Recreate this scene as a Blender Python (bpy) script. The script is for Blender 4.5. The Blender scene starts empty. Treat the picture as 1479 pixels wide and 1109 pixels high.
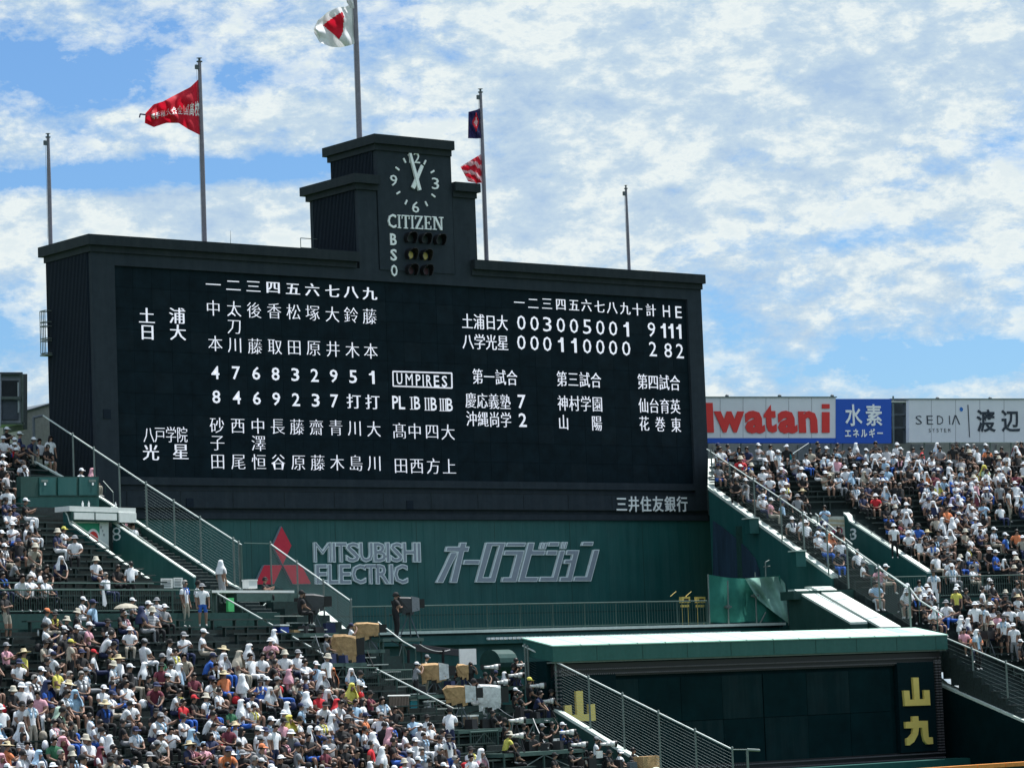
import bpy, math, random
import numpy as np
from mathutils import Vector
R = math.radians
random.seed(7)
rng = np.random.default_rng(7)
scn = bpy.context.scene
col = scn.collection

# ------------------------------------------------------------------ camera
CAM = np.array([-68.79, -117.45, 9.13])
FOC, YAW, PIT, ROL = 4503.28, 0.656764, 0.0970334, -0.0380595      # focal length in pixels of the 1479 px wide photograph
CC = np.array([739.5, 554.5])
FW = np.array([math.sin(YAW)*math.cos(PIT), math.cos(YAW)*math.cos(PIT), math.sin(PIT)])
_r0 = np.array([math.cos(YAW), -math.sin(YAW), 0.0]); _u0 = np.cross(_r0, FW)
RT = _r0*math.cos(ROL) + _u0*math.sin(ROL); UP = -_r0*math.sin(ROL) + _u0*math.cos(ROL)
cd = bpy.data.cameras.new('camera'); cam = bpy.data.objects.new('camera', cd); col.objects.link(cam)
cd.sensor_width = 36; cd.lens = FOC/1479*36; cd.clip_start = 1; cd.clip_end = 6000
from mathutils import Matrix
cam.matrix_world = Matrix(((RT[0], UP[0], -FW[0], CAM[0]), (RT[1], UP[1], -FW[1], CAM[1]), (RT[2], UP[2], -FW[2], CAM[2]), (0, 0, 0, 1)))
scn.camera = cam

# ------------------------------------------------------------------ light
EXPO = 0.40
SUN_EL, SUN_AZ = 66.0, 88.0        # degrees; azimuth clockwise from +Y: high, beyond the board and to its right
sd = bpy.data.lights.new('sun', 'SUN'); sun = bpy.data.objects.new('sun', sd); col.objects.link(sun)
sd.energy = 5.0; sd.angle = R(0.53); sd.color = (1.0, 0.985, 0.955)
_s = Vector((math.sin(R(SUN_AZ))*math.cos(R(SUN_EL)), math.cos(R(SUN_AZ))*math.cos(R(SUN_EL)), math.sin(R(SUN_EL))))
sun.rotation_euler = _s.to_track_quat('Z', 'Y').to_euler()
sun.location = (0, 0, 80)

world = bpy.data.worlds.new('World'); scn.world = world; world.use_nodes = True
nt = world.node_tree; nt.nodes.clear(); N = nt.nodes; L = nt.links
def wn(t, **k):
    n = N.new(t)
    for a, b in k.items(): setattr(n, a, b)
    return n
def wmath(op, a, b=None, c=None, clamp=False):
    n = wn('ShaderNodeMath', operation=op, use_clamp=clamp)
    for i, v in enumerate((a, b, c)):
        if v is None: continue
        if isinstance(v, (int, float)): n.inputs[i].default_value = v
        else: L.new(v, n.inputs[i])
    return n.outputs[0]
SKY_STR = 0.085
out = wn('ShaderNodeOutputWorld'); bg = wn('ShaderNodeBackground'); bg.inputs[1].default_value = SKY_STR
L.new(bg.outputs[0], out.inputs[0])
sky = wn('ShaderNodeTexSky', sky_type='NISHITA', sun_disc=False, sun_elevation=R(SUN_EL), sun_rotation=R(SUN_AZ))
sky.altitude = 10; sky.air_density = 1.0; sky.dust_density = 0.6; sky.ozone_density = 2.2
tc = wn('ShaderNodeTexCoord')
sep = wn('ShaderNodeSeparateXYZ'); L.new(tc.outputs['Generated'], sep.inputs[0])
AZ = wmath('ARCTAN2', sep.outputs[0], sep.outputs[1]); EL = wmath('ARCSINE', sep.outputs[2])
comb = wn('ShaderNodeCombineXYZ'); L.new(AZ, comb.inputs[0]); L.new(wmath('MULTIPLY', EL, 1.9), comb.inputs[1])
# noise is read on the sphere itself, flattened a little so that the banks lie level
mp = wn('ShaderNodeVectorMath', operation='MULTIPLY'); L.new(tc.outputs['Generated'], mp.inputs[0]); mp.inputs[1].default_value = (1, 1, 2.0)
def wnoise(scale, detail, rough, dist=0.0, off=(0, 0, 0)):
    ad = wn('ShaderNodeVectorMath', operation='ADD'); L.new(mp.outputs[0], ad.inputs[0]); ad.inputs[1].default_value = off
    n = wn('ShaderNodeTexNoise'); n.inputs['Scale'].default_value = scale; n.inputs['Detail'].default_value = detail
    n.inputs['Roughness'].default_value = rough; n.inputs['Distortion'].default_value = dist
    L.new(ad.outputs[0], n.inputs['Vector']); return n.outputs[0]
def direc(px, py):
    d = FW + RT*(px-CC[0])/FOC - UP*(py-CC[1])/FOC; return d/np.linalg.norm(d)
def gap(px, py, rx, ry, amt):
    """a soft patch of more (or less) cloud round one direction of the sky"""
    d = direc(px, py); az = math.atan2(d[0], d[1]); el = math.asin(d[2])
    a = wmath('DIVIDE', wmath('SUBTRACT', AZ, az), rx/FOC); e = wmath('DIVIDE', wmath('SUBTRACT', EL, el), ry/FOC)
    r2 = wmath('ADD', wmath('MULTIPLY', a, a), wmath('MULTIPLY', e, e))
    return wmath('MULTIPLY', wmath('POWER', 2.718, wmath('MULTIPLY', r2, -1.0)), amt)
n1 = wnoise(13, 12, .64, .20, (3.1, 1.7, .4)); n2 = wnoise(52, 10, .66, .12, (0, 5, 0)); n3 = wnoise(5.0, 4, .5, 0, (1.5, 0, 0))
dens = wmath('ADD', wmath('MULTIPLY', n1, .74), wmath('ADD', wmath('MULTIPLY', n2, .56), wmath('MULTIPLY', n3, .17)))
for g in [(300, 245, 260, 26, -.30), (90, 262, 150, 22, -.20), (385, 108, 90, 30, -.18), (40, 60, 120, 60, -.17), (170, 120, 160, 26, -.12), (1180, 345, 130, 28, -.13),
          (1330, 520, 260, 34, -.20), (640, 165, 70, 12, -.12), (460, 370, 60, 60, .0), (230, 340, 330, 62, .24), (900, 200, 300, 190, .11), (60, 480, 120, 60, .06), (1000, 60, 420, 60, .08), (200, 170, 200, 12, .1), (1420, 120, 200, 90, .12), (1400, 300, 160, 50, .08)]:
    if g[4]: dens = wmath('ADD', dens, gap(*g))
cov = wmath('MULTIPLY', wmath('SUBTRACT', dens, .600), 5.6, clamp=True)
cov = wmath('POWER', cov, .8)
thick = wmath('MULTIPLY', wmath('SUBTRACT', wmath('ADD', wmath('MULTIPLY', n2, .55), wmath('MULTIPLY', wnoise(32, 12, .68, .15, (7, 0, 0)), .70)), .465), 3.4, clamp=True)
cr = wn('ShaderNodeValToRGB'); L.new(thick, cr.inputs[0])
k = 1/SKY_STR/2**EXPO
cr.color_ramp.elements[0].color = (.42*k, .58*k, .78*k, 1); cr.color_ramp.elements[1].color = (.76*k, .85*k, .88*k, 1)
cr.color_ramp.elements.new(.45).color = (.56*k, .70*k, .82*k, 1)
cr.color_ramp.elements.new(.78).color = (.84*k, .91*k, .91*k, 1)
sat = wn('ShaderNodeMix', data_type='RGBA', blend_type='MULTIPLY'); sat.inputs[0].default_value = 1
L.new(sky.outputs[0], sat.inputs[6]); sat.inputs[7].default_value = (.66, .93, 1.20, 1)
mx = wn('ShaderNodeMix', data_type='RGBA'); L.new(cov, mx.inputs[0]); L.new(sat.outputs[2], mx.inputs[6]); L.new(cr.outputs[0], mx.inputs[7])
L.new(mx.outputs[2], bg.inputs[0])
vs = scn.view_settings; vs.view_transform = 'Standard'; vs.look = 'None'; vs.exposure = EXPO; vs.gamma = 1; vs.use_curve_mapping = False
scn.cycles.max_bounces = 5; scn.cycles.diffuse_bounces = 3

# ------------------------------------------------------------------ coordinates: a photograph direction met with a real plane
def ray(x, y): return FW + RT*(x-CC[0])/FOC - UP*(y-CC[1])/FOC
def meet(x, y, P, n):
    d = ray(x, y); n = np.array(n, float); return CAM + d*((np.array(P, float)-CAM) @ n/(d @ n))
def atY(x, y, Y): return meet(x, y, (0, Y, 0), (0, 1, 0))
def atX(x, y, X): return meet(x, y, (X, 0, 0), (1, 0, 0))
def atZ(x, y, Z): return meet(x, y, (0, 0, Z), (0, 0, 1))
def proj(P):
    d = np.array(P)-CAM; z = d @ FW; return CC[0]+FOC*(d @ RT)/z, CC[1]-FOC*(d @ UP)/z, FOC/z
s15, c15 = math.sin(R(15)), math.cos(R(15))
# frames of the two stands: u runs along the rows towards the centre, v up and back, z = z0 + .48 v
class Frame:
    def __init__(s, side):
        s.side = side; s.z0 = 18.17 if side == 'L' else 20.1
    def w(s, u, v, z):
        X = u*c15 - v*s15; Y = u*s15 + v*c15
        return np.array([X if s.side == 'L' else 33-X, Y, z])
    def uvz(s, P):
        X = P[0] if s.side == 'L' else 33-P[0]
        return np.array([X*c15+P[1]*s15, -X*s15+P[1]*c15, P[2]])
    def plane(s, x, y, h=0):
        n = (.48*s15, -.48*c15, 1) if s.side == 'L' else (-.48*s15, -.48*c15, 1)
        return meet(x, y, s.w(0, 0, s.z0+h), n)
    def atu(s, x, y, u):
        n = (c15, s15, 0) if s.side == 'L' else (-c15, s15, 0)
        return meet(x, y, s.w(u, 0, 0), n)
    def atv(s, x, y, v):
        n = (-s15, c15, 0) if s.side == 'L' else (s15, c15, 0)
        return meet(x, y, s.w(0, v, 0), n)
    def rz(s): return R(15) if s.side == 'L' else R(-15)
FL, FR = Frame('L'), Frame('R')

# ------------------------------------------------------------------ materials
MATS = {}
def mat(name, c, rough=.7, metal=0, var=.12, scale=6.0, emit=0, dirt=0.0, spec=.4, bump=0.0, stretch=(1, 1, 1), trans=0):
    if name in MATS: return MATS[name]
    m = bpy.data.materials.new(name); m.use_nodes = True; t = m.node_tree; b = t.nodes['Principled BSDF']
    b.inputs['Roughness'].default_value = rough; b.inputs['Metallic'].default_value = metal; b.inputs['Specular IOR Level'].default_value = spec
    tcn = t.nodes.new('ShaderNodeTexCoord'); mpn = t.nodes.new('ShaderNodeMapping'); mpn.inputs['Scale'].default_value = stretch
    t.links.new(tcn.outputs['Object'], mpn.inputs[0])
    nz = t.nodes.new('ShaderNodeTexNoise'); nz.inputs['Scale'].default_value = scale; nz.inputs['Detail'].default_value = 5; nz.inputs['Roughness'].default_value = .65
    t.links.new(mpn.outputs[0], nz.inputs['Vector'])
    rp = t.nodes.new('ShaderNodeValToRGB')
    lo = tuple(max(0, x*(1-var*1.6)) for x in c[:3]); hi = tuple(min(1, x*(1+var)) for x in c[:3])
    rp.color_ramp.elements[0].position = .3; rp.color_ramp.elements[1].position = .7
    rp.color_ramp.elements[0].color = (*lo, 1); rp.color_ramp.elements[1].color = (*hi, 1)
    t.links.new(nz.outputs[0], rp.inputs[0]); last = rp.outputs[0]
    if dirt:
        n2_ = t.nodes.new('ShaderNodeTexNoise'); n2_.inputs['Scale'].default_value = 1.1; n2_.inputs['Detail'].default_value = 8; n2_.inputs['Roughness'].default_value = .7
        m2 = t.nodes.new('ShaderNodeMapping'); m2.inputs['Scale'].default_value = (2.2, 2.2, .18); t.links.new(tcn.outputs['Object'], m2.inputs[0]); t.links.new(m2.outputs[0], n2_.inputs['Vector'])
        r2_ = t.nodes.new('ShaderNodeValToRGB'); r2_.color_ramp.elements[0].position = .42; r2_.color_ramp.elements[1].position = .72
        t.links.new(n2_.outputs[0], r2_.inputs[0])
        mxx = t.nodes.new('ShaderNodeMix'); mxx.data_type = 'RGBA'; mxx.inputs[7].default_value = (*[min(1, x*1.15+.035) for x in c[:3]], 1)
        mm = t.nodes.new('ShaderNodeMath'); mm.operation = 'MULTIPLY'; mm.inputs[1].default_value = dirt; t.links.new(r2_.outputs[0], mm.inputs[0])
        t.links.new(mm.outputs[0], mxx.inputs[0]); t.links.new(last, mxx.inputs[6]); last = mxx.outputs[2]
    t.links.new(last, b.inputs['Base Color'])
    if bump:
        bn = t.nodes.new('ShaderNodeBump'); bn.inputs['Strength'].default_value = bump; bn.inputs['Distance'].default_value = .03
        t.links.new(nz.outputs[0], bn.inputs['Height']); t.links.new(bn.outputs[0], b.inputs['Normal'])
    if emit:
        t.links.new(last, b.inputs['Emission Color']); b.inputs['Emission Strength'].default_value = emit
    if trans:
        b.inputs['Transmission Weight'].default_value = 0
        tl = t.nodes.new('ShaderNodeBsdfTranslucent'); t.links.new(last, tl.inputs[0]); ms = t.nodes.new('ShaderNodeMixShader'); ms.inputs[0].default_value = trans
        o = t.nodes['Material Output']; t.links.new(b.outputs[0], ms.inputs[1]); t.links.new(tl.outputs[0], ms.inputs[2]); t.links.new(ms.outputs[0], o.inputs[0])
    MATS[name] = m; return m
BODY = mat('board_paint', (.026, .036, .047), .8, dirt=.22, var=.10, scale=3, spec=.15)
SIDE = mat('board_louvre', (.010, .018, .030), .7, spec=.15)
CORN = mat('board_cornice', (.022, .030, .036), .75, dirt=.3, spec=.15)
PANEL = mat('led_screen', (.0065, .0155, .0225), .7, var=.25, scale=1.5, spec=.08)
PANEL2 = mat('led_screen_paler', (.0073, .0168, .0242), .68, var=.25, scale=1.5, spec=.10)
LED = mat('led_light', (.74, .74, .82), .5, emit=.50, var=.03)
WHITE = mat('white_paint', (.78, .80, .78), .5, var=.05, dirt=.0)
CHALK = mat('chalk_white_letter', (.94, .95, .96), .4, var=.02)
GREEN = mat('stadium_green', (.009, .086, .083), .55, dirt=.5, scale=.8, var=.10)
DKGREEN = mat('deep_green', (.010, .055, .048), .6, dirt=.3, var=.15)
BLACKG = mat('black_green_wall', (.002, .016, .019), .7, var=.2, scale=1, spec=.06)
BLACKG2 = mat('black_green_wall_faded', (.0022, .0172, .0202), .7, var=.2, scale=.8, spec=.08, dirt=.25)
TEAL = mat('teal_fascia', (.014, .100, .088), .5, var=.10, dirt=.35)
MINT = mat('mint_roof', (.47, .74, .62), .45, var=.05, scale=3)
CONC = mat('stand_concrete', (.022, .036, .036), .85, var=.3, scale=9)
BENCH = mat('bench_green', (.012, .030, .027), .42, var=.2, spec=.6)
NOSE = mat('step_nosing', (.45, .50, .47), .7)
COPE = mat('coping', (.66, .74, .68), .55, var=.08)
STEEL = mat('galvanised_steel', (.17, .21, .20), .5, metal=.3)
RAILG = mat('green_steel', (.055, .105, .092), .45)
WIRE = mat('fence_wire', (.075, .12, .12), .5, metal=.2)
POLE = mat('pole_metal', (.20, .185, .22), .45, metal=.3)
LETG = mat('letter_grey', (.27, .31, .37), .5, var=.05)
LETW = mat('letter_edge', (.80, .88, .90), .4, var=.03)
RED = mat('logo_red', (.62, .018, .05), .45, var=.05)
YEL = mat('letter_yellow', (.80, .60, .16), .45, var=.04)
BLACK = mat('black_plastic', (.012, .012, .014), .45)
TAN = mat('tan_cover', (.44, .28, .135), .8, var=.25, scale=5, bump=1.0)
PLAST = mat('clear_plastic_cover', (.76, .79, .80), .25, trans=.25, bump=1.0, scale=5, var=.2)
GREYB = mat('grey_wall', (.33, .34, .34), .8, dirt=.3)
DGREY = mat('dark_grey_steel', (.09, .11, .13), .6)
NET = mat('green_net', (.038, .19, .15), 1.0, trans=0, var=.08, scale=3, bump=.6, spec=.05)
BANW = mat('banner_white', (.74, .75, .80), .6, var=.03, scale=1)
BANB = mat('banner_blue', (.014, .095, .52), .6, var=.03)
BANR = mat('banner_red', (.74, .04, .035), .6, var=.03)
INK = mat('banner_ink', (.025, .035, .055), .6)
ORANGE = mat('orange_padding', (.75, .28, .06), .6)
BLUEP = mat('blue_plastic', (.02, .06, .35), .4)
CYANP = mat('cyan_plastic', (.02, .35, .42), .4)
GRASS = mat('grass', (.05, .11, .025), .9, scale=3)

# ------------------------------------------------------------------ mesh helpers
class MB:
    def __init__(s): s.v = []; s.f = []; s.m = []; s.mats = []
    def mi(s, m):
        if m is None: return 0
        if m not in s.mats: s.mats.append(m)
        return s.mats.index(m)
    def add(s, vs_, fs_, m=None):
        o = len(s.v); s.v += [tuple(map(float, p)) for p in vs_]; i = s.mi(m)
        for f in fs_: s.f.append(tuple(o+k_ for k_ in f)); s.m.append(i)
    def prism(s, bottom, top, m=None):
        n = len(bottom); vs_ = list(bottom)+list(top)
        fs_ = [tuple(range(n))[::-1], tuple(range(n, 2*n))]+[(i, (i+1) % n, n+(i+1) % n, n+i) for i in range(n)]
        s.add(vs_, fs_, m)
    def box(s, a, b, m=None):
        (x0, y0, z0), (x1, y1, z1) = a, b
        s.prism([(x0, y0, z0), (x1, y0, z0), (x1, y1, z0), (x0, y1, z0)], [(x0, y0, z1), (x1, y0, z1), (x1, y1, z1), (x0, y1, z1)], m)
    def fbox(s, F, u0, u1, v0, v1, z0, z1, m=None):
        q = [(u0, v0), (u1, v0), (u1, v1), (u0, v1)]
        if F.side == 'R': q = q[::-1]
        s.prism([F.w(u, v, z0) for u, v in q], [F.w(u, v, z1) for u, v in q], m)
    def extrude(s, pts, d, m=None):
        """closed polygon of 3-D points pushed along d"""
        d = np.array(d, float); s.prism([np.array(p, float) for p in pts], [np.array(p, float)+d for p in pts], m)
    def tube(s, a, b, r, m=None, n=6, r2=None):
        a = np.array(a, float); b = np.array(b, float); d = b-a; d = d/max(1e-9, np.linalg.norm(d))
        k_ = np.array([0, 0, 1.]) if abs(d[2]) < .9 else np.array([1., 0, 0]); e1 = np.cross(d, k_); e1 /= np.linalg.norm(e1); e2 = np.cross(d, e1)
        r2 = r if r2 is None else r2
        ring = lambda c, rr: [c+rr*(e1*math.cos(2*math.pi*i/n+.4)+e2*math.sin(2*math.pi*i/n+.4)) for i in range(n)]
        s.prism(ring(a, r), ring(b, r2), m)
    def lathe(s, prof, c=(0, 0, 0), n=12, m=None, a0=0, a1=2*math.pi, sx=1, sy=1):
        full = abs(a1-a0-2*math.pi) < 1e-6; k_ = n if full else n+1; o = len(s.v); i_ = s.mi(m)
        for r_, z in prof:
            for i in range(k_):
                a = a0+(a1-a0)*i/n; s.v.append((c[0]+sx*r_*math.cos(a), c[1]+sy*r_*math.sin(a), c[2]+z))
        for j in range(len(prof)-1):
            for i in range(n):
                p, q = i, (i+1) % k_
                s.f.append((o+j*k_+p, o+j*k_+q, o+(j+1)*k_+q, o+(j+1)*k_+p)); s.m.append(i_)
    def mesh(s, name, origin=(0, 0, 0), smooth=False):
        me = bpy.data.meshes.new(name); o = np.array(origin, float)
        me.from_pydata([tuple(np.array(p)-o) for p in s.v], [], s.f)
        for m in s.mats: me.materials.append(m)
        if len(s.mats) > 1: me.polygons.foreach_set('material_index', s.m)
        if smooth: me.polygons.foreach_set('use_smooth', [True]*len(me.polygons))
        me.update(); return me
def fixn(me):
    import bmesh
    b = bmesh.new(); b.from_mesh(me); bmesh.ops.recalc_face_normals(b, faces=b.faces); b.to_mesh(me); b.free()
def tag(o, label=None, cat=None, group=None, kind=None):
    if label: o['label'] = label
    if cat: o['category'] = cat
    if group: o['group'] = group
    if kind: o['kind'] = kind
    return o
def thing(name, label, cat, loc=(0, 0, 0), rz=0, group=None):
    o = bpy.data.objects.new(name, None); col.objects.link(o); o.location = tuple(map(float, loc)); o.rotation_euler = (0, 0, rz); o.empty_display_size = .2
    return tag(o, label, cat, group)
def part(name, mb, m=None, parent=None, smooth=False, kind=None, label=None, world=True, loc=None):
    """mesh object; world=True means its vertices are world coordinates and the parent is unrotated"""
    org = (0, 0, 0)
    root = parent
    while root is not None and world:
        org = np.array(org)+np.array(root.location); root = root.parent
    if m is not None and not mb.mats: mb.mats = [m]
    me = mb.mesh(name, org if parent is not None else (0, 0, 0), smooth)
    fixn(me)
    o = bpy.data.objects.new(name, me); col.objects.link(o)
    if parent is not None: o.parent = parent
    if loc is not None: o.location = tuple(map(float, loc))
    if kind: o['kind'] = kind
    if label: o['label'] = label
    return o
def inst(name, me, parent=None, loc=(0, 0, 0), rot=(0, 0, 0), scale=(1, 1, 1)):
    o = bpy.data.objects.new(name, me); col.objects.link(o); o.parent = parent; o.location = tuple(map(float, loc)); o.rotation_euler = rot; o.scale = scale
    return o
def struct(name, mb, m=None):
    o = part(name, mb, m); o['kind'] = 'structure'; return o

# ------------------------------------------------------------------ glyphs
GC = {}
def glyph(ch, off=0.0):
    if ch == 'M': off = min(off, 0.0)
    if (ch, off) in GC: return GC[(ch, off)]
    c = bpy.data.curves.new('g', 'FONT'); c.body = ch; c.size = 1; c.offset = off; c.resolution_u = 2
    o = bpy.data.objects.new('g', c); col.objects.link(o)
    m = bpy.data.meshes.new_from_object(o.evaluated_get(bpy.context.evaluated_depsgraph_get()))
    v = np.array([(p.co.x, p.co.y) for p in m.vertices]); f = [tuple(p.vertices) for p in m.polygons]
    bpy.data.objects.remove(o); bpy.data.curves.remove(c); bpy.data.meshes.remove(m)
    GC[(ch, off)] = (v, f); return GC[(ch, off)]
def put(mb, ch, P, ex, ez, w, h, m=None, off=0.0, depth=0.0, fit=False, smear=0.0, n=None, skew=0.0):
    """glyph centred on P in the plane ex, ez; w, h = the em's (or, with fit, the ink's) size in metres"""
    v, f = glyph(ch, off); v = v.copy()
    if ch == '1' and fit: v = np.array([(-.5, .16), (-.5, .27), (-.12, .34), (.0, .5), (.42, .5), (.42, -.5), (.0, -.5), (.0, .16)]); f = [(0, 1, 2, 3, 7), (3, 4, 5, 6, 7)]; f = [q[::-1] for q in f]
    if fit:
        lo, hi = v.min(0), v.max(0); v = (v-(lo+hi)/2)/np.maximum(hi-lo, 1e-6)
    else: v = v-np.array([.5, .38])
    ex = np.array(ex, float); ez = np.array(ez, float); n = np.cross(ex, ez) if n is None else np.array(n, float)
    offs = [0] if not smear else [-smear, 0, smear]
    for k_, sh in enumerate(offs):
        base = np.array(P)+n*(.0015*k_)
        pts = [base+ex*((p[0]+sh)*w+skew*p[1]*h)+ez*(p[1]*h) for p in v]
        if depth:
            cnt = {}
            for q in f:
                for i in range(len(q)):
                    e = (q[i], q[(i+1) % len(q)]); cnt[tuple(sorted(e))] = cnt.get(tuple(sorted(e)), 0)+1
            N_ = len(pts); fr = [p+n*depth for p in pts]
            fs_ = [tuple(N_+i for i in q) for q in f]
            for q in f:
                for i in range(len(q)):
                    a, b = q[i], q[(i+1) % len(q)]
                    if cnt[tuple(sorted((a, b)))] == 1: fs_.append((a, b, N_+b, N_+a))
            mb.add(pts+fr, fs_, m)
        else: mb.add(pts, f, m)
EX, EZ = np.array([1., 0, 0]), np.array([0, 0, 1.])    # on the board's front, whose normal is -Y

# ------------------------------------------------------------------ ground and field
g = MB(); g.box((-900, -900, -.4), (1100, 1500, 0)); struct('ground', g, GRASS)

# ------------------------------------------------------------------ scoreboard
Z0, ZT = 18.88, 28.12
XL, XR_ = -1.16, 33.85
sb = thing('scoreboard', 'huge black stepped scoreboard with lit white lettering and a clock tower', 'scoreboard', (16.4, 2, 17))
m = MB()
m.box((XL, .3, 17.06), (XR_, 3.8, 28.66))
m.box((XL, -.15, 17.55), (0, .3, 28.66)); m.box((32.92, -.15, 17.55), (XR_, .3, 28.66))
m.box((0, -.15, ZT), (32.92, .3, 28.66)); m.box((0, -.15, 18.54), (32.92, .3, Z0))
m.box((0, -.15, 17.55), (32.92, .3, 18.32)); m.box((0, -.02, 18.32), (32.92, .3, 18.54))
m.box((XL+.05, .02, 17.32), (XR_-.05, .3, 17.55)); m.box((XL+.12, -.10, 17.06), (XR_-.12, .3, 17.32))
part('body', m, BODY, sb)
m = MB()
x = 0.3
while x < 32.9:
    m.box((x, -.165, 17.60), (x+.03, -.15, 18.30)); x += 2.72
m.box((0, -.17, 18.30), (32.92, -.15, 18.34)); m.box((0, -.17, 17.53), (32.92, -.15, 17.57))
part('panel_seam', m, CORN, sb)
for px, py in [(154.5, 598), (274, 726), (592, 729)]:
    m = MB(); P = atY(px, py, -.16); m.box((P[0]-.18, -.19, P[2]-.2), (P[0]+.18, -.152, P[2]+.2)); part('vent', m, SIDE, sb)
# LED screen: a grid of modules, each a shallow tile
m = MB()
nx, nz = 34, 10
for i in range(nx):
    for j in range(nz):
        a, b = 32.92*i/nx, 32.92*(i+1)/nx; c_, d_ = Z0+(ZT-Z0)*j/nz, Z0+(ZT-Z0)*(j+1)/nz
        dy = .0025*((i*7+j*3) % 3); m.box((a+.005, .0+dy, c_+.005), (b-.005, .12, d_-.005), [PANEL, PANEL, PANEL2, PANEL][(i*5+j*3+i*j) % 4])
m.box((0, .13, Z0), (32.92, .29, ZT), PANEL)
part('led_module', m, PANEL, sb, kind='stuff')
# cornices
def cornice(x0, x1, z, y1=4.02, ends=(True, True), o=.34):
    c_ = MB(); a = x0-(.30 if ends[0] else 0); b = x1+(.05 if ends[1] else 0)
    c_.box((a, -.15-o, z-.45), (b, y1, z)); c_.box((x0-(.12 if ends[0] else 0), -.27, z-.72), (x1+(.02 if ends[1] else 0), y1-.18, z-.45))
    return part('cornice', c_, CORN, sb)
cornice(XL, 12.80, 29.38, ends=(True, False)); cornice(19.42, XR_, 29.38, ends=(False, True))
m = MB()
m.box((13.02, -.15, 28.66), (14.10, 3.8, 32.35)); m.box((18.50, -.15, 28.66), (19.85, 3.8, 32.35))
m.box((14.14, -.20, 28.66), (18.45, 3.6, 34.27)); m.box((14.05, 0.1, 28.66), (18.52, 3.7, 32.3))
part('clock_tower', m, BODY, sb)
c_ = MB(); c_.box((12.66, -.49, 32.62), (14.13, 4.1, 33.04)); c_.box((12.88, -.27, 32.35), (14.13, 3.95, 32.62)); part('cornice', c_, CORN, sb)
c_ = MB(); c_.box((18.46, -.49, 32.62), (19.95, 4.1, 33.04)); c_.box((18.46, -.27, 32.35), (19.87, 3.95, 32.62)); part('cornice', c_, CORN, sb)
c_ = MB(); c_.box((13.85, -.5, 34.55), (18.48, 3.85, 34.98)); c_.box((14.02, -.30, 34.27), (18.44, 3.7, 34.55)); part('cornice', c_, CORN, sb)
# louvred sides
m = MB(); 
for i in range(30):
    y = .15+i*.122; m.box((XL-.07, y, 17.4), (XL, y+.06, 28.66))
for i in range(30):
    y = .10+i*.115; m.box((12.96, y, 29.4), (13.02, y+.055, 32.35)); m.box((14.08, y, 33.05), (14.14, y+.055, 34.27))
part('louvre', m, SIDE, sb, kind='stuff')
m = MB(); m.box((XL-.035, 0.1, 17.3), (XL-.001, 3.78, 28.66)); part('side_cladding', m, SIDE, sb)
# cage with ladder on the far left edge, roof rail and hoops
m = MB()
def cage(y0, y1, x0, z0, z1):
    for z in (z0, z0+.55, z1):
        m.tube((x0, y0, z), (x0, y1, z), .022); m.tube((x0, y1, z), (XL, y1, z), .022); m.tube((x0, y0, z), (XL, y0, z), .022)
    for y in np.linspace(y0, y1, 4): m.tube((x0, y, z0), (x0, y, z1), .02)
Q = atX(57.5, 450, -1.55); Q2 = atX(57.5, 513, -1.55); Q[1] -= .45
cage(Q[1], Q[1]+.45, -1.55, Q2[2]+.05, Q[2]); cage(Q[1], Q[1]+.45, -1.55, Q2[2]+.7, Q[2]-.5)
m.box((-1.58, Q[1]-.03, Q2[2]-.06), (XL, Q[1]+.48, Q2[2]))
part('ladder_cage', m, STEEL, sb)
m = MB()
P = atY(434, 344, 3.2); P2 = atY(434, 360, 3.2)
m.tube((P[0], 3.2, P2[2]), (P[0], 3.2, P[2]), .02); m.tube((P[0], 3.2, P[2]), (13.1, 3.2, P[2]), .02); m.tube((P[0], 3.2, P[2]-.45), (13.1, 3.2, P[2]-.45), .02)
part('roof_rail', m, STEEL, sb)
m = MB(); P = atY(333, 352, 2.5); P2 = atY(333, 333, 2.5); m.tube(P, P2, .015, r2=.006); part('lightning_rod', m, STEEL, sb)
for px in (556, 567):
    m = MB(); P = atY(px, 197, 2.0); pr = None
    for i in range(9):
        a = math.pi*i/8; q = (P[0]-.12*math.cos(a), 2.0, 34.98+.16*math.sin(a)+.18)
        if pr is not None: m.tube(pr, q, .018)
        pr = q
    m.tube((P[0]-.12, 2, 34.98), (P[0]-.12, 2, 35.16), .018); m.tube((P[0]+.12, 2, 34.98), (P[0]+.12, 2, 35.16), .018)
    part('lifting_hoop', m, DGREY, sb)
# lettering of the screen
def wd(px, py, n_px): return n_px*np.linalg.norm(atY(px+1, py, 0)-atY(px, py, 0))
def letters(name, items, w=22, h=22, off=-.017, smear=.016, y=-.004, fit=False):
    for it in items:
        mb_ = MB(); ch, px, py = it[:3]; w_, h_ = (it[3], it[4]) if len(it) > 4 else (w, h)
        w_ = w_*.72 if (ch == '1' and w_ > 9) else w_; P = atY(px, py, y); W_ = w_/25.9*(proj((16, 0, 23))[2]/proj(P)[2])*1.0; H_ = h_/proj(P)[2]
        put(mb_, ch, P, EX, EZ, W_, H_, None, off, 0, fit, smear); mb_.mats = [LED]
        me_ = mb_.mesh(name, P); o_ = bpy.data.objects.new(name, me_); col.objects.link(o_); o_.parent = sb; o_.location = tuple(P-np.array(sb.location))
hx = [308, 337, 366, 394.5, 423, 451, 480, 507, 534]; hy = [411, 412, 413.5, 415, 417, 418.5, 420.5, 421.5, 424]
letters('batting_order_lettering', [(c, a, b) for c, a, b in zip('一二三四五六七八九', hx, hy)], 22, 20, -.004, .028)
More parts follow.
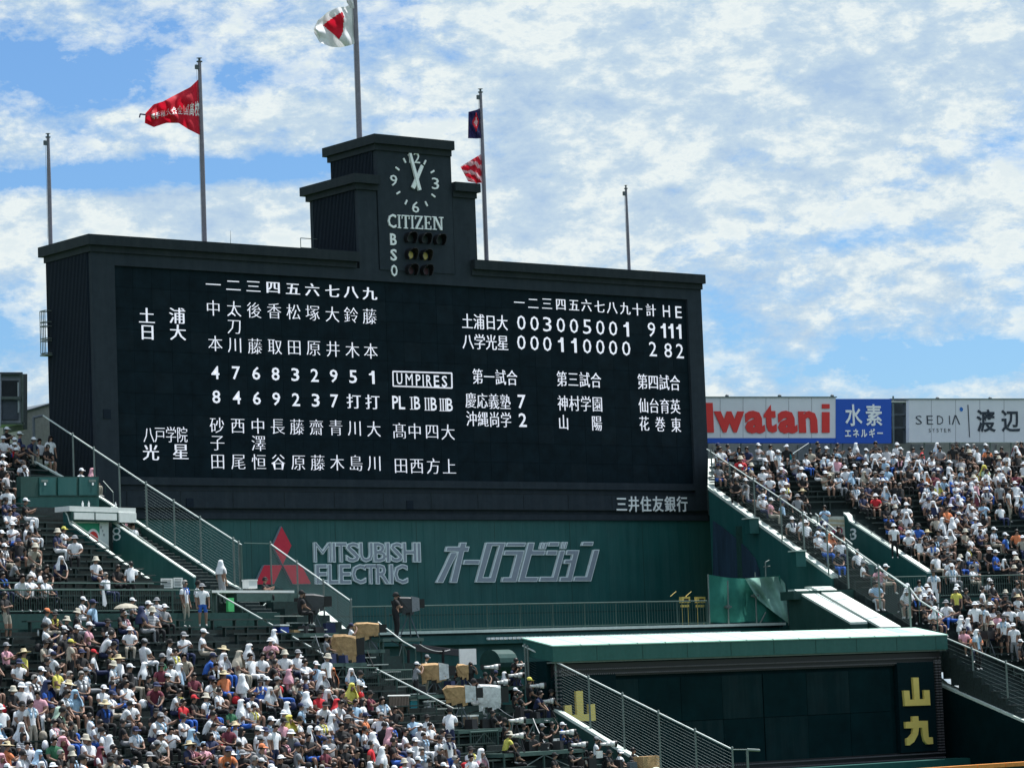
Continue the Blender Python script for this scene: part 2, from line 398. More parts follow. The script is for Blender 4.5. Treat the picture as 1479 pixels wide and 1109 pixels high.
letters('upper_name_lettering', [(c, a, b) for c, a, b in zip('中太後香松塚大鈴藤', [308, 338, 367, 396, 424, 451.5, 480, 507, 534], [445, 446, 448, 449, 450.5, 452, 454, 455, 457])]
        + [('刀', 338.5, 471), ('川', 339.5, 498)] + [(c, a, b) for c, a, b in zip('本藤取田原井木本', [311, 368.5, 397, 425, 453, 481, 509, 535.5], [496, 500, 500.5, 501.5, 502.5, 504, 505.5, 507])], 22, 25)
letters('position_digit', [(c, a, b) for c, a, b in zip('476832951', [311, 341, 370, 398, 426.5, 454.5, 482, 510, 537], [538, 538.5, 539, 540, 541, 542, 543, 544, 545])]
        + [(c, a, b) for c, a, b in zip('8469237', [312.5, 342, 371, 399, 427.5, 456, 483], [573, 574, 575, 576, 577, 578, 579])], 11.5, 19, .012, 0, fit=True)
letters('pinch_hitter_lettering', [('打', 511, 579.5), ('打', 538, 580.5)], 22, 23, -.006, .02)
letters('lower_name_lettering', [(c, a, b) for c, a, b in zip('砂西中長藤齋青川大', [313.5, 343.5, 372.5, 401, 429, 457, 485, 512.5, 540], [614, 614.5, 615, 615.5, 616.5, 617, 617.5, 618, 619.5])]
        + [('子', 314, 639), ('澤', 373.5, 640)] + [(c, a, b) for c, a, b in zip('田尾恒谷原藤木島川', [314.5, 344.5, 374, 402, 431, 459, 487, 514, 541], [666, 666.5, 667, 667, 667.5, 668, 668, 668.5, 668.5])], 22, 25)
letters('team_name_lettering', [('土', 212, 456), ('浦', 256, 456), ('日', 213, 479.5), ('大', 257, 480), ('光', 218, 653), ('星', 261, 652)], 24, 25, -.006, .022)
letters('team_name_lettering', [(c, a, 627.5) for c, a in zip('八戸学院', [215, 231, 247, 263])], 16, 25, -.014, .015)
letters('umpire_lettering', [('P', 571, 581), ('L', 580.5, 581.5), ('B', 602.5, 582), ('B', 626.5, 583.5), ('B', 649.5, 584.5)], 9, 19, .012, 0, fit=True)
m = MB()
for px in (594.5, 614.5, 619, 636.2, 640, 643.8):
    P = atY(px, 582+(px-594)*.05, -.004); m.box((P[0]-.028, -.012, P[2]-.29), (P[0]+.028, -.004, P[2]+.29))
for a, b, py in ((591, 598, 582), (612, 622, 583.3), (633.5, 646.5, 584.3)):
    P, Q = atY(a, py, 0), atY(b, py, 0)
    for dz in (-.29, .27): m.box((P[0]+.03, -.0125, P[2]+dz-.01), (Q[0]-.03, -.0045, P[2]+dz+.015))
part('umpire_numeral', m, LED, sb)
letters('umpire_name_lettering', [(c, a, b) for c, a, b in zip('髙中四大田西方上', [577, 599, 624, 647, 579, 602, 626, 649], [622, 622.5, 623, 624, 672, 672.5, 673, 673.5])], 22, 25)
letters('umpires_heading', [('U', 577, 547, 8.5, 16.5), ('M', 591, 548, 10.5, 16.5), ('P', 604, 548.8, 7, 16.5), ('I', 611.2, 549.3, 1.6, 17)] + [(c, a, b) for c, a, b in zip('RES', [619.5, 630.5, 642], [549.7, 550.3, 550.8])], 8, 16.5, .01, 0, fit=True)
m = MB()
a, b, c2, d2 = atY(567, 536.5, 0), atY(652, 539, 0), atY(652.5, 560.5, 0), atY(567.5, 557.5, 0)
for p_, q_ in ((a, b), (b, c2), (c2, d2), (d2, a)): m.tube(p_+np.array([0, -.02, 0]), q_+np.array([0, -.02, 0]), .035, n=4)
part('umpires_frame', m, LED, sb)
sx = [750, 770, 790, 810, 829, 847, 866, 884, 903, 920.5, 940]; sy = [437, 438, 438.5, 439.5, 440.5, 441, 443, 444, 445.5, 447, 448]
letters('inning_heading', [(c, a, b) for c, a, b in zip('一二三四五六七八九十計', sx, sy)], 17, 19.5, -.006, .02)
letters('inning_heading', [('H', 962.5, 449.5, 11, 17), ('E', 980, 451, 10, 17)], fit=True, off=.0, smear=0)
dx = [753, 772, 790.5, 810, 829, 848, 867, 885.5, 904.5]
letters('score_digit', [(c, a, 466+i*1.2, 13 if c != '1' else 8.5, 21) for i, (c, a) in enumerate(zip('003005001', dx))] + [('9', 941, 476, 12, 21), ('1', 958, 477.5, 8, 21), ('1', 969, 478, 8, 21), ('1', 980.5, 478.8, 8, 21)]
        + [(c, a, 494.5+i*1.1, 13 if c != '1' else 8.5, 21) for i, (c, a) in enumerate(zip('000110000', dx))] + [('2', 943, 504, 12, 21), ('8', 965, 506, 12, 21), ('2', 982, 507, 12, 21)], fit=True, off=.0, smear=0)
letters('line_score_team_lettering', [(c, 675+i*16.8, 464+i*.7) for i, c in enumerate('土浦日大')] + [(c, 676+i*16.8, 493+i*.7) for i, c in enumerate('八学光星')], 17.5, 24, -.006, .02)
for t_, px, py, st in [('第一試合', 690, 543.5, 16.5), ('第三試合', 811.5, 547, 16.4), ('第四試合', 928, 551, 15.6)]:
    letters('game_heading', [(c, px+i*st, py+i*.7) for i, c in enumerate(t_)], 17, 24, -.008, .02)
letters('fixture_lettering', [(c, 680+i*16.6, 578+i*.8) for i, c in enumerate('慶応義塾')] + [(c, 681+i*16.6, 604.5+i*.6) for i, c in enumerate('沖縄尚学')], 17, 24, -.010, .02)
letters('fixture_digit', [('7', 753.5, 580), ('2', 755, 606.5)], 12, 20, .012, 0, fit=True)
letters('fixture_lettering', [(c, 813+i*16.6, 582+i*.5) for i, c in enumerate('神村学園')] + [('山', 814, 609.5), ('陽', 862, 611)], 17, 24, -.010, .02)
letters('fixture_lettering', [(c, 929.5+i*15.3, 585.5+i*.5) for i, c in enumerate('仙台育英')] + [('花', 930.5, 611.5), ('巻', 953.5, 612.5), ('東', 976.5, 613.5)], 16.5, 23, -.010, .02)
# bank sign below the screen, raised white letters
m = MB()
for i, c in enumerate('三井住友銀行'):
    P = atY(897.5+i*17.5, 727.7, -.19); put(m, c, P, EX, EZ, 18.6/25.0*.97, 23.5/proj(P)[2], None, .014, .03)
part('bank_name_lettering', m, CHALK, sb)
# clock and count lamps on the tower
TY = -.20
ck = thing('clock', None, None, (16.45, TY, 32.9)); del_keys = [k_ for k_ in ('label', 'category') if k_ in ck]
ck.parent = sb; ck.location = tuple(np.array((16.45, TY, 32.9))-np.array(sb.location))
def tpart(name, m_, mt, **k_):
    o = part(name, m_, mt, None); o.parent = ck
    for v in o.data.vertices: v.co = v.co-Vector((16.45, TY, 32.9))
    return o
for ch, px, py, w_, h_ in [('1', 590.5, 227.8, .13, .5), ('2', 601.5, 228.5, .34, .5), ('3', 628.3, 265.5, .40, .55), ('6', 599.6, 299.5, .40, .52), ('9', 568, 261, .40, .52)]:
    m = MB(); P = atY(px, py, TY); put(m, ch, P, EX, EZ, w_, h_, None, .0, .05, True); tpart('numeral', m, CHALK)
CP = atY(599.5, 263.5, TY)
for hh in (1, 2, 4, 5, 7, 8, 10, 11):
    a = math.radians(hh*30); m = MB(); d = np.array([math.sin(a), 0, math.cos(a)]); e = np.array([math.cos(a), 0, -math.sin(a)])
    p0 = np.array([CP[0], TY, CP[2]])+d*1.02*np.array([1.03, 1, 1]); p1 = p0+d*.24
    m.extrude([p0-e*.04, p0+e*.04, p1+e*.04, p1-e*.04], (0, -.05, 0)); tpart('hour_mark', m, CHALK)
for a_, b_, w_, dd in (((604.8, 275.2), (590.8, 222.2), .085, .12), ((595.5, 272), (609.1, 239.5), .105, .07)):
    P, Q = atY(*a_, TY-.05), atY(*b_, TY-.05); d = (Q-P)/np.linalg.norm(Q-P); e = np.array([d[2], 0, -d[0]]); m = MB()
    m.extrude([P-e*w_, P+e*w_, Q+e*w_*.75, Q-e*w_*.75], (0, -dd, 0)); tpart('hand', m, CHALK)
def serif(mb_, ch, x0, z0, w, h, dep):
    P = lambda x, z: np.array([x0+x*w, TY, z0+z*h])
    def rc(a, b, c_, d_): mb_.extrude([P(a, c_), P(b, c_), P(b, d_), P(a, d_)], (0, -dep-.0007*len(mb_.v) % .004, 0))
    if ch == 'I': rc(.33, .67, .07, .93); rc(.05, .95, 0, .07); rc(.05, .95, .93, 1)
    if ch == 'T': rc(.40, .60, .07, .92); rc(.25, .75, 0, .07); rc(0, 1, .92, 1); rc(0, .07, .72, .92); rc(.93, 1, .72, .92)
    if ch == 'Z': rc(.03, 1, .92, 1); rc(0, 1, 0, .08); mb_.extrude([P(.02, .08), P(.27, .08), P(.98, .92), P(.73, .92)], (0, -dep, 0)); rc(.04, .11, .72, .92); rc(.93, 1, .08, .3)
    if ch == 'E': rc(.14, .36, .07, .93); rc(.02, 1, .93, 1); rc(.02, 1, 0, .07); rc(.36, .75, .47, .53); rc(.93, 1, .74, .93); rc(.93, 1, .07, .28); rc(.70, .76, .38, .62)
    if ch == 'N': rc(.14, .22, .07, .93); rc(.02, .36, 0, .07); rc(.02, .24, .93, 1); rc(.78, .86, 0, .93); rc(.64, 1, .93, 1); mb_.extrude([P(.12, 1), P(.34, 1), P(.86, 0), P(.72, 0)], (0, -dep-.003, 0))
cx = [(559.8, 571.5), (573.5, 578.5), (580, 591), (592.5, 597.5), (599, 610), (612, 622), (624, 640)]
for ch, (a, b) in zip('CITIZEN', cx):
    m = MB(); P = atY(a, 331+(a-600)*.045, TY); Q = atY(b, 331+(a-600)*.045, TY); h = .63
    if ch == 'C': put(m, 'C', (P+Q)/2+np.array([0, 0, h/2]), EX, EZ, Q[0]-P[0], h*1.04, None, .01, .07, True, 0)
    else: serif(m, ch, P[0], P[2], Q[0]-P[0], h, .07)
    part('maker_name_letter', m, CHALK, sb)
for ch, px, py in (('B', 567.6, 346), ('S', 568, 368.5), ('O', 568.8, 391)):
    m = MB(); put(m, ch, atY(px, py, TY), EX, EZ, .36, .55, None, .02, .05, True); part('count_letter', m, CHALK, sb)
GLS = {'B': mat('lamp_glass_green', (.006, .016, .016), .5), 'S': mat('lamp_glass_yellow', (.55, .42, .12), .25), 'O': mat('lamp_glass_red', (.05, .01, .02), .5)}
for key, pts in (('B', [(590.5, 345), (611.7, 346.5), (632.5, 348)]), ('S', [(591.8, 368.5), (612.8, 370)]), ('O', [(592.2, 391), (613.8, 392)])):
    for px, py in pts:
        P = atY(px, py, TY); m = MB()
        for i in range(12):          # open-bottomed hood round the lens
            a0, a1 = math.pi*(-.25+1.5*i/12), math.pi*(-.25+1.5*(i+1)/12)
            q = lambda a, r_, y: (P[0]+r_*math.cos(a), y, P[2]+r_*math.sin(a))
            ln = .50*(.55+.45*max(0, math.sin((a0+a1)/2)))
            m.prism([q(a0, .30, TY), q(a1, .30, TY), q(a1, .27, TY), q(a0, .27, TY)], [q(a0, .30, TY-ln), q(a1, .30, TY-ln), q(a1, .27, TY-ln), q(a0, .27, TY-ln)])
        lamp = part('count_lamp', m, BLACK, sb)
        m = MB(); m.lathe([(0, 0), (.10, -.0), (.16, .0), (.19, .05)], n=14)
        m.v = [(P[0]+v[0], TY-.06+v[2], P[2]+v[1]) for v in m.v]; part('lens', m, GLS[key], lamp)

# ------------------------------------------------------------------ flagpoles and flags
PY = 3.3
def pole(px0, py0, px1, py1, r, label, zbase):
    P = atY(px0, py0, PY); Q = atY(px1, py1, PY); X = (P[0]+Q[0])/2
    t = thing('flagpole', label, 'flagpole', (X, PY, zbase), 0, 'flagpoles on the scoreboard roof')
    top = P[2]; r = r*.86; m = MB(); m.lathe([(r, 0), (r, (top-zbase)*.5), (r*.72, top-zbase)], n=10); part('pole', m, POLE, t, True, world=False)
    m = MB(); m.lathe([(0.0, -.02), (r*1.25, 0), (r*1.25, .04), (r*.5, .06), (r*.5, .16), (r*1.3, .18), (0, .20)], (0, 0, top-zbase), 10); part('finial', m, DGREY, t, True, world=False)
    m = MB(); m.tube((-r-.04, 0, .3), (-r-.05, 0, top-zbase-.1), .008, n=4); m.box((-r-.12, -.05, top-zbase-.35), (-r*.5, .05, top-zbase-.15)); part('halyard', m, DGREY, t, world=False)
    return X, top
pole(69.5, 199, 73, 358, .11, 'bare flagpole at the left end of the scoreboard roof', 29.38)
X2, T2 = pole(289.5, 90, 294, 350, .13, 'flagpole flying the red flag, second from the left', 29.38)
X3, T3 = pole(511, -60, 519, 200, .15, 'tallest flagpole, standing on the clock tower with the white flag', 34.98)
X4, T4 = pole(694, 134, 703, 378, .12, 'flagpole right of the clock tower flying two small flags', 29.38)
pole(904, 273, 909, 391, .09, 'bare thin flagpole near the right end of the scoreboard roof', 29.38)
def flag(name, label, top, bot, colf, mt, waves=3, amp=.18, nu=34, nv=16, group=None, trans=None):
    """top / bot: matching outlines in the photograph from hoist to fly; cloth billows out of the plane of its pole"""
    def il(pl, t):
        t *= len(pl)-1; i = min(int(t), len(pl)-2); f = t-i
        return np.array(pl[i])*(1-f)+np.array(pl[i+1])*f
    def surf(s, t, lift=0):
        q = il(top, s)*(1-t)+il(bot, s)*t
        y = PY+amp*min(1, s*3)*math.sin(s*waves*math.pi*2+t*2.6)+(.05+amp*.25)*math.sin(t*11+s*7)*min(1, s*4)+.04*math.sin(s*31+t*5)*min(1, s*4)
        return atY(q[0], q[1], y)+np.array([0, -lift, 0])
    m_ = MB(); o = []
    for j in range(nv+1):
        for i in range(nu+1): o.append(surf(i/nu, j/nv))
    fs_ = [(j*(nu+1)+i, j*(nu+1)+i+1, (j+1)*(nu+1)+i+1, (j+1)*(nu+1)+i) for j in range(nv) for i in range(nu)]
    if callable(colf):
        m_.add(o, [], None); mats_ = []
        for n_, f in enumerate(fs_):
            mm_ = colf((n_ % nu+.5)/nu, (n_//nu+.5)/nv); m_.f.append(f); m_.m.append(m_.mi(mm_))
    else: m_.add(o, fs_, mt)
    ob = part(name, m_, mt, None, True); P = o[0]
    for v in ob.data.vertices: v.co = v.co-Vector(P)
    ob.location = tuple(P)
    tag(ob, label, 'flag', group)
    return ob, surf
FR_ = mat('flag_red', (.62, .012, .035), .7, trans=.35, var=.15, scale=2); FW_ = mat('flag_white', (.76, .75, .78), .7, trans=.25, var=.08, scale=2)
FD_ = mat('flag_indigo', (.025, .018, .10), .7, trans=.2); FP_ = mat('flag_pink', (.80, .45, .50), .7, trans=.3)
fo, sf = flag('tournament_flag', 'red flag with white characters streaming left from its pole', [(288.5, 113), (275, 126), (252, 138), (235, 147), (222, 151), (210, 164)], [(290, 196), (272, 187), (258, 178), (240, 178), (222, 184), (209, 178)], None, FR_, 3.2, .26, 44, 18)
m = MB()
for i, ch in enumerate('校高国全会大権手選'):         # the flag's back faces us: its line of characters reads mirrored
    s0, s1 = .02+i*.095, .02+i*.095+.088
    v, f = glyph(ch, .012); v = v.copy(); v[:, 0] = 1-v[:, 0]
    pts = [sf(min(.99, s0+(s1-s0)*p[0]), .66-.30*(p[1]+.05), .02) for p in v]
    m.add(pts, f)
part('character', m, CHALK, None); ch_o = col.objects[-1] if False else bpy.data.objects['character']
for v in ch_o.data.vertices: v.co = v.co-Vector(fo.location)
ch_o.parent = fo
m = MB(); q0 = atY(210, 166, PY); q1 = atY(202.5, 165, PY); q2 = atY(201.5, 170, PY); m.tube(q0, q1, .035); m.tube(q1, q2, .035)
o_ = part('fly_cord', m, FD_, None)
for v in o_.data.vertices: v.co = v.co-Vector(fo.location)
o_.parent = fo
def disc(s, t):
    # red disc folded by the wind into a shield shape
    q = np.array([(s)*1.0, t]); pts = [(.30, .12), (.72, .30), (.60, .55), (.42, .80), (.32, .62), (.27, .25)]
    inside = False; j = len(pts)-1
    for i in range(len(pts)):
        xi, yi = pts[i]; xj, yj = pts[j]
        if (yi > t) != (yj > t) and s < (xj-xi)*(t-yi)/(yj-yi)+xi: inside = not inside
        j = i
    return FR_ if inside else FW_
flag('national_flag', 'white flag with a folded red disc high on the tallest pole', [(512, 3), (500, 10), (488, 11), (473, 18), (459, 30), (453, 42)], [(514, 63), (505, 66), (492, 69), (478, 68), (462, 62), (454, 48)], disc, FW_, 1.9, .30, 60, 40)
m = MB(); A, B_, C_ = atY(497, -2, PY), atY(513, -2, PY), atY(513, 12, PY)
flag('furled_white_flag', 'strip of white cloth wrapped round the tallest pole at the picture top', [(513, -30), (504, -28), (496, -20)], [(514, 13), (506, 12), (501, 4)], None, FW_, 1, .1, 12, 10)
def stripes(s, t):
    a = math.sin(t*15+s*9)+.4*math.sin(s*21)
    return FP_ if a > .25 else FR_
def indig(s, t):
    return FP_ if abs(s-.5)+abs(t-.42)*.9 < .16 else (FR_ if abs(s-.5)+abs(t-.42)*.8 < .27 else FD_)
flag('indigo_flag', 'small indigo flag with a pink emblem, upper of the two on its pole', [(694.5, 156), (688, 159), (676.5, 162)], [(697.5, 200), (688, 200.5), (676, 200)], indig, FD_, 1, .08, 20, 20, 'small flags on the right-hand flagpole')
flag('red_white_flag', 'small red and white patterned flag, lower of the two on its pole', [(694.5, 223), (686, 228), (665, 241)], [(698.5, 264), (688, 265), (676, 262)], stripes, FR_, 1.2, .12, 22, 20, 'small flags on the right-hand flagpole')

# ------------------------------------------------------------------ green wall with the maker's sign
gw = thing('backscreen_wall', 'tall dark green wall under the scoreboard with raised company lettering', 'wall', (16.4, .5, 12))
WY = .05
m = MB(); m.box((-1.1, WY, 0), (33.93, 3.7, 17.05)); part('wall_face', m, GREEN, gw)
m = MB(); m.box((33.94, .4, 0), (42, 1.0, 18.4)); part('recess_dark_fill', m, BLACKG, gw)  # added box filling the recess, its darkness put into the black colour
m = MB()
for x in np.arange(2.2, 33.8, 4.55): m.box((x, WY-.006, 9.2), (x+.03, WY+.01, 17.0))
m.box((2, WY-.008, 12.62), (33.9, WY+.01, 12.67))
part('panel_joint', m, DKGREEN, gw)
m = MB()
for x in np.arange(2.6, 33.8, .65): m.box((x, WY-.006, 12.7), (x+.022, WY+.01, 17.03)); m.box((x, WY-.006, 9.2), (x+.022, WY+.01, 12.6))
part('sheet_rib', m, GREEN, gw, kind='stuff')
lg = 1.0
c0 = atY(405.5, 815.8, WY); cX, cZ = c0[0], c0[2]
for name_, pts in (('top', [(0, 0), (.5, .866), (0, 1.732), (-.5, .866)]), ('l', [(0, 0), (-1, 0), (-1.5, -.866), (-.5, -.866)]), ('r', [(0, 0), (1, 0), (1.5, -.866), (.5, -.866)])):
    m = MB(); m.extrude([(cX+a*lg, WY, cZ+b*lg) for a, b in pts], (0, -.16, 0)); e_ = part('logo_diamond', m, LETG, gw)
    g_ = np.mean(np.array(pts), 0); m = MB(); m.extrude([(cX+(g_[0]+(a-g_[0])*.975)*lg, WY-.158, cZ+(g_[1]+(b-g_[1])*.975)*lg) for a, b in pts], (0, -.02, 0)); part('red_face', m, RED, e_)
def outlined(ch, px0, px1, py, hpx, nm):
    of_ = .034 if ch != 'M' else 0.0
    P, Q = atY(px0, py, WY), atY(px1, py, WY); w = Q[0]-P[0]; h = hpx/proj(P)[2]; c_ = (P+Q)/2
    m1 = MB(); put(m1, ch, c_+np.array([0, 0, 0]), EX, EZ, w*1.0, h, None, of_, .13, True); o1 = part(nm, m1, LETW, gw)
    v, f = glyph(ch, of_); v2, f2 = glyph(ch, .004 if ch != 'M' else -.022); m2 = MB()
    lo, hi = v.min(0), v.max(0); vv = (v2-(lo+hi)/2)/np.maximum(hi-lo, 1e-6)
    base = c_+np.array([0, -.135, 0]); m2.add([base+EX*(p[0]*w)+EZ*(p[1]*h) for p in vv], f2); part('letter_face', m2, LETG, o1)
for ch, a, b in zip('MITSUBISHI', [451.5, 477.5, 482.5, 497.5, 517, 537, 555, 561.5, 579.5, 600], [476.5, 482.5, 499, 517.5, 536.5, 556, 561, 580, 599.5, 605.5]):
    outlined(ch, a, b, 797.5, 29, 'company_letter')
for ch, a, b in zip('ELECTRIC', [453.5, 471.5, 487.5, 505.5, 525.5, 541, 560.5, 566.5], [471, 487, 505, 526.5, 542, 560.5, 566, 587]):
    outlined(ch, a, b, 829, 29, 'company_letter')
# slanted katakana built stroke by stroke (coordinates in the 1479-px-wide zoom of 610..880, 760..860)
KZ = lambda x, y: atY(610+x/5.478, 760+y/5.478, WY)
kat = [[(288, 128), (338, 128), (330, 160), (360, 160), (350, 200), (318, 200), (262, 446), (208, 446), (268, 205), (240, 200), (170, 200), (180, 160), (280, 160)],
       [(212, 205), (268, 205), (205, 330), (152, 446), (97, 446), (160, 320)],
       [(320, 265), (442, 265), (435, 302), (310, 302)],
       ('ring', [(492, 128), (645, 128), (562, 443), (410, 443)], [(540, 155), (594, 155), (525, 402), (468, 402)]),
       [(658, 128), (806, 128), (798, 160), (648, 160)],
       [(640, 190), (795, 190), (730, 440), (614, 440), (624, 402), (686, 402), (730, 228), (630, 228)],
       [(825, 128), (875, 128), (862, 190), (962, 190), (950, 228), (850, 228), (804, 400), (905, 400), (893, 438), (745, 438)],
       [(928, 128), (948, 128), (934, 180), (914, 180)], [(954, 128), (978, 128), (964, 180), (940, 180)],
       [(992, 124), (1072, 124), (1064, 158), (982, 158)],
       [(975, 190), (1056, 190), (1048, 228), (966, 228)],
       [(1075, 190), (1116, 190), (1052, 436), (910, 436), (920, 398), (1020, 398)],
       [(1092, 124), (1110, 124), (1098, 178), (1080, 178)], [(1118, 124), (1138, 124), (1124, 178), (1104, 178)],
       [(1130, 188), (1230, 188), (1168, 436), (1070, 436), (1080, 398), (1134, 398), (1156, 296), (1106, 296), (1114, 262), (1166, 262), (1174, 226), (1122, 226)],
       [(1258, 122), (1342, 122), (1334, 154), (1246, 154)],
       [(1342, 184), (1388, 184), (1322, 434), (1180, 434), (1192, 396), (1286, 396)]]
def inset(pts, d):
    P = np.array(pts, float); n_ = len(P); A_ = sum(P[i][0]*P[(i+1) % n_][1]-P[(i+1) % n_][0]*P[i][1] for i in range(n_)); sg = 1 if A_ > 0 else -1; o = []
    for i in range(n_):
        a, b, c_ = P[i-1], P[i], P[(i+1) % n_]; d1 = (b-a)/np.linalg.norm(b-a); d2_ = (c_-b)/np.linalg.norm(c_-b)
        n1_ = np.array([-d1[1], d1[0]])*sg; n2__ = np.array([-d2_[1], d2_[0]])*sg; bis = n1_+n2__; bis /= max(.3, np.linalg.norm(bis)); o.append(tuple(b+bis*d/max(.5, bis @ n1_)))
    return o
for st in kat:
    m1 = MB(); m2 = MB()
    if st[0] == 'ring':
        A_, B2 = st[1], st[2]
        for i in range(4):
            j = (i+1) % 4; m1.extrude([KZ(*A_[i]), KZ(*A_[j]), KZ(*B2[j]), KZ(*B2[i])], (0, -.14, 0))
        A3, B3 = inset(A_, 6), inset(B2, -6)
        for i in range(4):
            j = (i+1) % 4; m2.extrude([KZ(*q)+np.array([0, -.142, 0]) for q in (A3[i], A3[j], B3[j], B3[i])], (0, -.012, 0))
    else:
        m1.extrude([KZ(*q) for q in st], (0, -.14, 0)); m2.extrude([KZ(*q)+np.array([0, -.142, 0]) for q in inset(st, 6)], (0, -.012, 0))
    o1 = part('katakana_stroke', m1, LETW, gw); part('letter_face', m2, LETG, o1)

# ------------------------------------------------------------------ ledge, railing and low walls in front of the green wall
LZ = atY(740, 908, -9.8)[2]
m = MB(); m.box((3.0, -9.74, LZ-.2), (29.6, WY, LZ-.04)); struct('platform', m, CONC)
m = MB(); m.box((3.0, -9.95, LZ-.12), (29.6, -9.6, LZ)); struct('ledge', m, COPE)
m = MB(); m.box((3.0, -9.74, 0), (29.4, -9.3, LZ-.21)); m.box((3.0, -10.2, LZ-.62), (29.4, -9.75, LZ-.42)); struct('ledge_wall', m, GREEN)
ll = thing('light_strip', 'broken white line of small fittings along the edge of the ledge', 'light strip', (12, -10.2, LZ-.5))
fm = MB(); fm.box((0, -.06, -.05), (.12, .06, .05)); fme = fm.mesh('fitting'); fme.materials.append(CHALK)
for i in range(62): inst('fitting', fme, ll, (i*.235, -.05, .1))
def railing(name, label, pts, zt, zb, bar=.12, post=1.9, mt=RAILG, group=None, r=.028, mid=True):
    """vertical-bar railing along a polyline of (x, y); heights may be lists"""
    t = thing(name, label, 'railing', (pts[0][0], pts[0][1], zb if not isinstance(zb, (list, tuple)) else zb[0]), 0, group)
    zt_ = zt if isinstance(zt, (list, tuple)) else [zt]*len(pts); zb_ = zb if isinstance(zb, (list, tuple)) else [zb]*len(pts)
    a = MB(); b = MB(); nb = 0
    for i in range(len(pts)-1):
        p0 = np.array([*pts[i], zt_[i]]); p1 = np.array([*pts[i+1], zt_[i+1]]); q0 = np.array([*pts[i], zb_[i]]); q1 = np.array([*pts[i+1], zb_[i+1]])
        a.tube(p0, p1, r); a.tube(q0+[0, 0, .08], q1+[0, 0, .08], r*.8)
        ln = np.linalg.norm(p1-p0); n_ = max(1, int(ln/post))
        for k_ in range(n_+1): pm = MB(); pm.tube(q0+(q1-q0)*k_/n_, p0+(p1-p0)*k_/n_, r*1.1); part('post', pm, mt, t)
        n_ = max(1, int(ln/bar))
        for k_ in range(n_): f = (k_+.5)/n_; b.tube(q0+(q1-q0)*f+[0, 0, .08], p0+(p1-p0)*f, r*.42, n=4); nb += 1
    part('rail', a, mt, t); part('bar', b, mt, t, kind='stuff')
    return t
railing('ledge_railing', 'green bar railing along the ledge below the company sign', [(atY(505, 875, -9.7)[0], -9.7), (atY(1021, 868, -9.7)[0], -9.7)], atY(800, 871.2, -9.7)[2], LZ, .16, 1.75)
# yellow machines, net on scaffold tubes
for i, px in enumerate((989, 1011)):
    YY = -8.6; P = atY(px, 867, YY); t = thing('yellow_stand', ['yellow metal stand with a black window, farther from the green net', 'yellow metal stand with a black window, right beside the green net'][i], 'stand', (P[0], YY, LZ))
    m = MB(); m.box((P[0]-.25, YY-.1, P[2]-.10), (P[0]+.25, YY+.1, P[2]+.17)); m.box((P[0]-.22, YY-.06, P[2]-.30), (P[0]+.2, YY+.06, P[2]-.2)); part('head', m, YEL, t)
    m = MB(); m.box((P[0]-.13, YY-.13, P[2]-.02), (P[0]+.13, YY-.101, P[2]+.08)); part('window', m, BLACK, t)
    for dx_ in (-.18, .18): m = MB(); m.tube((P[0]+dx_, YY, LZ-.04), (P[0]+dx_, YY, P[2]-.1), .012); part('leg', m, YEL, t)
    m = MB(); m.tube((P[0]-.5, YY, P[2]+.42), (P[0]-.85, YY, P[2]+.2), .015); part('bar', m, YEL, t)
sc = thing('scaffold_net', 'green safety net hung on scaffold tubes at the foot of the scoreboard', 'net', (26, -9.5, 11.6))
def cloth(pl, nu, nv, f, mt_, name, parent):
    m_ = MB(); pts = []
    for j in range(nv+1):
        for i in range(nu+1):
            s, t = i/nu, j/nv; a = np.array(pl[0])*(1-s)+np.array(pl[1])*s; b = np.array(pl[3])*(1-s)+np.array(pl[2])*s; q = a*(1-t)+b*t
            pts.append(atY(q[0], q[1]+f(s, t)[1], f(s, t)[0]))
    m_.add(pts, [(j*(nu+1)+i, j*(nu+1)+i+1, (j+1)*(nu+1)+i+1, (j+1)*(nu+1)+i) for j in range(nv) for i in range(nu)])
    return part(name, m_, mt_, parent, True)
cloth([(1022, 829), (1076, 835), (1079, 897), (1025, 898)], 20, 14, lambda s, t: (-9.5+.07*math.sin(s*14)+.05*math.sin(t*7+s*3), 1.5*math.sin(s*3.1)), NET, 'net', sc)
cloth([(1076, 835), (1127, 831), (1130, 898), (1079, 897)], 14, 10, lambda s, t: (-9.45+.05*math.sin(s*9), 0), NET, 'net', sc)
NETL = mat('pale_net', (.26, .46, .39), 1.0, trans=0, var=.10, scale=3, bump=.6, spec=.05)
m = MB(); pl_t = [(1076, 835), (1095, 833.5), (1125, 831.5), (1134, 842), (1138, 854)]; pts = []
nu, nv = 24, 16
for j in range(nv+1):
    for i in range(nu+1):
        s, t = i/nu, j/nv; top = np.array((1076+58*s, 835-3.5*s+11*max(0, s-.85)/.15)); bot = np.array((1092+47*s, 862+38*s**.9)); q = top*(1-t)+bot*t
        pts.append(atY(q[0], q[1], -9.7-.22*math.sin(s*5+t*4)-.10*math.sin(s*13-t*6)-.15*t))
m.add(pts, [(j*(nu+1)+i, j*(nu+1)+i+1, (j+1)*(nu+1)+i+1, (j+1)*(nu+1)+i) for j in range(nv) for i in range(nu)])
part('loose_net', m, NETL, sc, True)
for a, b in (((1051, 838), (1052.5, 903)), ((1090.5, 826), (1093, 903)), ((1022.5, 829), (1025, 900)), ((1106, 884), (1096, 903)), ((1138, 850), (1139.5, 903)), ((1105.5, 811), (1106, 833))):
    m = MB(); m.tube(atY(*a, -9.6), atY(*b, -9.6), .035); part('tube', m, STEEL, sc)
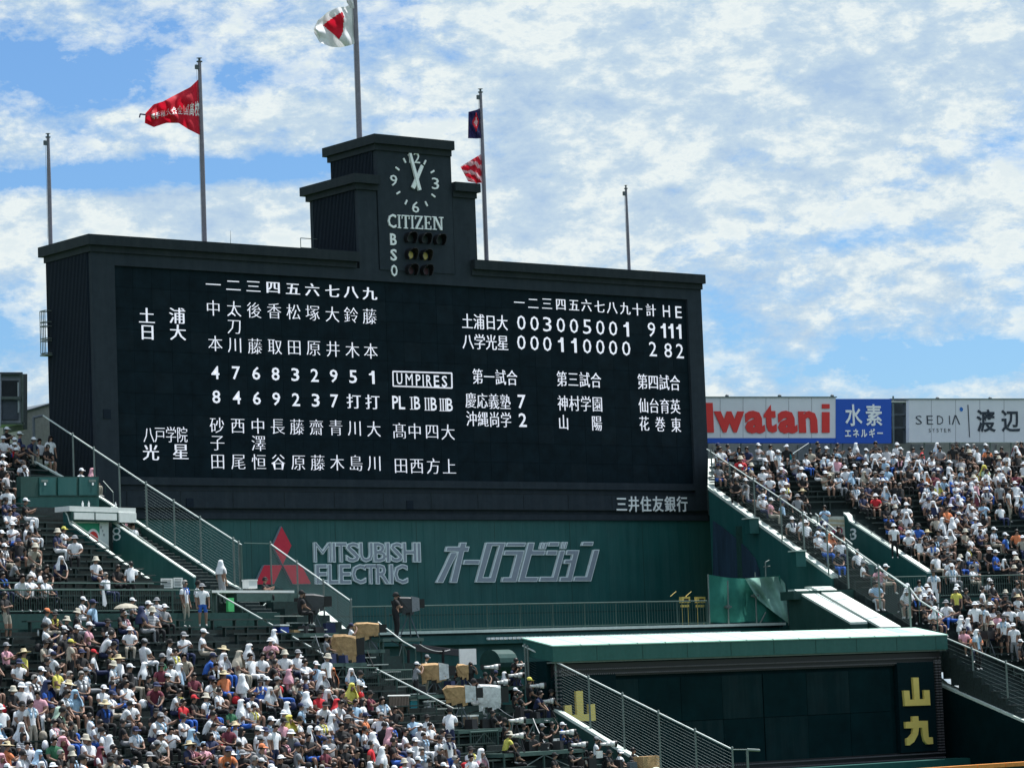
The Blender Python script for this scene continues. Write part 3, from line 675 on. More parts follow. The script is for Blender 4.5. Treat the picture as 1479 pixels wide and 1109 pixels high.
for px, py in ((1052, 876), (1091, 860)):
    P = atY(px, py, -9.68); m = MB(); m.box((P[0]-.16, -9.75, P[2]-.04), (P[0]+.16, -9.55, P[2]+.04)); m.box((P[0]-.06, -9.73, P[2]-.09), (P[0]+.06, -9.57, P[2]+.09)); part('clamp', m, STEEL, sc)
P, Q = atY(1105, 812, -9.6), atY(1111, 809, -9.6); m = MB(); m.tube(P, Q, .03); m.tube(P-[0.1, 0, .2], P+[.3, 0, -.18], .03); part('clamp', m, STEEL, sc)

# ------------------------------------------------------------------ dark screen building at the foot, with its mint roof
BY = -21.5
BL, BR = 7.0, 28.75
scr = thing('backscreen_building', 'long low dark green screen building with a mint roof and yellow characters', 'building', (18, -20, 0))
FT = (933.5, 955.5)
zt = atY(798, 933.5, BY)[2]; zf = atY(798, 955.5, BY)[2]; zb_ = atY(1364, 1086.6, BY)[2]
BL = atY(798, 933.5, BY)[0]; BR = atY(1368, 917, BY)[0]
RB_ = atX(755, 922, BL); RD = RB_[1]-BY; rb = RB_[2]
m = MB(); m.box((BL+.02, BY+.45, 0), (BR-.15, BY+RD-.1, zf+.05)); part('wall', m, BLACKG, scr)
m = MB()
m.prism([(BL, BY, zf), (BR, BY, zf), (BR, BY+RD, zf+.3), (BL, BY+RD, zf+.3)], [(BL, BY, zt), (BR, BY, zt), (BR, BY+RD, rb), (BL, BY+RD, rb)]); part('fascia', m, TEAL, scr)
m = MB(); n_ = 15
for i in range(n_):
    a, b = BL-.04+(BR-BL+.08)*i/n_, BL-.04+(BR-BL+.08)*(i+1)/n_-.045
    m = MB(); m.prism([(a, BY-.05, zt+.001), (b, BY-.05, zt+.001), (b, BY+RD+.02, rb+.001), (a, BY+RD+.02, rb+.001)], [(a, BY-.05, zt+.045), (b, BY-.05, zt+.045), (b, BY+RD+.02, rb+.045), (a, BY+RD+.02, rb+.045)])
    part('roof_sheet', m, MINT, scr); m = MB(); m.box((b+.002, BY-.02, zt+.0), (b+.04, BY+.12, zt+.07)); part('roof_clip', m, STEEL, scr)
for i in range(9):
    x = BL+2.2+i*2.35; m = MB(); m.box((x, BY-.008, zf+.02), (x+.03, BY, zt-.02)); part('fascia_joint', m, DKGREEN, scr)
m = MB(); m.box((BL, BY+.1, zf-.06), (BR, BY+.4, zf-.002)); part('soffit_strip', m, STEEL, scr)
# recessed dark panels between strips of small rungs
px_x = lambda px: atY(px, 1000, BY+.4)[0]
edges = [BL+.12, atY(1100, 1000, BY+.4)[0], atY(1287, 1000, BY+.4)[0]]
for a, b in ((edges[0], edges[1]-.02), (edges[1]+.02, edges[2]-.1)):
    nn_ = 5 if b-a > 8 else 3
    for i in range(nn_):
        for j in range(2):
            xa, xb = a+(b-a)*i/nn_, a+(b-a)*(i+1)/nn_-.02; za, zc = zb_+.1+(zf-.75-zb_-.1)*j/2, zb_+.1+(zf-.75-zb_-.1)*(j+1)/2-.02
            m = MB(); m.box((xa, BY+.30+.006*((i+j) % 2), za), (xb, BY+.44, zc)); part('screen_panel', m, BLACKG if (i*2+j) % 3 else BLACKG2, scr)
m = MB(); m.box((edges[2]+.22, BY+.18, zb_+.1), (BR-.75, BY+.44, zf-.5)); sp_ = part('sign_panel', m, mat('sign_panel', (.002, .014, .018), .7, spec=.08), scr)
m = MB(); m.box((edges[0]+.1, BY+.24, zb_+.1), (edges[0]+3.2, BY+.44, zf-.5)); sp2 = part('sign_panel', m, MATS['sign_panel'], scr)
m = MB()
for x in np.arange(BL+.3, BR-.3, .11):
    for z in (zf-.36, zf-.55): m.box((x, BY+.20, z), (x+.055, BY+.3, z+.055))
    for z in (zb_-.02, zb_-.22): m.box((x, BY+.20, z), (x+.055, BY+.3, z+.055))
for x in (BR-.62, BR-.42):
    for z in np.arange(zb_+.1, zf-.3, .12): m.box((x, BY+.20, z), (x+.15, BY+.3, z+.05))
for x in (BL+.12, BL+.3):
    for z in np.arange(zb_+.1, zf-.3, .15): m.box((x, BY+.02, z), (x+.1, BY+.1, z+.06))
part('rung', m, mat('rung_metal', (.13, .12, .13), .5), scr, kind='stuff')
m = MB(); m.box((BL+.2, BY+.3, zf-.62), (BR-.2, BY+.44, zf-.1)); m.box((BL+.2, BY+.31, zb_-.3), (BR-.2, BY+.44, zb_+.1)); m.box((BR-.68, BY+.3, zb_+.1), (BR-.16, BY+.44, zf-.5)); part('rung_back', m, BLACK, scr)
P = atY(1396, 1092, BY-.6); m = MB(); m.box((BL-1, BY-.9, P[2]-.55), (P[0], BY+.44, P[2]-.05)); part('plinth', m, TEAL, scr)
def ypoly(name, polys, parent, y, d=.12):
    m_ = MB()
    for pl in polys: m_.extrude([atY(px, py, y) for px, py in pl], (0, -d, 0))
    return part(name, m_, YEL, parent)
ys = BY+.18
z8 = lambda x, y: (1280+x/10.564, 1000+y/10.564)
y7 = lambda x, y: (1300+x/8.263, 900+y/8.263)
ypoly('character', [[y7(130, 645), y7(198, 645), y7(212, 902), y7(270, 900), y7(262, 795), y7(328, 795), y7(340, 975), y7(36, 985), y7(20, 800), y7(88, 800), y7(98, 908), y7(148, 906)]], sp_, ys)
ypoly('character', [[z8(370, 360), z8(460, 356), z8(466, 428), z8(604, 426), z8(610, 540), z8(618, 680), z8(682, 678), z8(688, 780), z8(600, 786), z8(555, 740), z8(530, 640), z8(522, 532), z8(472, 532), z8(455, 640), z8(400, 745), z8(330, 800), z8(290, 802), z8(284, 700), z8(330, 678), z8(375, 620), z8(385, 540), z8(272, 542), z8(264, 445), z8(374, 440)]], sp_, ys)
lz = lambda x, y: (740+x/7.395, 940+y/7.395)
ypoly('character', [[lz(660, 425), lz(732, 423), lz(742, 672), lz(800, 670), lz(792, 566), lz(862, 563), lz(872, 742), lz(545, 750), lz(540, 580), lz(612, 576), lz(620, 680), lz(672, 678)]], sp2, BY+.24)

# ------------------------------------------------------------------ stands
RUN, RISE = .62, .2976
def terrace(F, v0, v1, ua, ulim, mt, name, parent, dz=0.0):
    """stepped floor; returns rows (v centre, tread height)"""
    n_ = int(round((v1-v0)/RUN)); rows = []; m_ = MB(); nos = MB()
    for k_ in range(n_):
        va = v0+k_*RUN; vc = va+RUN/2; z = F.z0+.48*vc+dz; ub = ulim(vc)
        m_.fbox(F, ua, ub, va, va+RUN+.002*(k_ % 2)+.001, z-1.2, z); rows.append((vc, z, ub))
    part(name, m_, mt, parent); return rows
def benches(F, rows, ua, parent, gaps=(), mt=BENCH):
    for vc, z, ub in rows:
        segs = [(ua, ub-.05)]
        for ga, gb, va, vb in gaps:
            if va <= vc <= vb:
                ns = []
                for a, b in segs:
                    if gb <= a or ga >= b: ns.append((a, b))
                    else:
                        if ga > a: ns.append((a, ga))
                        if gb < b: ns.append((gb, b))
                segs = ns
        for a, b in segs:
            x = a
            while x < b-.3:
                e = min(x+5.2, b); m_ = MB(); m_.fbox(F, x, e-.06, vc+.02, vc+.28, z+.37, z+.42)
                for u in np.arange(x+.25, e-.1, 1.25): m_.fbox(F, u, u+.06, vc+.08, vc+.22, z+.001, z+.37)
                part('bench', m_, mt, parent); x = e
ls = thing('left_stand', 'steep left spectator stand with dark green benches and concrete steps', 'stand', (-8, -14, 0))
rs = thing('right_stand', 'steep right spectator stand with dark green benches and concrete steps', 'stand', (40, -12, 0))
UE = -2.75
def limL(v): return -5.5 if v < -13 else UE
def limR(v):
    pts = [(2, -2.2), (.7, -1.35), (-3.6, 1.0), (-13.6, -.2), (-18, -1.1), (-21, -1.55), (-31, -1.7)]
    for (a, x0), (b, x1) in zip(pts, pts[1:]):
        if v >= b: f = min(1, max(0, (a-v)/(a-b))); return x0+(x1-x0)*f
    return -1.7
# left: lower block, walkway, upper block split round the entrance
VL0 = -13-RUN*28
rowsL = terrace(FL, VL0, -13, -36, lambda v: -3.4 if v > -22 else -2.6, CONC, 'lower_steps', ls)
m = MB(); m.fbox(FL, -36, UE-1.2, -13, -12.1, 10.9, 11.9); m.fbox(FL, -36, UE-.8, -12.3, -12.15, 11.9, 12.48); part('walkway', m, DKGREEN, ls)
rowsLu = terrace(FL, -12.1, -4.04, -36, lambda v: -7.35, CONC, 'upper_steps', ls)
rowsLu2 = terrace(FL, -4.04, 4.64, -36, lambda v: UE-.05, CONC, 'upper_steps', ls)
benches(FL, rowsL, -36, ls, [(-9.6, -8.7, -23, -13), (-19.2, -18.3, -40, -13), (-4.6, -2, -40, -10)])
benches(FL, rowsLu, -36, ls); benches(FL, [r_ for r_ in rowsLu2 if r_[0] > 0.3], -36, ls, [(-11.5, -10.7, -10, 9)])
benches(FL, [(a, b, -7.5) for a, b, c_ in rowsLu2 if a < .3], -36, ls)
# stair down the right edge of the left stand, white nosings
m = MB(); k_ = 0; zv = lambda v: FL.z0+.48*v
for i in range(44):
    v = -12.0+i*.31; st = MB(); st.fbox(FL, -4.25, -3.0, v, v+.32, zv(v)-.9, zv(v)-.10+.05); st.fbox(FL, -4.2, -3.05, v-.012, v+.035, zv(v)-.049, zv(v)-.040, NOSE); st.mats = [CONC, NOSE]; st.m = [0]*6+[1]*6
    if i < 30: part('stair_step', st, None, ls)
# lower centre terrace (camera positions)
ct = thing('camera_terrace', 'dark green stepped terrace for press cameras right of the left stand', 'terrace', (2, -18, 0))
rowsC = terrace(FL, VL0, -9.5, -2.62, lambda v: -.6 if v > -16.5 else 1.0, mat('dark_steps', (.008, .030, .028), .7, var=.3), 'steps', ct, -.02)
m = MB(); m.fbox(FL, -5.4, -2.7, -13, -9.4, 9, 11.5); part('landing', m, DKGREEN, ct)
for i in range(16):
    v = -12.8-i*.62; m = MB(); m.fbox(FL, -4.4, -2.7, v, v+.05, zv(v)+.27, zv(v)+.31); part('nosing', m, NOSE, ct)
# entrance with its white board and sloped side walls
U0, U1 = -7.15, -4.5
ve = thing('left_entrance', 'spectator entrance with sloped green side walls and white board, number 8', 'entrance', (-6, -4, 12))
def sloped_wall(F, u0, u1, pts, zlow, name, parent, mt=GREEN, cap=.06, capm=COPE):
    """wall between planes u0..u1 whose top follows (v, z) points; capped with pale coping"""
    for (va, za), (vb, zb2) in zip(pts, pts[1:]):
        m_ = MB(); q = [(u0, va, za), (u1, va, za), (u1, vb, zb2), (u0, vb, zb2)]
        if F.side == 'R': q = q[::-1]
        m_.prism([F.w(u, v, zlow) for u, v, z in q], [F.w(u, v, z) for u, v, z in q]); part(name, m_, mt, parent)
        m_ = MB(); o_ = .02; q = [(u0-o_, va, za), (u1+o_, va, za), (u1+o_, vb, zb2), (u0-o_, vb, zb2)]
        if F.side == 'R': q = q[::-1]
        m_.prism([F.w(u, v, z+.002) for u, v, z in q], [F.w(u, v, z+cap) for u, v, z in q]); part('coping', m_, capm, parent)
def vz(F, px, py, u):
    a = F.uvz(F.atu(px, py, u)); return a[1], a[2]
A1, A2, A3 = vz(FL, 103.9, 757, U0), vz(FL, 183.4, 815.6, U0), vz(FL, 219, 838.5, U0)
sloped_wall(FL, U0-.13, U0, [(-4.0, A1[1]+.65), (A1[0]+.12, A1[1]+.35), (A1[0], A1[1]), A2, A3], 11.9, 'side_wall', ve)
B1, B2 = vz(FL, 163.9, 756, U1), vz(FL, 279.5, 834, U1)
sloped_wall(FL, U1, U1+.13, [(-4.0, B1[1]+.65), (B1[0]+.05, B1[1]+.35), (B1[0], B1[1]), B2], 11.9, 'side_wall', ve)
def hand_rail(F, u, pts, name, parent, posts, r=.035, h=.55, mt=STEEL):
    m_ = MB()
    for a, b in zip(pts, pts[1:]): m_.tube(F.w(u, a[0], a[1]), F.w(u, b[0], b[1]), r)
    o = part(name, m_, mt, parent)
    for f in posts:
        L_ = pts[0][0]+(pts[-1][0]-pts[0][0])*f; Z_ = pts[0][1]+(pts[-1][1]-pts[0][1])*f
        m_ = MB(); m_.tube(F.w(u, L_, Z_-h), F.w(u, L_, Z_), r*.8); part('rail_post', m_, DKGREEN, parent)
hand_rail(FL, U0-.1, [vz(FL, 102.5, 750.5, U0), vz(FL, 160, 790, U0)], 'hand_rail', ve, (0, .5, 1), .022, .4)
hand_rail(FL, U1+.12, [vz(FL, 169, 751, U1+.12), vz(FL, 227, 793, U1+.12)], 'hand_rail', ve, (0, .65, 1), .022, .4)
VB = -4.12
def vpt(px, py, v=VB): return FL.atv(px, py, v)
m = MB(); nL = np.array([-s15, c15, 0])
m.extrude([vpt(96, 741.5), vpt(157, 741.5), vpt(157, 806), vpt(96, 806)], nL*.1); bd = part('entrance_board', m, WHITE, ve)
m = MB(); m.extrude([q-nL*.012 for q in (vpt(107, 755), vpt(143.5, 755.5), vpt(143.5, 790), vpt(107, 790))], nL*.01); part('green_square', m, mat('sign_green', (.0, .28, .14), .5), bd)
cxy = vpt(134, 777)-nL*.02; eu = np.array([c15, s15, 0])
for r_, mt_, nm, dd in ((.37, WHITE, 'white_disc', .016), (.27, BANR, 'red_disc', .022)):
    m = MB(); m.extrude([cxy-nL*dd+eu*r_*math.cos(a)+EZ*r_*1.05*math.sin(a) for a in np.linspace(0, 2*math.pi, 24, endpoint=False)], nL*.006); part(nm, m, mt_, bd)
m = MB()
for i, ch in enumerate('第105回全国高校野球選手権'):
    a = math.pi*(.86-.72*i/12); P = vpt(126, 776)+eu*.98*math.cos(a)+EZ*(.9*math.sin(a)-.10)-nL*.012; put(m, ch, P, eu, EZ, .11, .12, None, .0, 0, False, 0, -nL)
part('arched_lettering', m, INK, bd, kind='stuff')
m = MB(); m.fbox(FL, U0-.2, U0+3.62, -4.45, -3.6, 16.95, 17.16); part('lintel_shelf', m, WHITE, ve)
for a, b in ((U0+.02, U0+1.15), (U0+1.25, U0+2.45)):
    m = MB(); m.fbox(FL, a, b, -4.5, -4.455, 16.62, 16.90); part('lintel_panel', m, WHITE, ve)
m = MB(); m.fbox(FL, U0-.1, U0+2.55, -4.45, -4.16, 16.56, 16.95); part('lintel', m, DKGREEN, ve)
m = MB(); m.fbox(FL, U0+2.6, U0+3.6, -4.5, -4.05, 16.55, 16.95); part('lintel_panel', m, WHITE, ve)
nU = np.array([-c15, -s15, 0]); ev = np.array([-s15, c15, 0])
m = MB()
P = FL.atu(168.5, 771, U1)+nU*.01; put(m, '8', P, -ev, EZ, .50, .56, None, -.01, 0, True, 0, nU)
P = FL.atu(161.8, 777, U1)+nU*.01; put(m, '1', P, -ev, EZ, .12, .34, None, .0, 0, True, 0, nU); part('entrance_number', m, CHALK, ve)
for i, px in enumerate((112, 118, 149)):
    wl = ['leftmost', 'middle', 'rightmost'][i]
    m = MB(); P = FL.w(U0+.9+[.0, .35, 1.9][i], -4.1, 17.16); m.lathe([(.04, 0), (.045, .16), (.02, .2), (.02, .25)], P, 8); o = part('bottle', m, PLAST); tag(o, wl+' of three clear bottles standing on the white shelf over the entrance', 'bottle', 'bottles on the white shelf')
# notices
for px0, px1, py, lb in ((232.5, 249.5, 842, 'small white notice on the wall below the entrance stairs, left of two'), (251, 264, 841, 'small blue and white notice on the wall, right of two')):
    m = MB(); y0, y1 = py-7, py+7; v_ = -9.3
    m.extrude([FL.atv(px0, y0, v_), FL.atv(px1, y0, v_), FL.atv(px1, y1, v_), FL.atv(px0, y1, v_)], nL*.03); o = part('notice_board', m, WHITE); tag(o, lb, 'notice')
    m2 = MB()
    for i in range(5):
        a = FL.atv(px0+1.5, y0+2.5+i*2.2, v_-.012); b = FL.atv(px1-2, y0+2.5+i*2.2, v_-.012); m2.extrude([a, b, b+EZ*.02, a+EZ*.02], nL*.005)
    q = part('text_line', m2, INK); q.parent = o
# green screens on the upper left stand
ps = thing('panel_screen', 'row of dark green screen panels below the top rows of the left stand', 'screen', FL.w(-5, -1.9, 17))
VS = -2.0
def vbox(v, px0, py0, px1, py1, d, mt_, name, parent):
    m_ = MB(); m_.extrude([FL.atv(px0, py0, v), FL.atv(px1, py0, v), FL.atv(px1, py1, v), FL.atv(px0, py1, v)], nL*d); return part(name, m_, mt_, parent)
for a, b in ((57, 82), (84, 112), (114.5, 142)): 
    q = vbox(VS-.05, a, 689.5, b-1.5, 715, .05, GREEN, 'panel', ps)
vbox(VS, 30, 688, 143, 717, .25, DKGREEN, 'frame', ps); vbox(VS+.05, 30, 716.5, 143, 738, .3, TEAL, 'lower_wall', ps)
for px in (65, 134): 
    vbox(VS-.07, px-5.5, 692.5, px+4.5, 696, .012, STEEL, 'label_plate', ps); q = vbox(VS-.08, px-1, 697, px+1.5, 700.5, .012, CHALK, 'label_mark', ps)
hand_rail(FL, -2.9, [vz(FL, 149, 694.5, -2.9), vz(FL, 163.5, 711, -2.9), vz(FL, 164, 728, -2.9)], 'side_rail', ps, (.2,), .02, .3)
# wires of fences
def wire_fence(name, label, F, u, top, base, postpx, nw, wfrom=None, group=None, rtop=.035, h0=.16):
    """sloping fence in the vertical plane u: top/base = picture points of its two edges, wires between"""
    T = [vz(F, *q, u) for q in top]; B = [vz(F, *q, u) for q in base]
    def at(pl, v):
        pl = sorted(pl)
        for (a, za), (b, zb3) in zip(pl, pl[1:]):
            if v <= b or (b, zb3) == pl[-1]: return za+(zb3-za)*(v-a)/(b-a)
    t = thing(name, label, 'fence', F.w(u, T[0][0], at(B, T[0][0])), 0, group)
    m_ = MB()
    for a, b in zip(T, T[1:]): m_.tube(F.w(u, *a), F.w(u, *b), rtop)
    part('top_rail', m_, mat('rail_bright', (.50, .56, .54), .45), t)
    for q in postpx:
        v, z = vz(F, q, np.interp(q, [p_[0] for p_ in top], [p_[1] for p_ in top]), u)
        m_ = MB(); m_.tube(F.w(u, v, at(B, v)-.05), F.w(u, v, z+.05), .042); m_.tube(F.w(u, v, z+.05), F.w(u, v, z+.12), .06, r2=.03); part('post', m_, STEEL, t)
    vs_ = sorted([p_[0] for p_ in T]); va, vb = vs_[0], vs_[-1]
    if wfrom is not None: vb = vz(F, *wfrom, u)[0]
    for k_ in range(nw):
        f = (k_+.6)/nw; m_ = MB(); n_ = max(2, len(T)*2); vv = np.linspace(va, vb, n_)
        for a, b in zip(vv, vv[1:]): m_.tube(F.w(u, a, at(B, a)*(1-f)+at(T, a)*f), F.w(u, b, at(B, b)*(1-f)+at(T, b)*f), .0045, n=4)
        part('wire', m_, WIRE, t)
    return t, T, B, at
f1 = wire_fence('stair_fence', 'tall wire fence down the right edge of the upper left stand', FL, UE, [(62, 600), (208, 697), (349, 787)], [(50, 668), (182.6, 745), (334.7, 841), (352, 850)], (105, 135.5, 172, 211, 251, 289, 337, 345), 15, (208, 697))
m = MB(); q = [vz(FL, a, b, UE) for a, b in ((48.5, 603), (62, 600))]; m.tube(FL.w(UE, *q[0]), FL.w(UE, *q[1]), .06); m.tube(FL.w(UE, *q[0]), FL.w(UE, q[0][0], q[0][1]-2.3), .07); part('end_frame', m, DGREY, f1[0])
E1, E2, E3 = vz(FL, 150, 722, UE), vz(FL, 334.7, 843, UE), vz(FL, 350, 852, UE)
sloped_wall(FL, UE-.10, UE+.02, [(3.5, zv(3.5)+.3), (E1[0], E1[1]), (E2[0], E2[1]-.05), (E3[0], E3[1])], 9.0, 'edge_wall', ls, DKGREEN, .07)
wire_fence('terrace_fence', 'wire fence sloping in front of the red diamond sign', FL, -.5, [(390, 785), (507, 868)], [(390, 842), (451, 880), (507, 922)], (390.5, 429, 467, 507), 15)
W1, W2, W3 = vz(FL, 409, 861, -.5), vz(FL, 451, 876, -.5), vz(FL, 497, 914, -.5)
sloped_wall(FL, -.62, .0, [(W1[0], W1[1]-.1), (W2[0], W2[1]-.1), (W3[0], W3[1]-.1)], 8.0, 'wing_wall', ct, DKGREEN, .08)
m = MB(); P, Q = FL.w(UE, *vz(FL, 352, 784, UE)), FL.w(-.5, *vz(FL, 390, 785, -.5)); m.tube(P, Q, .018); m.tube(FL.w(UE, *vz(FL, 348, 786, UE)), FL.w(UE, *vz(FL, 350, 850, UE)), .05); part('link_rail', m, RAILG, ct)
f3 = wire_fence('centre_fence', 'long wire fence sloping past the yellow character to the field', FL, 1.2, [(755, 932), (1058, 1082)], [(755, 1000), (843, 1047), (899, 1082), (1061, 1172)], (758, 762, 802, 850, 899, 951, 1004, 1057.5), 19)
m = MB(); P = atY(1079, 1082, FL.w(1.2, *vz(FL, 1058, 1082, 1.2))[1]); Q = atY(1097, 1083, P[1]); m.tube(P, Q, .05); m.tube(P, (P[0], P[1], 4), .05); m.tube(FL.w(1.2, *vz(FL, 1058, 1082, 1.2)), P, .02); part('gate_post', m, STEEL, f3[0])
G1, G2, G3 = vz(FL, 790, 1017, 1.2), vz(FL, 899, 1084, 1.2), vz(FL, 1061, 1174, 1.2)
sloped_wall(FL, .95, 1.25, [G1, G2, G3], 3.0, 'edge_wall', ct, DKGREEN, .12)
def pipe_rail(name, label, F, u, pts, posts=(), r=.035, h=1.0, group=None):
    T = [vz(F, *q, u) for q in pts]; t = thing(name, label, 'railing', F.w(u, T[0][0], T[0][1]-h), 0, group)
    m_ = MB()
    for a, b in zip(T, T[1:]): m_.tube(F.w(u, *a), F.w(u, *b), r)
    part('rail', m_, mat('rail_bright', (.50, .56, .54), .45), t)
    for q in posts:
        f = (q-pts[0][0])/(pts[-1][0]-pts[0][0]); py = np.interp(q, [p_[0] for p_ in pts], [p_[1] for p_ in pts]); v, z = vz(F, q, py, u)
        m_ = MB(); m_.tube(F.w(u, v, z-h), F.w(u, v, z), .03); part('post', m_, RAILG, t)
pipe_rail('stair_rail', 'long white handrail sloping down past the crowd left of the camera platforms', FL, -5.3, [(307, 853), (501, 964)], (310, 350, 395, 440, 480, 501))
pipe_rail('stair_rail', 'short lower handrail beside the empty steps under the platform', FL, -6.2, [(307, 893), (380, 939)], (308, 345, 379), .025, .8)
pipe_rail('stair_rail', 'white handrail sloping down between the crowd and the press cameras', FL, -4.6, [(544, 966), (603, 996), (655, 1023)], (545, 573, 603, 630, 655))
pipe_rail('stair_rail', 'handrail at the bottom edge of the picture beside the press seats', FL, -2.7, [(682, 1073), (765, 1113)], (683, 720, 764))
pipe_rail('stair_rail', 'short handrail beside the standing camera operator on the scaffold', FL, -1.8, [(546, 898), (582, 926), (600, 936)], (547, 582, 600), .03, 1.6)
def seg_rail(label, F, va, pts, bars=True, zb=.9):
    """level rail seen face on: points given on the plane v = va"""
    P = [F.atv(*q, va) for q in pts]
    railing('bar_railing', label, [tuple(p_[:2]) for p_ in P], [p_[2] for p_ in P], [p_[2]-zb for p_ in P])
PL = [FL.atv(*q, -12.2) for q in ((-60, 851.3), (305, 852.8))]
railing('walkway_railing', 'long green bar railing along the walkway of the left stand', [tuple(p_[:2]) for p_ in PL], PL[0][2], 12.5, .12, 1.9)
m = MB(); a, b = FL.atv(-60, 841, -11.6), FL.atv(222, 842.5, -11.6); m.tube(a, b, .025); o = part('upper_walkway_rail', m, RAILG); tag(o, 'thin upper rail just behind the left walkway railing', 'rail')
seg_rail('level bar railing between the crowd and the press camera terrace', FL, -18.0, [(500, 963.5), (546, 964)], zb=1.1)
seg_rail('bar railing behind the standing man in the big white shirt', FL, -18.3, [(546, 968), (640, 966)], zb=1.1)
seg_rail('bar railing in front of the lowest press camera platform', FL, -23.3, [(679, 1057), (719, 1054.5)], zb=1.7)

# right stand
VR0 = -17-RUN*22
zr = lambda v: FR.z0+.48*v
rowsR = terrace(FR, VR0, -17, -34, limR, CONC, 'lower_steps', rs)
m = MB(); m.fbox(FR, -34, -1.0, -17, -15.8, 10.9, 11.85); m.fbox(FR, -34, -3.3, -15.95, -15.8, 11.85, 12.45); part('walkway', m, DKGREEN, rs)
UA, UB = -2.55, -4.75
rowsRu = terrace(FR, -15.8, -6.5, -34, lambda v: UB-.32, CONC, 'upper_steps', rs)
n_k = int(round((-6.5+15.8)/RUN))
for k_ in range(n_k):
    va = -15.8+k_*RUN; vc = va+RUN/2; z = zr(vc); m = MB(); m.fbox(FR, UA+.3, limR(vc), va, va+RUN+.001, z-1.2, z); part('upper_steps', m, CONC, rs)
benches(FR, [(-15.8+(k_+.5)*RUN, zr(-15.8+(k_+.5)*RUN), limR(-15.8+(k_+.5)*RUN)) for k_ in range(n_k)], UA+.35, rs); m = MB(); m.fbox(FR, -34, 1, -6.48, -6.3, 12, 16.4); part('riser', m, DKGREEN, rs)
rowsRu2 = terrace(FR, -6.5, -.9, -34, limR, CONC, 'upper_steps', rs)
benches(FR, rowsR, -30, rs, [(-3.0, 2, -40, -16), (-16.2, -15.4, -40, -10)]); benches(FR, rowsRu, -30, rs, [(-16.4, -15.6, -20, 2)]); benches(FR, rowsRu2, -30, rs, [(-16.4, -15.6, -20, 3), (-6.6, -5.8, -20, 3)])
# edge of the right stand: wall in steps, coping, fence
pts_ = [(-.6, 19.95), (-3.72, 18.34), (-13.64, 13.55)]
for (va, za), (vb, zb3) in zip(pts_, pts_[1:]):
    a0, a1 = limR(va)+.09, limR(vb)+.09; q = [(a0, va, za), (a0-.3, va, za), (a1-.3, vb, zb3), (a1, vb, zb3)]
    m = MB(); m.prism([FR.w(u, v, 4) for u, v, z in q], [FR.w(u, v, z) for u, v, z in q]); part('edge_wall', m, GREEN, rs)
    m = MB(); m.prism([FR.w(u+(.03 if i_ in (0, 3) else -.03), v, z+.003) for i_, (u, v, z) in enumerate(q)], [FR.w(u+(.03 if i_ in (0, 3) else -.03), v, z+.15) for i_, (u, v, z) in enumerate(q)]); part('coping', m, COPE, rs)
for q in ((1038, 748), (1078, 790), (1078, 794)):
    pass
for px, py in ((1076, 748), (1143, 795)):
    v, z = vz(FR, px, py, 1.2); m = MB(); m.fbox(FR, .95 if v > -7 else .6, 1.6 if v > -7 else 1.2, v-.35, v+.35, z-.05, z); m.fbox(FR, .95 if v > -7 else .6, 1.5 if v > -7 else 1.1, v-.25, v+.25, z-.75, z-.05, GREEN); m.mats = [COPE, GREEN]; m.m = [0]*6+[1]*6; part('bracket', m, None, rs)
# pale wedge walls beside the roof
def wedge(ua, ub, tl, name, mt_=COPE, side=DKGREEN):
    T = [vz(FR, *q, ub) for q in tl]
    for a, b in zip(T, T[1:]):
        m_ = MB(); q = [(ub, a), (ua, a), (ua, b), (ub, b)]
        m_.prism([FR.w(u, p_[0], 5) for u, p_ in q], [FR.w(u, p_[0], p_[1]-.1) for u, p_ in q]); part(name, m_, side, rs)
        m_ = MB(); m_.prism([FR.w(u, p_[0], p_[1]-.098) for u, p_ in q], [FR.w(u, p_[0], p_[1]) for u, p_ in q]); part('coping', m_, mt_, rs)
wedge(1.35, 2.2, [(1138, 851.5), (1147, 851), (1228, 898)], 'wedge_wall')
wedge(.2, 1.2, [(1162, 847), (1172, 847), (1272, 905)], 'wedge_wall')
m = MB(); m.fbox(FR, -34, -1.0, -.9, 9, 18.6, 19.75); part('concourse_floor', m, CONC, rs)
m = MB(); m.fbox(FR, -1.4, 2.6, -15.0, -13.7, 12.6, 12.98); part('landing', m, DKGREEN, rs)
m = MB(); a, b = atY(1172, 902, -13), atY(1234, 901.5, -13); m.tube(a, b, .03); o = part('cable_duct', m, STEEL); tag(o, 'thin pale pipe along the dark wall behind the mint roof', 'pipe')
# lower edge wall below the fence beside the screen building ; its deep shade is put into the black colour
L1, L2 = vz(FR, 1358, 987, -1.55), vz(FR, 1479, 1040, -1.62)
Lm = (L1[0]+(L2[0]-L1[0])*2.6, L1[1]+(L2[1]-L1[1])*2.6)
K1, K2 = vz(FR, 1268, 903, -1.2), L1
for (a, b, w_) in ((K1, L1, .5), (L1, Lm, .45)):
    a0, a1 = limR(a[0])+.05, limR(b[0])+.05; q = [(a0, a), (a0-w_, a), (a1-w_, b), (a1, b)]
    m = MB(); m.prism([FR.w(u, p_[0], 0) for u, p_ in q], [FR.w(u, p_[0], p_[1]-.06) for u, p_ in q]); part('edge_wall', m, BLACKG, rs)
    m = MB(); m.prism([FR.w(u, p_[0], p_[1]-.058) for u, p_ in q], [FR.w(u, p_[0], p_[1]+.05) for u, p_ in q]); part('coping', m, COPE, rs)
wire_fence('edge_fence', 'tall wire fence down the edge of the upper right stand', FR, .35, [(1021, 648.7), (1128, 720), (1232, 792), (1313, 850)], [(1024, 706), (1128, 782), (1204, 834), (1318, 906)], (1027, 1053.5, 1088.5, 1127, 1159.5, 1194, 1223, 1268.5, 1313), 17)
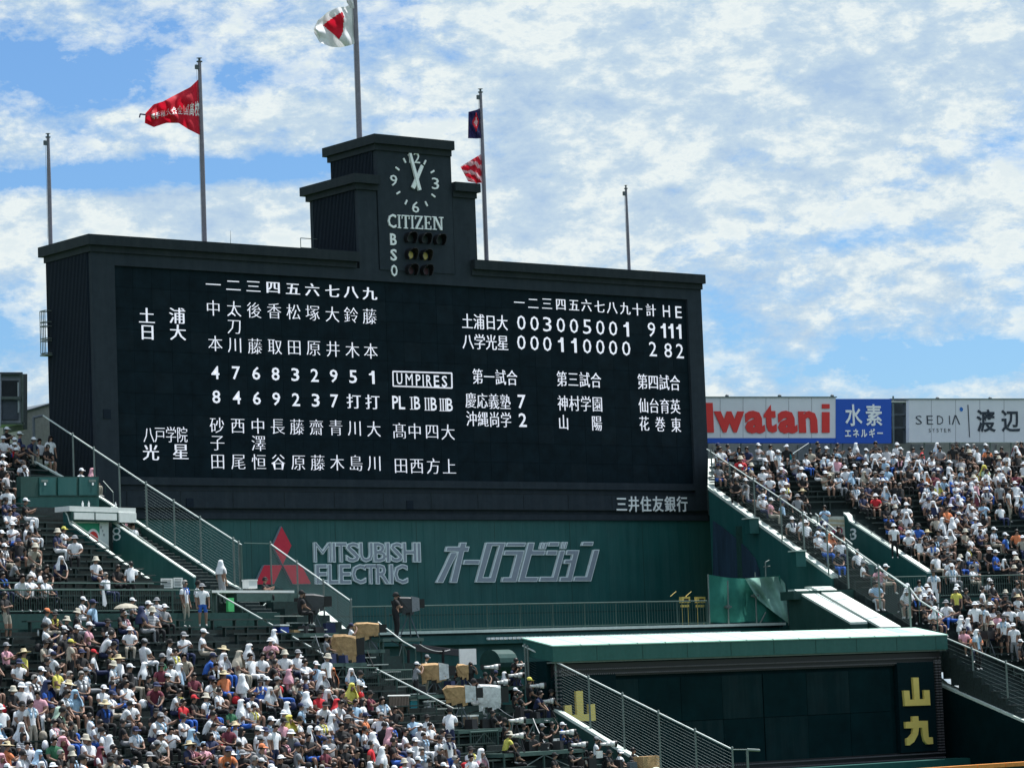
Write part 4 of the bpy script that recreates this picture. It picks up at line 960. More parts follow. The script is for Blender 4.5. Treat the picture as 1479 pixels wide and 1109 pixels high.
pipe_rail('upper_stair_rail', 'inner white handrail along the entrance of the upper right stand', FR, -2.4, [(1178, 742), (1231, 786)], (1180, 1231), .04, 1.0)
pipe_rail('upper_stair_rail', 'white handrail beyond the wire fence above the roof', FR, -1.6, [(1247, 805), (1290, 833), (1315, 850), (1327, 866), (1362, 888)], (1248, 1315, 1327, 1353), .04, 1.0)
wire_fence('lower_edge_fence', 'wire fence sloping down right of the dark screen building', FR, -1.75, [(1366, 921), (1479, 968), (1560, 1001)], [(1358, 988), (1479, 1040), (1560, 1075)], (1404, 1453, 1510), 13)
PRr = [FR.atv(*q, -15.95) for q in ((1356, 833), (1600, 830))]
railing('walkway_railing', 'long green bar railing along the walkway of the right stand', [tuple(p_[:2]) for p_ in PRr], PRr[0][2], 12.48, .12, 1.9)
PRr = [FR.atv(*q, -15.4) for q in ((1258, 834), (1338, 833.5))]
railing('entrance_railing', 'short bar railing in front of the right entrance stairs', [tuple(p_[:2]) for p_ in PRr], PRr[0][2], 12.0, .12, 1.6)
# right entrance
m = MB(); m.fbox(FR, UB-.1, UA+.1, -15.7, -6.5, 11.2, 12.0); part('entrance_floor', m, CONC, rs)
re_ = thing('right_entrance', 'spectator entrance with white sign and sloped green wall, number 3', 'entrance', (35, -10, 12))
UA, UB = -2.55, -4.75
C1, C2 = vz(FR, 1226, 751, UB), vz(FR, 1339, 825, UB)
def sw2(u0, u1, pts, name):
    for (va, za), (vb, zb3) in zip(pts, pts[1:]):
        m_ = MB(); q = [(u0, va, za), (u1, va, za), (u1, vb, zb3), (u0, vb, zb3)]
        m_.prism([FR.w(u, v, 11.5) for u, v, z in q], [FR.w(u, v, z-.09) for u, v, z in q]); part(name, m_, GREEN, re_)
        m_ = MB(); m_.prism([FR.w(u, v, z-.088) for u, v, z in q], [FR.w(u, v, z) for u, v, z in q]); part('coping', m_, COPE, re_)
sw2(UB-.3, UB, [(C1[0]+.8, C1[1]+.55), (C1[0]+.2, C1[1]+.25), C1, C2], 'side_wall')
D1 = vz(FR, 1176, 750, UA); sw2(UA, UA+.28, [(C1[0]+.8, D1[1]+.3), D1, vz(FR, 1245, 800, UA), vz(FR, 1262, 812, UA)], 'side_wall')
VBr = C1[0]+.45
def rpt(px, py, v=VBr): return FR.atv(px, py, v)
nR = np.array([s15, c15, 0]); er = np.array([c15, -s15, 0])
m = MB(); m.extrude([rpt(1173, 745.5), rpt(1222.5, 745.5), rpt(1223, 792), rpt(1174, 792)], nR*.1); bd = part('entrance_board', m, mat('sign_cream', (.62, .63, .56), .6), re_)
m = MB(); GOLD = mat('sign_gold', (.5, .34, .12), .6)
for i in range(24):
    for j in range(2):
        P = rpt(1184+i*1.55, 748.5+j*6.5+i*.09, VBr-.012); m.extrude([P, P+er*.025, P+er*.028-EZ*(.13-.02*j), P+er*.0-EZ*(.13-.02*j)], nR*.008)
part('rays', m, GOLD, bd)
m = MB()
for ch, px, w_ in (('3', 1203, .30), ('D', 1212.5, .36)): put(m, ch, rpt(px, 766.5, VBr-.014), er, EZ, w_, .36, None, .02, 0, True, 0, -nR, .12)
part('sign_lettering', m, mat('sign_crimson', (.42, .02, .09), .5), bd)
m = MB(); P = FR.atu(1233, 771, UB); nn = np.array([-c15, s15, 0])*1.0
nn = FR.w(1, 0, 0)-FR.w(0, 0, 0); evr = FR.w(0, -1, 0)-FR.w(0, 0, 0)
put(m, '3', P+nn*.015, evr, EZ, .62, .56, None, .015, 0, True, 0, nn); put(m, '1', FR.atu(1228.7, 774, UB)+nn*.015, evr, EZ, .14, .26, None, 0, 0, True, 0, nn); part('entrance_number', m, CHALK, re_)
hand_rail(FR, UB-.12, [vz(FR, 1233, 751, UB-.12), vz(FR, 1284, 784.5, UB-.12)], 'hand_rail', re_, (.05, .5, 1), .03, .35)
m = MB(); a, b = rpt(1168, 739.5, VBr+.3), rpt(1223, 739, VBr+.3); m.tube(a, b, .03); m.tube(rpt(1214, 740, VBr+.3), rpt(1214, 746, VBr+.3), .06); part('back_rail', m, STEEL, re_)
for i in range(26):
    v = -15.6+i*.35; st = MB(); st.fbox(FR, -4.7, -2.6, v, v+.36, 11, 12.0+i*.11); 
    if 12+i*.11 < zr(v): part('stair_step', st, CONC, re_)

# ------------------------------------------------------------------ advertising boards above the right stand
b0, b1 = atZ(1018, 574, 24.02), None
P0 = CAM+ray(1018, 574)*165; P1 = CAM+ray(1479, 577.5)*((P0[2]-CAM[2])/ray(1479, 577.5)[2])
ed = (P1-P0); ed[2] = 0; ed /= np.linalg.norm(ed); nb = np.array([ed[1], -ed[0], 0])    # towards the field
def bp(px, py, off=0.0): return meet(px, py, P0+nb*off, nb)
def bbox(px0, py0, px1, py1, d, off=0.0):
    m_ = MB(); m_.extrude([bp(px0, py0, off), bp(px1, py0, off), bp(px1, py1, off), bp(px0, py1, off)], -nb*d); return m_
s1 = thing('advertising_board', 'long white board with big red Iwatani lettering and a blue end panel', 'sign', P0)
part('white_board', bbox(990, 574.2, 1207, 632.5, .3), BANW, s1)
for px in range(1040, 1205, 33): part('sheet_seam', bbox(px, 574.5, px+.7, 632, .02, .012), mat('seam_grey', (.42, .43, .46), .6), s1)
part('board_frame', bbox(990, 572.6, 1209, 574, .4, .06), STEEL, s1)
part('blue_strip', bbox(990, 632.8, 1209, 639.6, .32, .02), BANB, s1)
bl = part('blue_panel', bbox(1207.5, 576, 1287.5, 640, .34, .04), BANB, s1)
m = MB()
for ch, a, b, t_, bt in (('I', 1019.5, 1031, 581.8, 624.5), ('w', 1032, 1076, 594, 624.5), ('a', 1076.5, 1105, 593, 626), ('t', 1104, 1122, 584.5, 625), ('a', 1124, 1152, 593, 626), ('n', 1154, 1181, 593.5, 625)):
    P, Q = bp(a, bt, .03), bp(b, bt, .03); T = bp((a+b)/2, t_, .03); w_ = np.linalg.norm(Q-P); h_ = T[2]-(P[2]+Q[2])/2
    put(m, ch, (P+Q)/2+EZ*h_/2, ed, EZ, w_, h_, None, .045, .03, True, 0, nb)
for a, b, t_, bt in ((1187, 1198, 595, 624.8), (1187, 1198, 583.5, 590)):
    m.extrude([bp(a, t_, .03), bp(b, t_, .03), bp(b, bt, .03), bp(a, bt, .03)], nb*.03)
part('lettering', m, BANR, s1, kind='stuff')
m = MB()
for ch, px in (('水', 1232.5), ('素', 1262)):
    P = bp(px, 599.5, .06); put(m, ch, P, ed, EZ, 1.10, 1.24, None, .016, .02, False, 0, nb)
for i, ch in enumerate('エネルギー'):
    P = bp(1224.5+i*11.6, 625.5, .06); put(m, ch, P, ed, EZ, .42, .50, None, .03, .02, False, 0, nb)
part('lettering', m, CHALK, bl, kind='stuff')
s2 = thing('advertising_board', 'white board with thin SEDIA SYSTEM lettering and large black characters', 'sign', bp(1400, 639))
part('white_board', bbox(1313, 577, 1600, 638.8, .3), BANW, s2); part('board_frame', bbox(1312, 575.4, 1600, 576.8, .4, .06), STEEL, s2)
for px in range(1345, 1600, 35): part('sheet_seam', bbox(px, 577.3, px+.6, 638.5, .02, .012), MATS['seam_grey'], s2)
m = MB()
for ch, px in (('S', 1327), ('E', 1343), ('D', 1358), ('I', 1371.5)): put(m, ch, bp(px, 606.5, .02), ed, EZ, .40 if ch != 'I' else .05, .48, None, -.012, .01, True, 0, nb)
for a, b in ((1375, 1379.7), (1385.3, 1380.3)):
    P, Q = bp(a, 613, .02), bp(b, 599.5, .02); m.extrude([P, P+ed*.07, Q+ed*.035, Q-ed*.035], nb*.01)
for i, ch in enumerate('SYSTEM'): put(m, ch, bp(1343+i*5.6, 621.3, .02), ed, EZ, .135, .20, None, -.01, .01, True, 0, nb)
m.extrude([bp(1397.5, 584.5, .02), bp(1398.6, 584.5, .02), bp(1401, 631.5, .02), bp(1399.9, 631.5, .02)], nb*.01)
for ch, px, py in (('渡', 1424, 607.5), ('辺', 1459.5, 607.5), ('組', 1495, 607.5)): put(m, ch, bp(px, py, .02), ed, EZ, 1.25, 1.30, None, .018, .02, False, 0, nb)
part('lettering', m, INK, s2, kind='stuff')
m = MB(); P = bp(1388.5, 591, .02); m.extrude([P+ed*.11*math.cos(a)+EZ*.12*math.sin(a) for a in np.linspace(0, 6.283, 16, endpoint=False)], nb*.01); part('blue_dot', m, mat('dot_blue', (.01, .16, .55), .5), s2)
# steel frame and wall behind the boards
bw = thing('concourse_wall', 'grey concourse wall and steel posts under the advertising boards', 'wall', bp(1200, 700, -2))
part('wall_face', bbox(990, 620, 1600, 720, .3, -2.2), GREYB, bw)
for px in list(range(1030, 1600, 41)): part('wall_panel', bbox(px, 642, px+31 - (px % 3)*6, 700, .08, -2.08), mat('panel_grey', (.24, .26, .28), .7) if px % 2 else mat('panel_pale', (.36, .36, .34), .8), bw)
for px in (1022, 1038, 1070, 1100, 1135, 1170, 1200, 1217, 1290, 1335, 1372, 1385, 1430, 1460, 1500):
    m = MB(); m.tube(bp(px, 572 if 1288 < px < 1312 else 636, -.6), bp(px+1, 700, -.6), .05); part('post', m, STEEL, bw)
m = MB(); m.tube(bp(1008, 579, -.5), bp(1600, 583, -.5), .05); part('beam', m, STEEL, bw)
part('tower_frame', bbox(1286, 575.5, 1311, 581, .3, -.9), DGREY, bw)
for py in (597, 616): part('tower_frame', bbox(1286, py, 1311, py+3, .3, -.9), DGREY, bw)
part('tower_back', bbox(1284, 577, 1313, 640, .2, -1.6), mat('tower_back', (.05, .065, .075), .7), bw)
part('tower_frame', bbox(1308.5, 576, 1311.5, 640, .3, -.85), DGREY, bw)
for px in (1050, 1126, 1202, 1354, 1430):
    m = MB(); P = bp(px, 573 if px < 1300 else 576.5, -.1); m.lathe([(.10, 0), (.10, .08), (0, .15)], P, 8); part('lamp_cap', m, DGREY, s1 if px < 1300 else s2)
# blue umbrella-like bundle on a pole held by a spectator
m = MB(); a, b = FR.atv(1168, 640, -.5), FR.atv(1145, 655, -.5); m.tube(a, b, .02); P = FR.atv(1143, 660, -.5)
o = part('flag_stick', m, WHITE); tag(o, 'white stick with a light blue bundle held up in the top right rows', 'stick')
m = MB(); m.lathe([(0, .22), (.17, .16), (.22, 0), (.16, -.16), (0, -.22)], P, 9); q_ = part('bundle', m, CYANP); q_.parent = o

# ------------------------------------------------------------------ buildings behind the left stand
lb_ = thing('stair_tower', 'grey steel framed tower at the far left edge of the picture', 'tower', atY(20, 640, 14))
YT = 14
def ybox(px0, py0, px1, py1, y, d, mt_, name, parent):
    m_ = MB(); m_.extrude([atY(px0, py0, y), atY(px1, py0, y), atY(px1, py1, y), atY(px0, py1, y)], (0, d, 0)); return part(name, m_, mt_, parent)
ybox(-40, 538, 33, 612, YT, 2.0, mat('tower_grey', (.30, .34, .38), .7), 'back', lb_); ybox(33.5, 540, 39.5, 620, YT+.5, 2.0, mat('tower_dark', (.08, .095, .10), .7), 'side', lb_)
ybox(3.5, 549.5, 27, 573, YT-.06, .05, mat('tower_opening', (.03, .037, .045), .7), 'opening', lb_); ybox(3.5, 578, 27, 606, YT-.06, .05, mat('tower_opening2', (.10, .12, .15), .7), 'opening', lb_)
ybox(25.6, 552, 27.4, 575, YT-.1, .03, mat('sky_gap', (.6, .66, .7), .6), 'bright_bar', lb_); ybox(26, 578, 28, 596, YT-.1, .03, MATS['sky_gap'], 'bright_bar', lb_)
ybox(-20, 572.5, 30, 576.5, YT-.2, .12, STEEL, 'beam', lb_); ybox(32, 541, 34, 612, YT-.2, .15, STEEL, 'column', lb_); ybox(-20, 537.5, 32.5, 540.5, YT-.2, .2, DGREY, 'beam', lb_)
ybox(-12, 540, 1.5, 616, YT-.25, .2, mat('pale_column', (.45, .49, .56), .7), 'column', lb_); ybox(0, 610, 36, 613, YT-.2, .2, STEEL, 'beam', lb_)
gb = thing('grey_hall', 'plain grey hall behind the left stand with sloping roof edge', 'building', atY(60, 650, 18))
m = MB(); m.extrude([atY(30, 596, 18), atY(82, 581, 18), atY(100, 700, 18), atY(30, 700, 18)], (0, 3, 0)); part('wall', m, mat('hall_grey', (.34, .33, .31), .8, dirt=.2), gb)
m = MB(); m.extrude([atY(30, 594.5, 17.9), atY(82, 579.5, 17.9), atY(82, 581.5, 17.9), atY(30, 596.5, 17.9)], (0, 3.2, 0)); part('roof_edge', m, DGREY, gb)
m = MB(); m.fbox(FL, -36, -3.0, 4.7, 5.0, 18, FL.uvz(FL.atv(30, 617, 4.7))[2]); part('back_wall', m, mat('back_wall_green', (.045, .065, .075), .7, dirt=.2), ls)
m = MB(); P = FL.atv(48, 617, 4.6); m.fbox(FL, -5.2, -3.4, 4.6, 5.1, P[2]-.02, P[2]+.05); part('back_wall_cap', m, COPE, ls)
# orange padding at the bottom right corner
P = atZ(1343, 1108, 4.6); Q = atZ(1479, 1101, 4.6)
if P[1] > -100 and P[1] < 20: pass
pY = -29.5; a, b = atY(1300, 1108.5, pY), atY(1479, 1101.5, pY)
of = thing('outfield_fence', 'orange topped outfield fence in the bottom right corner', 'fence', (a[0], pY, 0))
zo = (a[2]+b[2])/2
for i in range(7):
    x0 = a[0]-.7+i*1.6; m = MB(); m.box((x0, pY-.2, zo-.16), (x0+1.56, pY+.2, zo)); part('padding', m, ORANGE, of)
m = MB(); m.box((a[0]-.7, pY-.12, 0), (a[0]+10.5, pY+.12, zo-.16)); part('fence_wall', m, DKGREEN, of)
m = MB(); m.box((-60, pY+.4, 0), (30, pY+1.5, 3.0)); struct('field_wall', m, DKGREEN)
# dull blue panel below the right stand's edge
m = MB(); pts = [(1031, 752), (1045, 762), (1062, 776), (1078, 790), (1091, 806), (1097, 824), (1098, 834), (1031, 834)]
wA, wB = FR.w(1.07, -3.72, 0), FR.w(-.13, -13.64, 0); wd_ = (wB-wA)/np.linalg.norm(wB-wA); wn_ = np.array([wd_[1], -wd_[0], 0]); wn_ = wn_ if wn_[0] < 0 else -wn_
m.extrude([meet(px, py, wA+wn_*.04, wn_) for px, py in pts], wn_*.05); o = part('dull_blue_panel', m, mat('panel_dull_blue', (.022, .05, .085), .6, var=.3, scale=1.2, stretch=(3, 3, .3))); tag(o, 'dull blue panel on the edge wall beside the green wall', 'tarpaulin')

# ------------------------------------------------------------------ people
SKIN = mat('skin', (.29, .170, .122), .6, var=.08); HAIR = mat('hair_black', (.012, .010, .010), .5); HAIRG = mat('hair_grey', (.28, .27, .26), .7)
HAT_T = mat('hat_beige', (.56, .52, .43), .8); HAT_S = mat('straw', (.58, .49, .31), .8); SHOE = mat('shoe_white', (.5, .5, .5), .6)
COLS = {'W': ('white', (.84, .86, .90)), 'K': ('black', (.014, .014, .016)), 'G': ('grey', (.25, .26, .28)), 'N': ('navy', (.02, .03, .085)), 'B': ('blue', (.03, .12, .48)), 'L': ('light blue', (.38, .56, .74)),
        'R': ('red', (.55, .02, .03)), 'P': ('pink', (.72, .38, .45)), 'Y': ('yellow', (.72, .66, .14)), 'O': ('orange', (.70, .22, .09)), 'T': ('beige', (.44, .40, .33)), 'V': ('green', (.03, .14, .07)),
        'U': ('lavender', (.50, .47, .74)), 'M': ('maroon', (.16, .03, .05)), 'S': ('striped', (.45, .46, .48)), 'Q': ('mint', (.55, .72, .58))}
CM = {k_: mat('cloth_'+v[0].replace(' ', '_'), v[1], .8, var=.10, scale=14, trans=.12 if k_ in 'WLPYUQT' else 0) for k_, v in COLS.items()}
_st = CM['S'].node_tree; wv = _st.nodes.new('ShaderNodeTexWave'); wv.bands_direction = 'Z'; wv.inputs['Scale'].default_value = 6; _tc = [n for n in _st.nodes if n.type == 'TEX_COORD'][0]
_st.links.new(_tc.outputs['Object'], wv.inputs['Vector']); _rp = [n for n in _st.nodes if n.type == 'VALTORGB'][0]; _rp.color_ramp.elements[0].color = (.03, .03, .06, 1); _rp.color_ramp.elements[1].color = (.8, .8, .82, 1); _st.links.new(wv.outputs[0], _rp.inputs[0])
SOCK = CM['W']

def skinned(joints, edges, iters=1):
    """one continuous body grown over a jointed skeleton; returns verts, quads, material ids"""
    me = bpy.data.meshes.new('b'); names = list(joints); me.from_pydata([joints[n_][0] for n_ in names], [(names.index(a), names.index(b)) for a, b, _ in edges], [])
    o = bpy.data.objects.new('b', me); col.objects.link(o)
    sk = o.modifiers.new('s', 'SKIN'); sk.use_smooth_shade = True; sk.branch_smoothing = .6
    for i, n_ in enumerate(names):
        r_ = joints[n_][1]; me.skin_vertices[0].data[i].radius = r_ if isinstance(r_, tuple) else (r_, r_)
    me.skin_vertices[0].data[names.index('pelvis')].use_root = True
    su = o.modifiers.new('u', 'SUBSURF'); su.levels = iters
    m2 = bpy.data.meshes.new_from_object(o.evaluated_get(bpy.context.evaluated_depsgraph_get()))
    V = np.array([tuple(v.co) for v in m2.vertices]); F_ = [tuple(p.vertices) for p in m2.polygons]
    bpy.data.objects.remove(o); bpy.data.meshes.remove(me); bpy.data.meshes.remove(m2)
    A = np.array([joints[a][0] for a, b, c_ in edges], float); B = np.array([joints[b][0] for a, b, c_ in edges], float); lab = [c_ for _, _, c_ in edges]
    cen = np.array([V[list(f)].mean(0) for f in F_]); d = np.empty((len(cen), len(A)))
    for i in range(len(A)):
        ab = B[i]-A[i]; t = np.clip(((cen-A[i]) @ ab)/max(1e-9, ab @ ab), 0, 1); d[:, i] = np.linalg.norm(cen-(A[i]+t[:, None]*ab), axis=1)
    return V, F_, [lab[i] for i in d.argmin(1)]
def body(pose):
    """joints of one pose; local +y is behind the person, -y in front; 0 skin 1 top 2 bottom 3 shoes"""
    J = {}; stand = pose.startswith('stand')
    hz = .92 if stand else .50; lean = {'sit': -.03, 'sit_phone': .02, 'sit_lean': -.26, 'sit_hand': -.02, 'sit_back': .08, 'stand': 0, 'stand_arms': 0, 'stand_lean': -.18, 'stand_cam': -.05}[pose]
    J['pelvis'] = ((0, .02, hz), (.175, .130)); J['waist'] = ((0, .03+lean*.3, hz+.20), (.178, .135)); J['chest'] = ((0, .02+lean*.75, hz+.40), (.205, .145)); J['neck'] = ((0, .0+lean, hz+.555), .062)
    J['skull0'] = ((0, -.02+lean*1.12, hz+.640), (.068, .080)); J['skull1'] = ((0, -.01+lean*1.16, hz+.740), (.074, .088)); J['nose'] = ((0, -.135+lean*1.15, hz+.685), .014)
    E_ = [('pelvis', 'waist', 1), ('waist', 'chest', 1), ('chest', 'neck', 1), ('neck', 'skull0', 0), ('skull0', 'skull1', 0), ('skull0', 'nose', 0)]
    for s, sd in ((1, 'r'), (-1, 'l')):
        sh = (s*.19, .02+lean*.85, hz+.475)
        arms = {'sit': ((s*.25, -.08+lean*.6, hz+.22), (s*.14, -.30, hz+.13), (s*.06, -.36, hz+.12)), 'sit_phone': ((s*.25, -.12, hz+.24), (s*.13, -.33, hz+.33), (s*.05, -.39, hz+.38)),
                'sit_lean': ((s*.26, -.30, hz+.24), (s*.13, -.47, hz+.06), (s*.05, -.53, hz+.0)), 'sit_hand': ((s*.27, -.12, hz+.25), (s*.20, -.24, hz+.50), (s*.08, -.19, hz+.66)) if s > 0 else ((s*.25, -.08, hz+.22), (s*.14, -.30, hz+.13), (s*.06, -.36, hz+.12)),
                'sit_back': ((s*.29, .14, hz+.22), (s*.27, .16, hz+.02), (s*.27, .10, hz-.05)), 'stand': ((s*.25, .03, hz+.20), (s*.25, -.05, hz-.04), (s*.24, -.09, hz-.14)),
                'stand_arms': ((s*.27, -.05, hz+.22), (s*.08, -.22, hz+.27), (s*-.06, -.20, hz+.28)), 'stand_lean': ((s*.25, -.20, hz+.20), (s*.16, -.38, hz+.16), (s*.10, -.45, hz+.16)),
                'stand_cam': ((s*.28, -.15, hz+.28), (s*.16, -.30, hz+.52), (s*.08, -.30, hz+.62))}[pose]
        J['sh'+sd] = (sh, .082); J['el'+sd] = (arms[0], .047); J['wr'+sd] = (arms[1], .030); J['ha'+sd] = (arms[2], (.036, .022)); h = np.array(arms[2]); dr = h-np.array(arms[1]); dr /= np.linalg.norm(dr)
        J['fi'+sd] = (tuple(h+dr*.07), (.028, .012)); J['th'+sd] = (tuple(h+dr*.015+np.array([-s*.05, -.01, .02])), .011)
        mid = tuple((np.array(sh)*.35+np.array(arms[0])*.65)); J['sl'+sd] = (mid, .080)
        E_ += [('chest', 'sh'+sd, 1), ('sh'+sd, 'sl'+sd, 1), ('sl'+sd, 'el'+sd, 0), ('el'+sd, 'wr'+sd, 0), ('wr'+sd, 'ha'+sd, 0), ('ha'+sd, 'fi'+sd, 0), ('ha'+sd, 'th'+sd, 0)]
        if stand: leg = ((s*.10, .0, hz-.08), (s*.12, -.03, .50), (s*.13, .02, .09), (s*.14, -.11, .045))
        else: leg = ((s*.10, -.02, .48), (s*.15, -.42, .50), (s*.13, -.40+(.05 if pose == 'sit_lean' else 0), .10), (s*.14, -.54, .045))
        J['hip'+sd] = (leg[0], .108); J['kn'+sd] = (leg[1], .068); J['an'+sd] = (leg[2], .040); J['to'+sd] = (leg[3], (.042, .030))
        kmid = tuple(np.array(leg[0])*.25+np.array(leg[1])*.75); J['km'+sd] = (kmid, .074)
        E_ += [('pelvis', 'hip'+sd, 2), ('hip'+sd, 'km'+sd, 2), ('km'+sd, 'kn'+sd, 4), ('kn'+sd, 'an'+sd, 4), ('an'+sd, 'to'+sd, 3)]
    V, F_, M_ = skinned(J, E_)
    return V, F_, M_, np.array(J['skull0'][0])*.35+np.array(J['skull1'][0])*.65, lean
POSES = ['sit', 'sit_phone', 'sit_lean', 'sit_hand', 'sit_back', 'stand', 'stand_arms', 'stand_lean', 'stand_cam']
PB = {}
for p_ in POSES:
    V, F_, M_, hc, ln = body(p_)
    for sh_ in (0, 1):       # shorts (bare shins) or long trousers
        me = bpy.data.meshes.new('body_'+p_); me.from_pydata([tuple(v) for v in V], [], F_)
        ids = [(0 if sh_ == 0 else 2) if i == 4 else i for i in M_]
        for k_ in range(4): me.materials.append([SKIN, CM['W'], CM['K'], SHOE][k_])
        me.polygons.foreach_set('material_index', ids); me.polygons.foreach_set('use_smooth', [True]*len(F_)); me.update()
        PB[(p_, sh_)] = (me, hc, V, F_, ids, ln)
# headgear about the head's centre (head ~ .085 x .10 x .12)
def lm(name, build):
    m_ = MB(); build(m_); me = m_.mesh(name, (0, 0, 0), True); return me
def _hair(m_, f=1.0):
    m_.lathe([(0, .150*f), (.05, .142*f), (.085, .115*f), (.108, .07), (.116, .02), (.112, -.03)], (0, .012, 0), 12, sy=1.05, a0=R(-35), a1=R(215)); m_.lathe([(0, .151*f), (.05, .143*f), (.085, .116*f), (.107, .075)], (0, .010, 0), 12)
def _long(m_):
    _hair(m_); m_.lathe([(.116, .02), (.120, -.06), (.125, -.16), (.10, -.24)], (0, .02, 0), 10, a0=R(-25), a1=R(205))
def _cap(m_):
    m_.lathe([(0, .165), (.06, .155), (.10, .12), (.122, .06), (.122, .03)], (0, .005, 0), 12)
    m_.lathe([(.118, .035), (.17, .02), (.205, .005)], (0, -.01, .01), 8, a0=R(212), a1=R(328), sy=1.0); m_.lathe([(.118, .025), (.205, -.005)], (0, -.01, .01), 8, a0=R(212), a1=R(328))
def _bucket(m_): m_.lathe([(0, .165), (.075, .16), (.10, .13), (.118, .05), (.155, .0), (.185, -.025), (.18, -.03), (.12, .03)], n=14)
def _straw(m_): m_.lathe([(0, .17), (.08, .165), (.095, .14), (.115, .05), (.20, .035), (.27, .02), (.265, .012), (.115, .035)], n=16)
def _hood(m_):
    m_.lathe([(0, .17), (.07, .155), (.115, .10), (.140, .0), (.150, -.08), (.19, -.15), (.235, -.22), (.265, -.32), (.27, -.45)], (0, .03, 0), 14, a0=R(-52), a1=R(232), sy=.78); m_.lathe([(0, .171), (.07, .156), (.113, .10)], (0, .015, 0), 12, sy=1.05)
    m_.lathe([(.146, .0), (.156, -.08), (.196, -.15), (.241, -.22), (.271, -.32), (.276, -.45)], (0, .031, 0), 14, a0=R(-52), a1=R(232), sy=.79)
def _towel(m_):
    for s in (1, -1):
        pts = [(s*.05, .085, -.15), (s*.10, .03, -.155), (s*.11, -.06, -.19), (s*.085, -.125, -.30), (s*.08, -.14, -.46)]
        for a, b in zip(pts, pts[1:]): m_.prism([(a[0]-.035, a[1]-.012, a[2]), (a[0]+.035, a[1]-.012, a[2]), (a[0]+.035, a[1]+.012, a[2]), (a[0]-.035, a[1]+.012, a[2])], [(b[0]-.035, b[1]-.012, b[2]), (b[0]+.035, b[1]-.012, b[2]), (b[0]+.035, b[1]+.012, b[2]), (b[0]-.035, b[1]+.012, b[2])])
HM = {'hair': lm('hair', _hair), 'long_hair': lm('long_hair', _long), 'cap': lm('cap', _cap), 'bucket_hat': lm('bucket_hat', _bucket), 'straw_hat': lm('straw_hat', _straw), 'hood_towel': lm('hood_towel', _hood), 'towel': lm('towel', _towel)}
for k_ in HM: HM[k_].materials.append(HAIR)
HEAD = {'h': ('hair', HAIR, 'short black hair'), 'b': ('hair', HAIRG, 'grey hair'), 'l': ('long_hair', HAIR, 'long black hair'), 'w': ('cap', CM['W'], 'white cap'), 'k': ('cap', CM['K'], 'black cap'), 'n': ('cap', CM['N'], 'navy cap'),
        'r': ('cap', CM['R'], 'red cap'), 'g': ('cap', CM['G'], 'grey cap'), 'y': ('cap', CM['Y'], 'yellow cap'), 'o': ('cap', CM['O'], 'orange cap'), 't': ('bucket_hat', HAT_T, 'beige sun hat'), 's': ('straw_hat', HAT_S, 'wide straw hat')}
HOODC = {'H': 'W', 'L': 'L', 'P': 'P', 'Y': 'Y', 'O': 'O', 'T': 'T', 'N': 'N', 'V': 'V', 'U': 'U', 'R': 'R', 'Q': 'Q', 'M': 'M'}
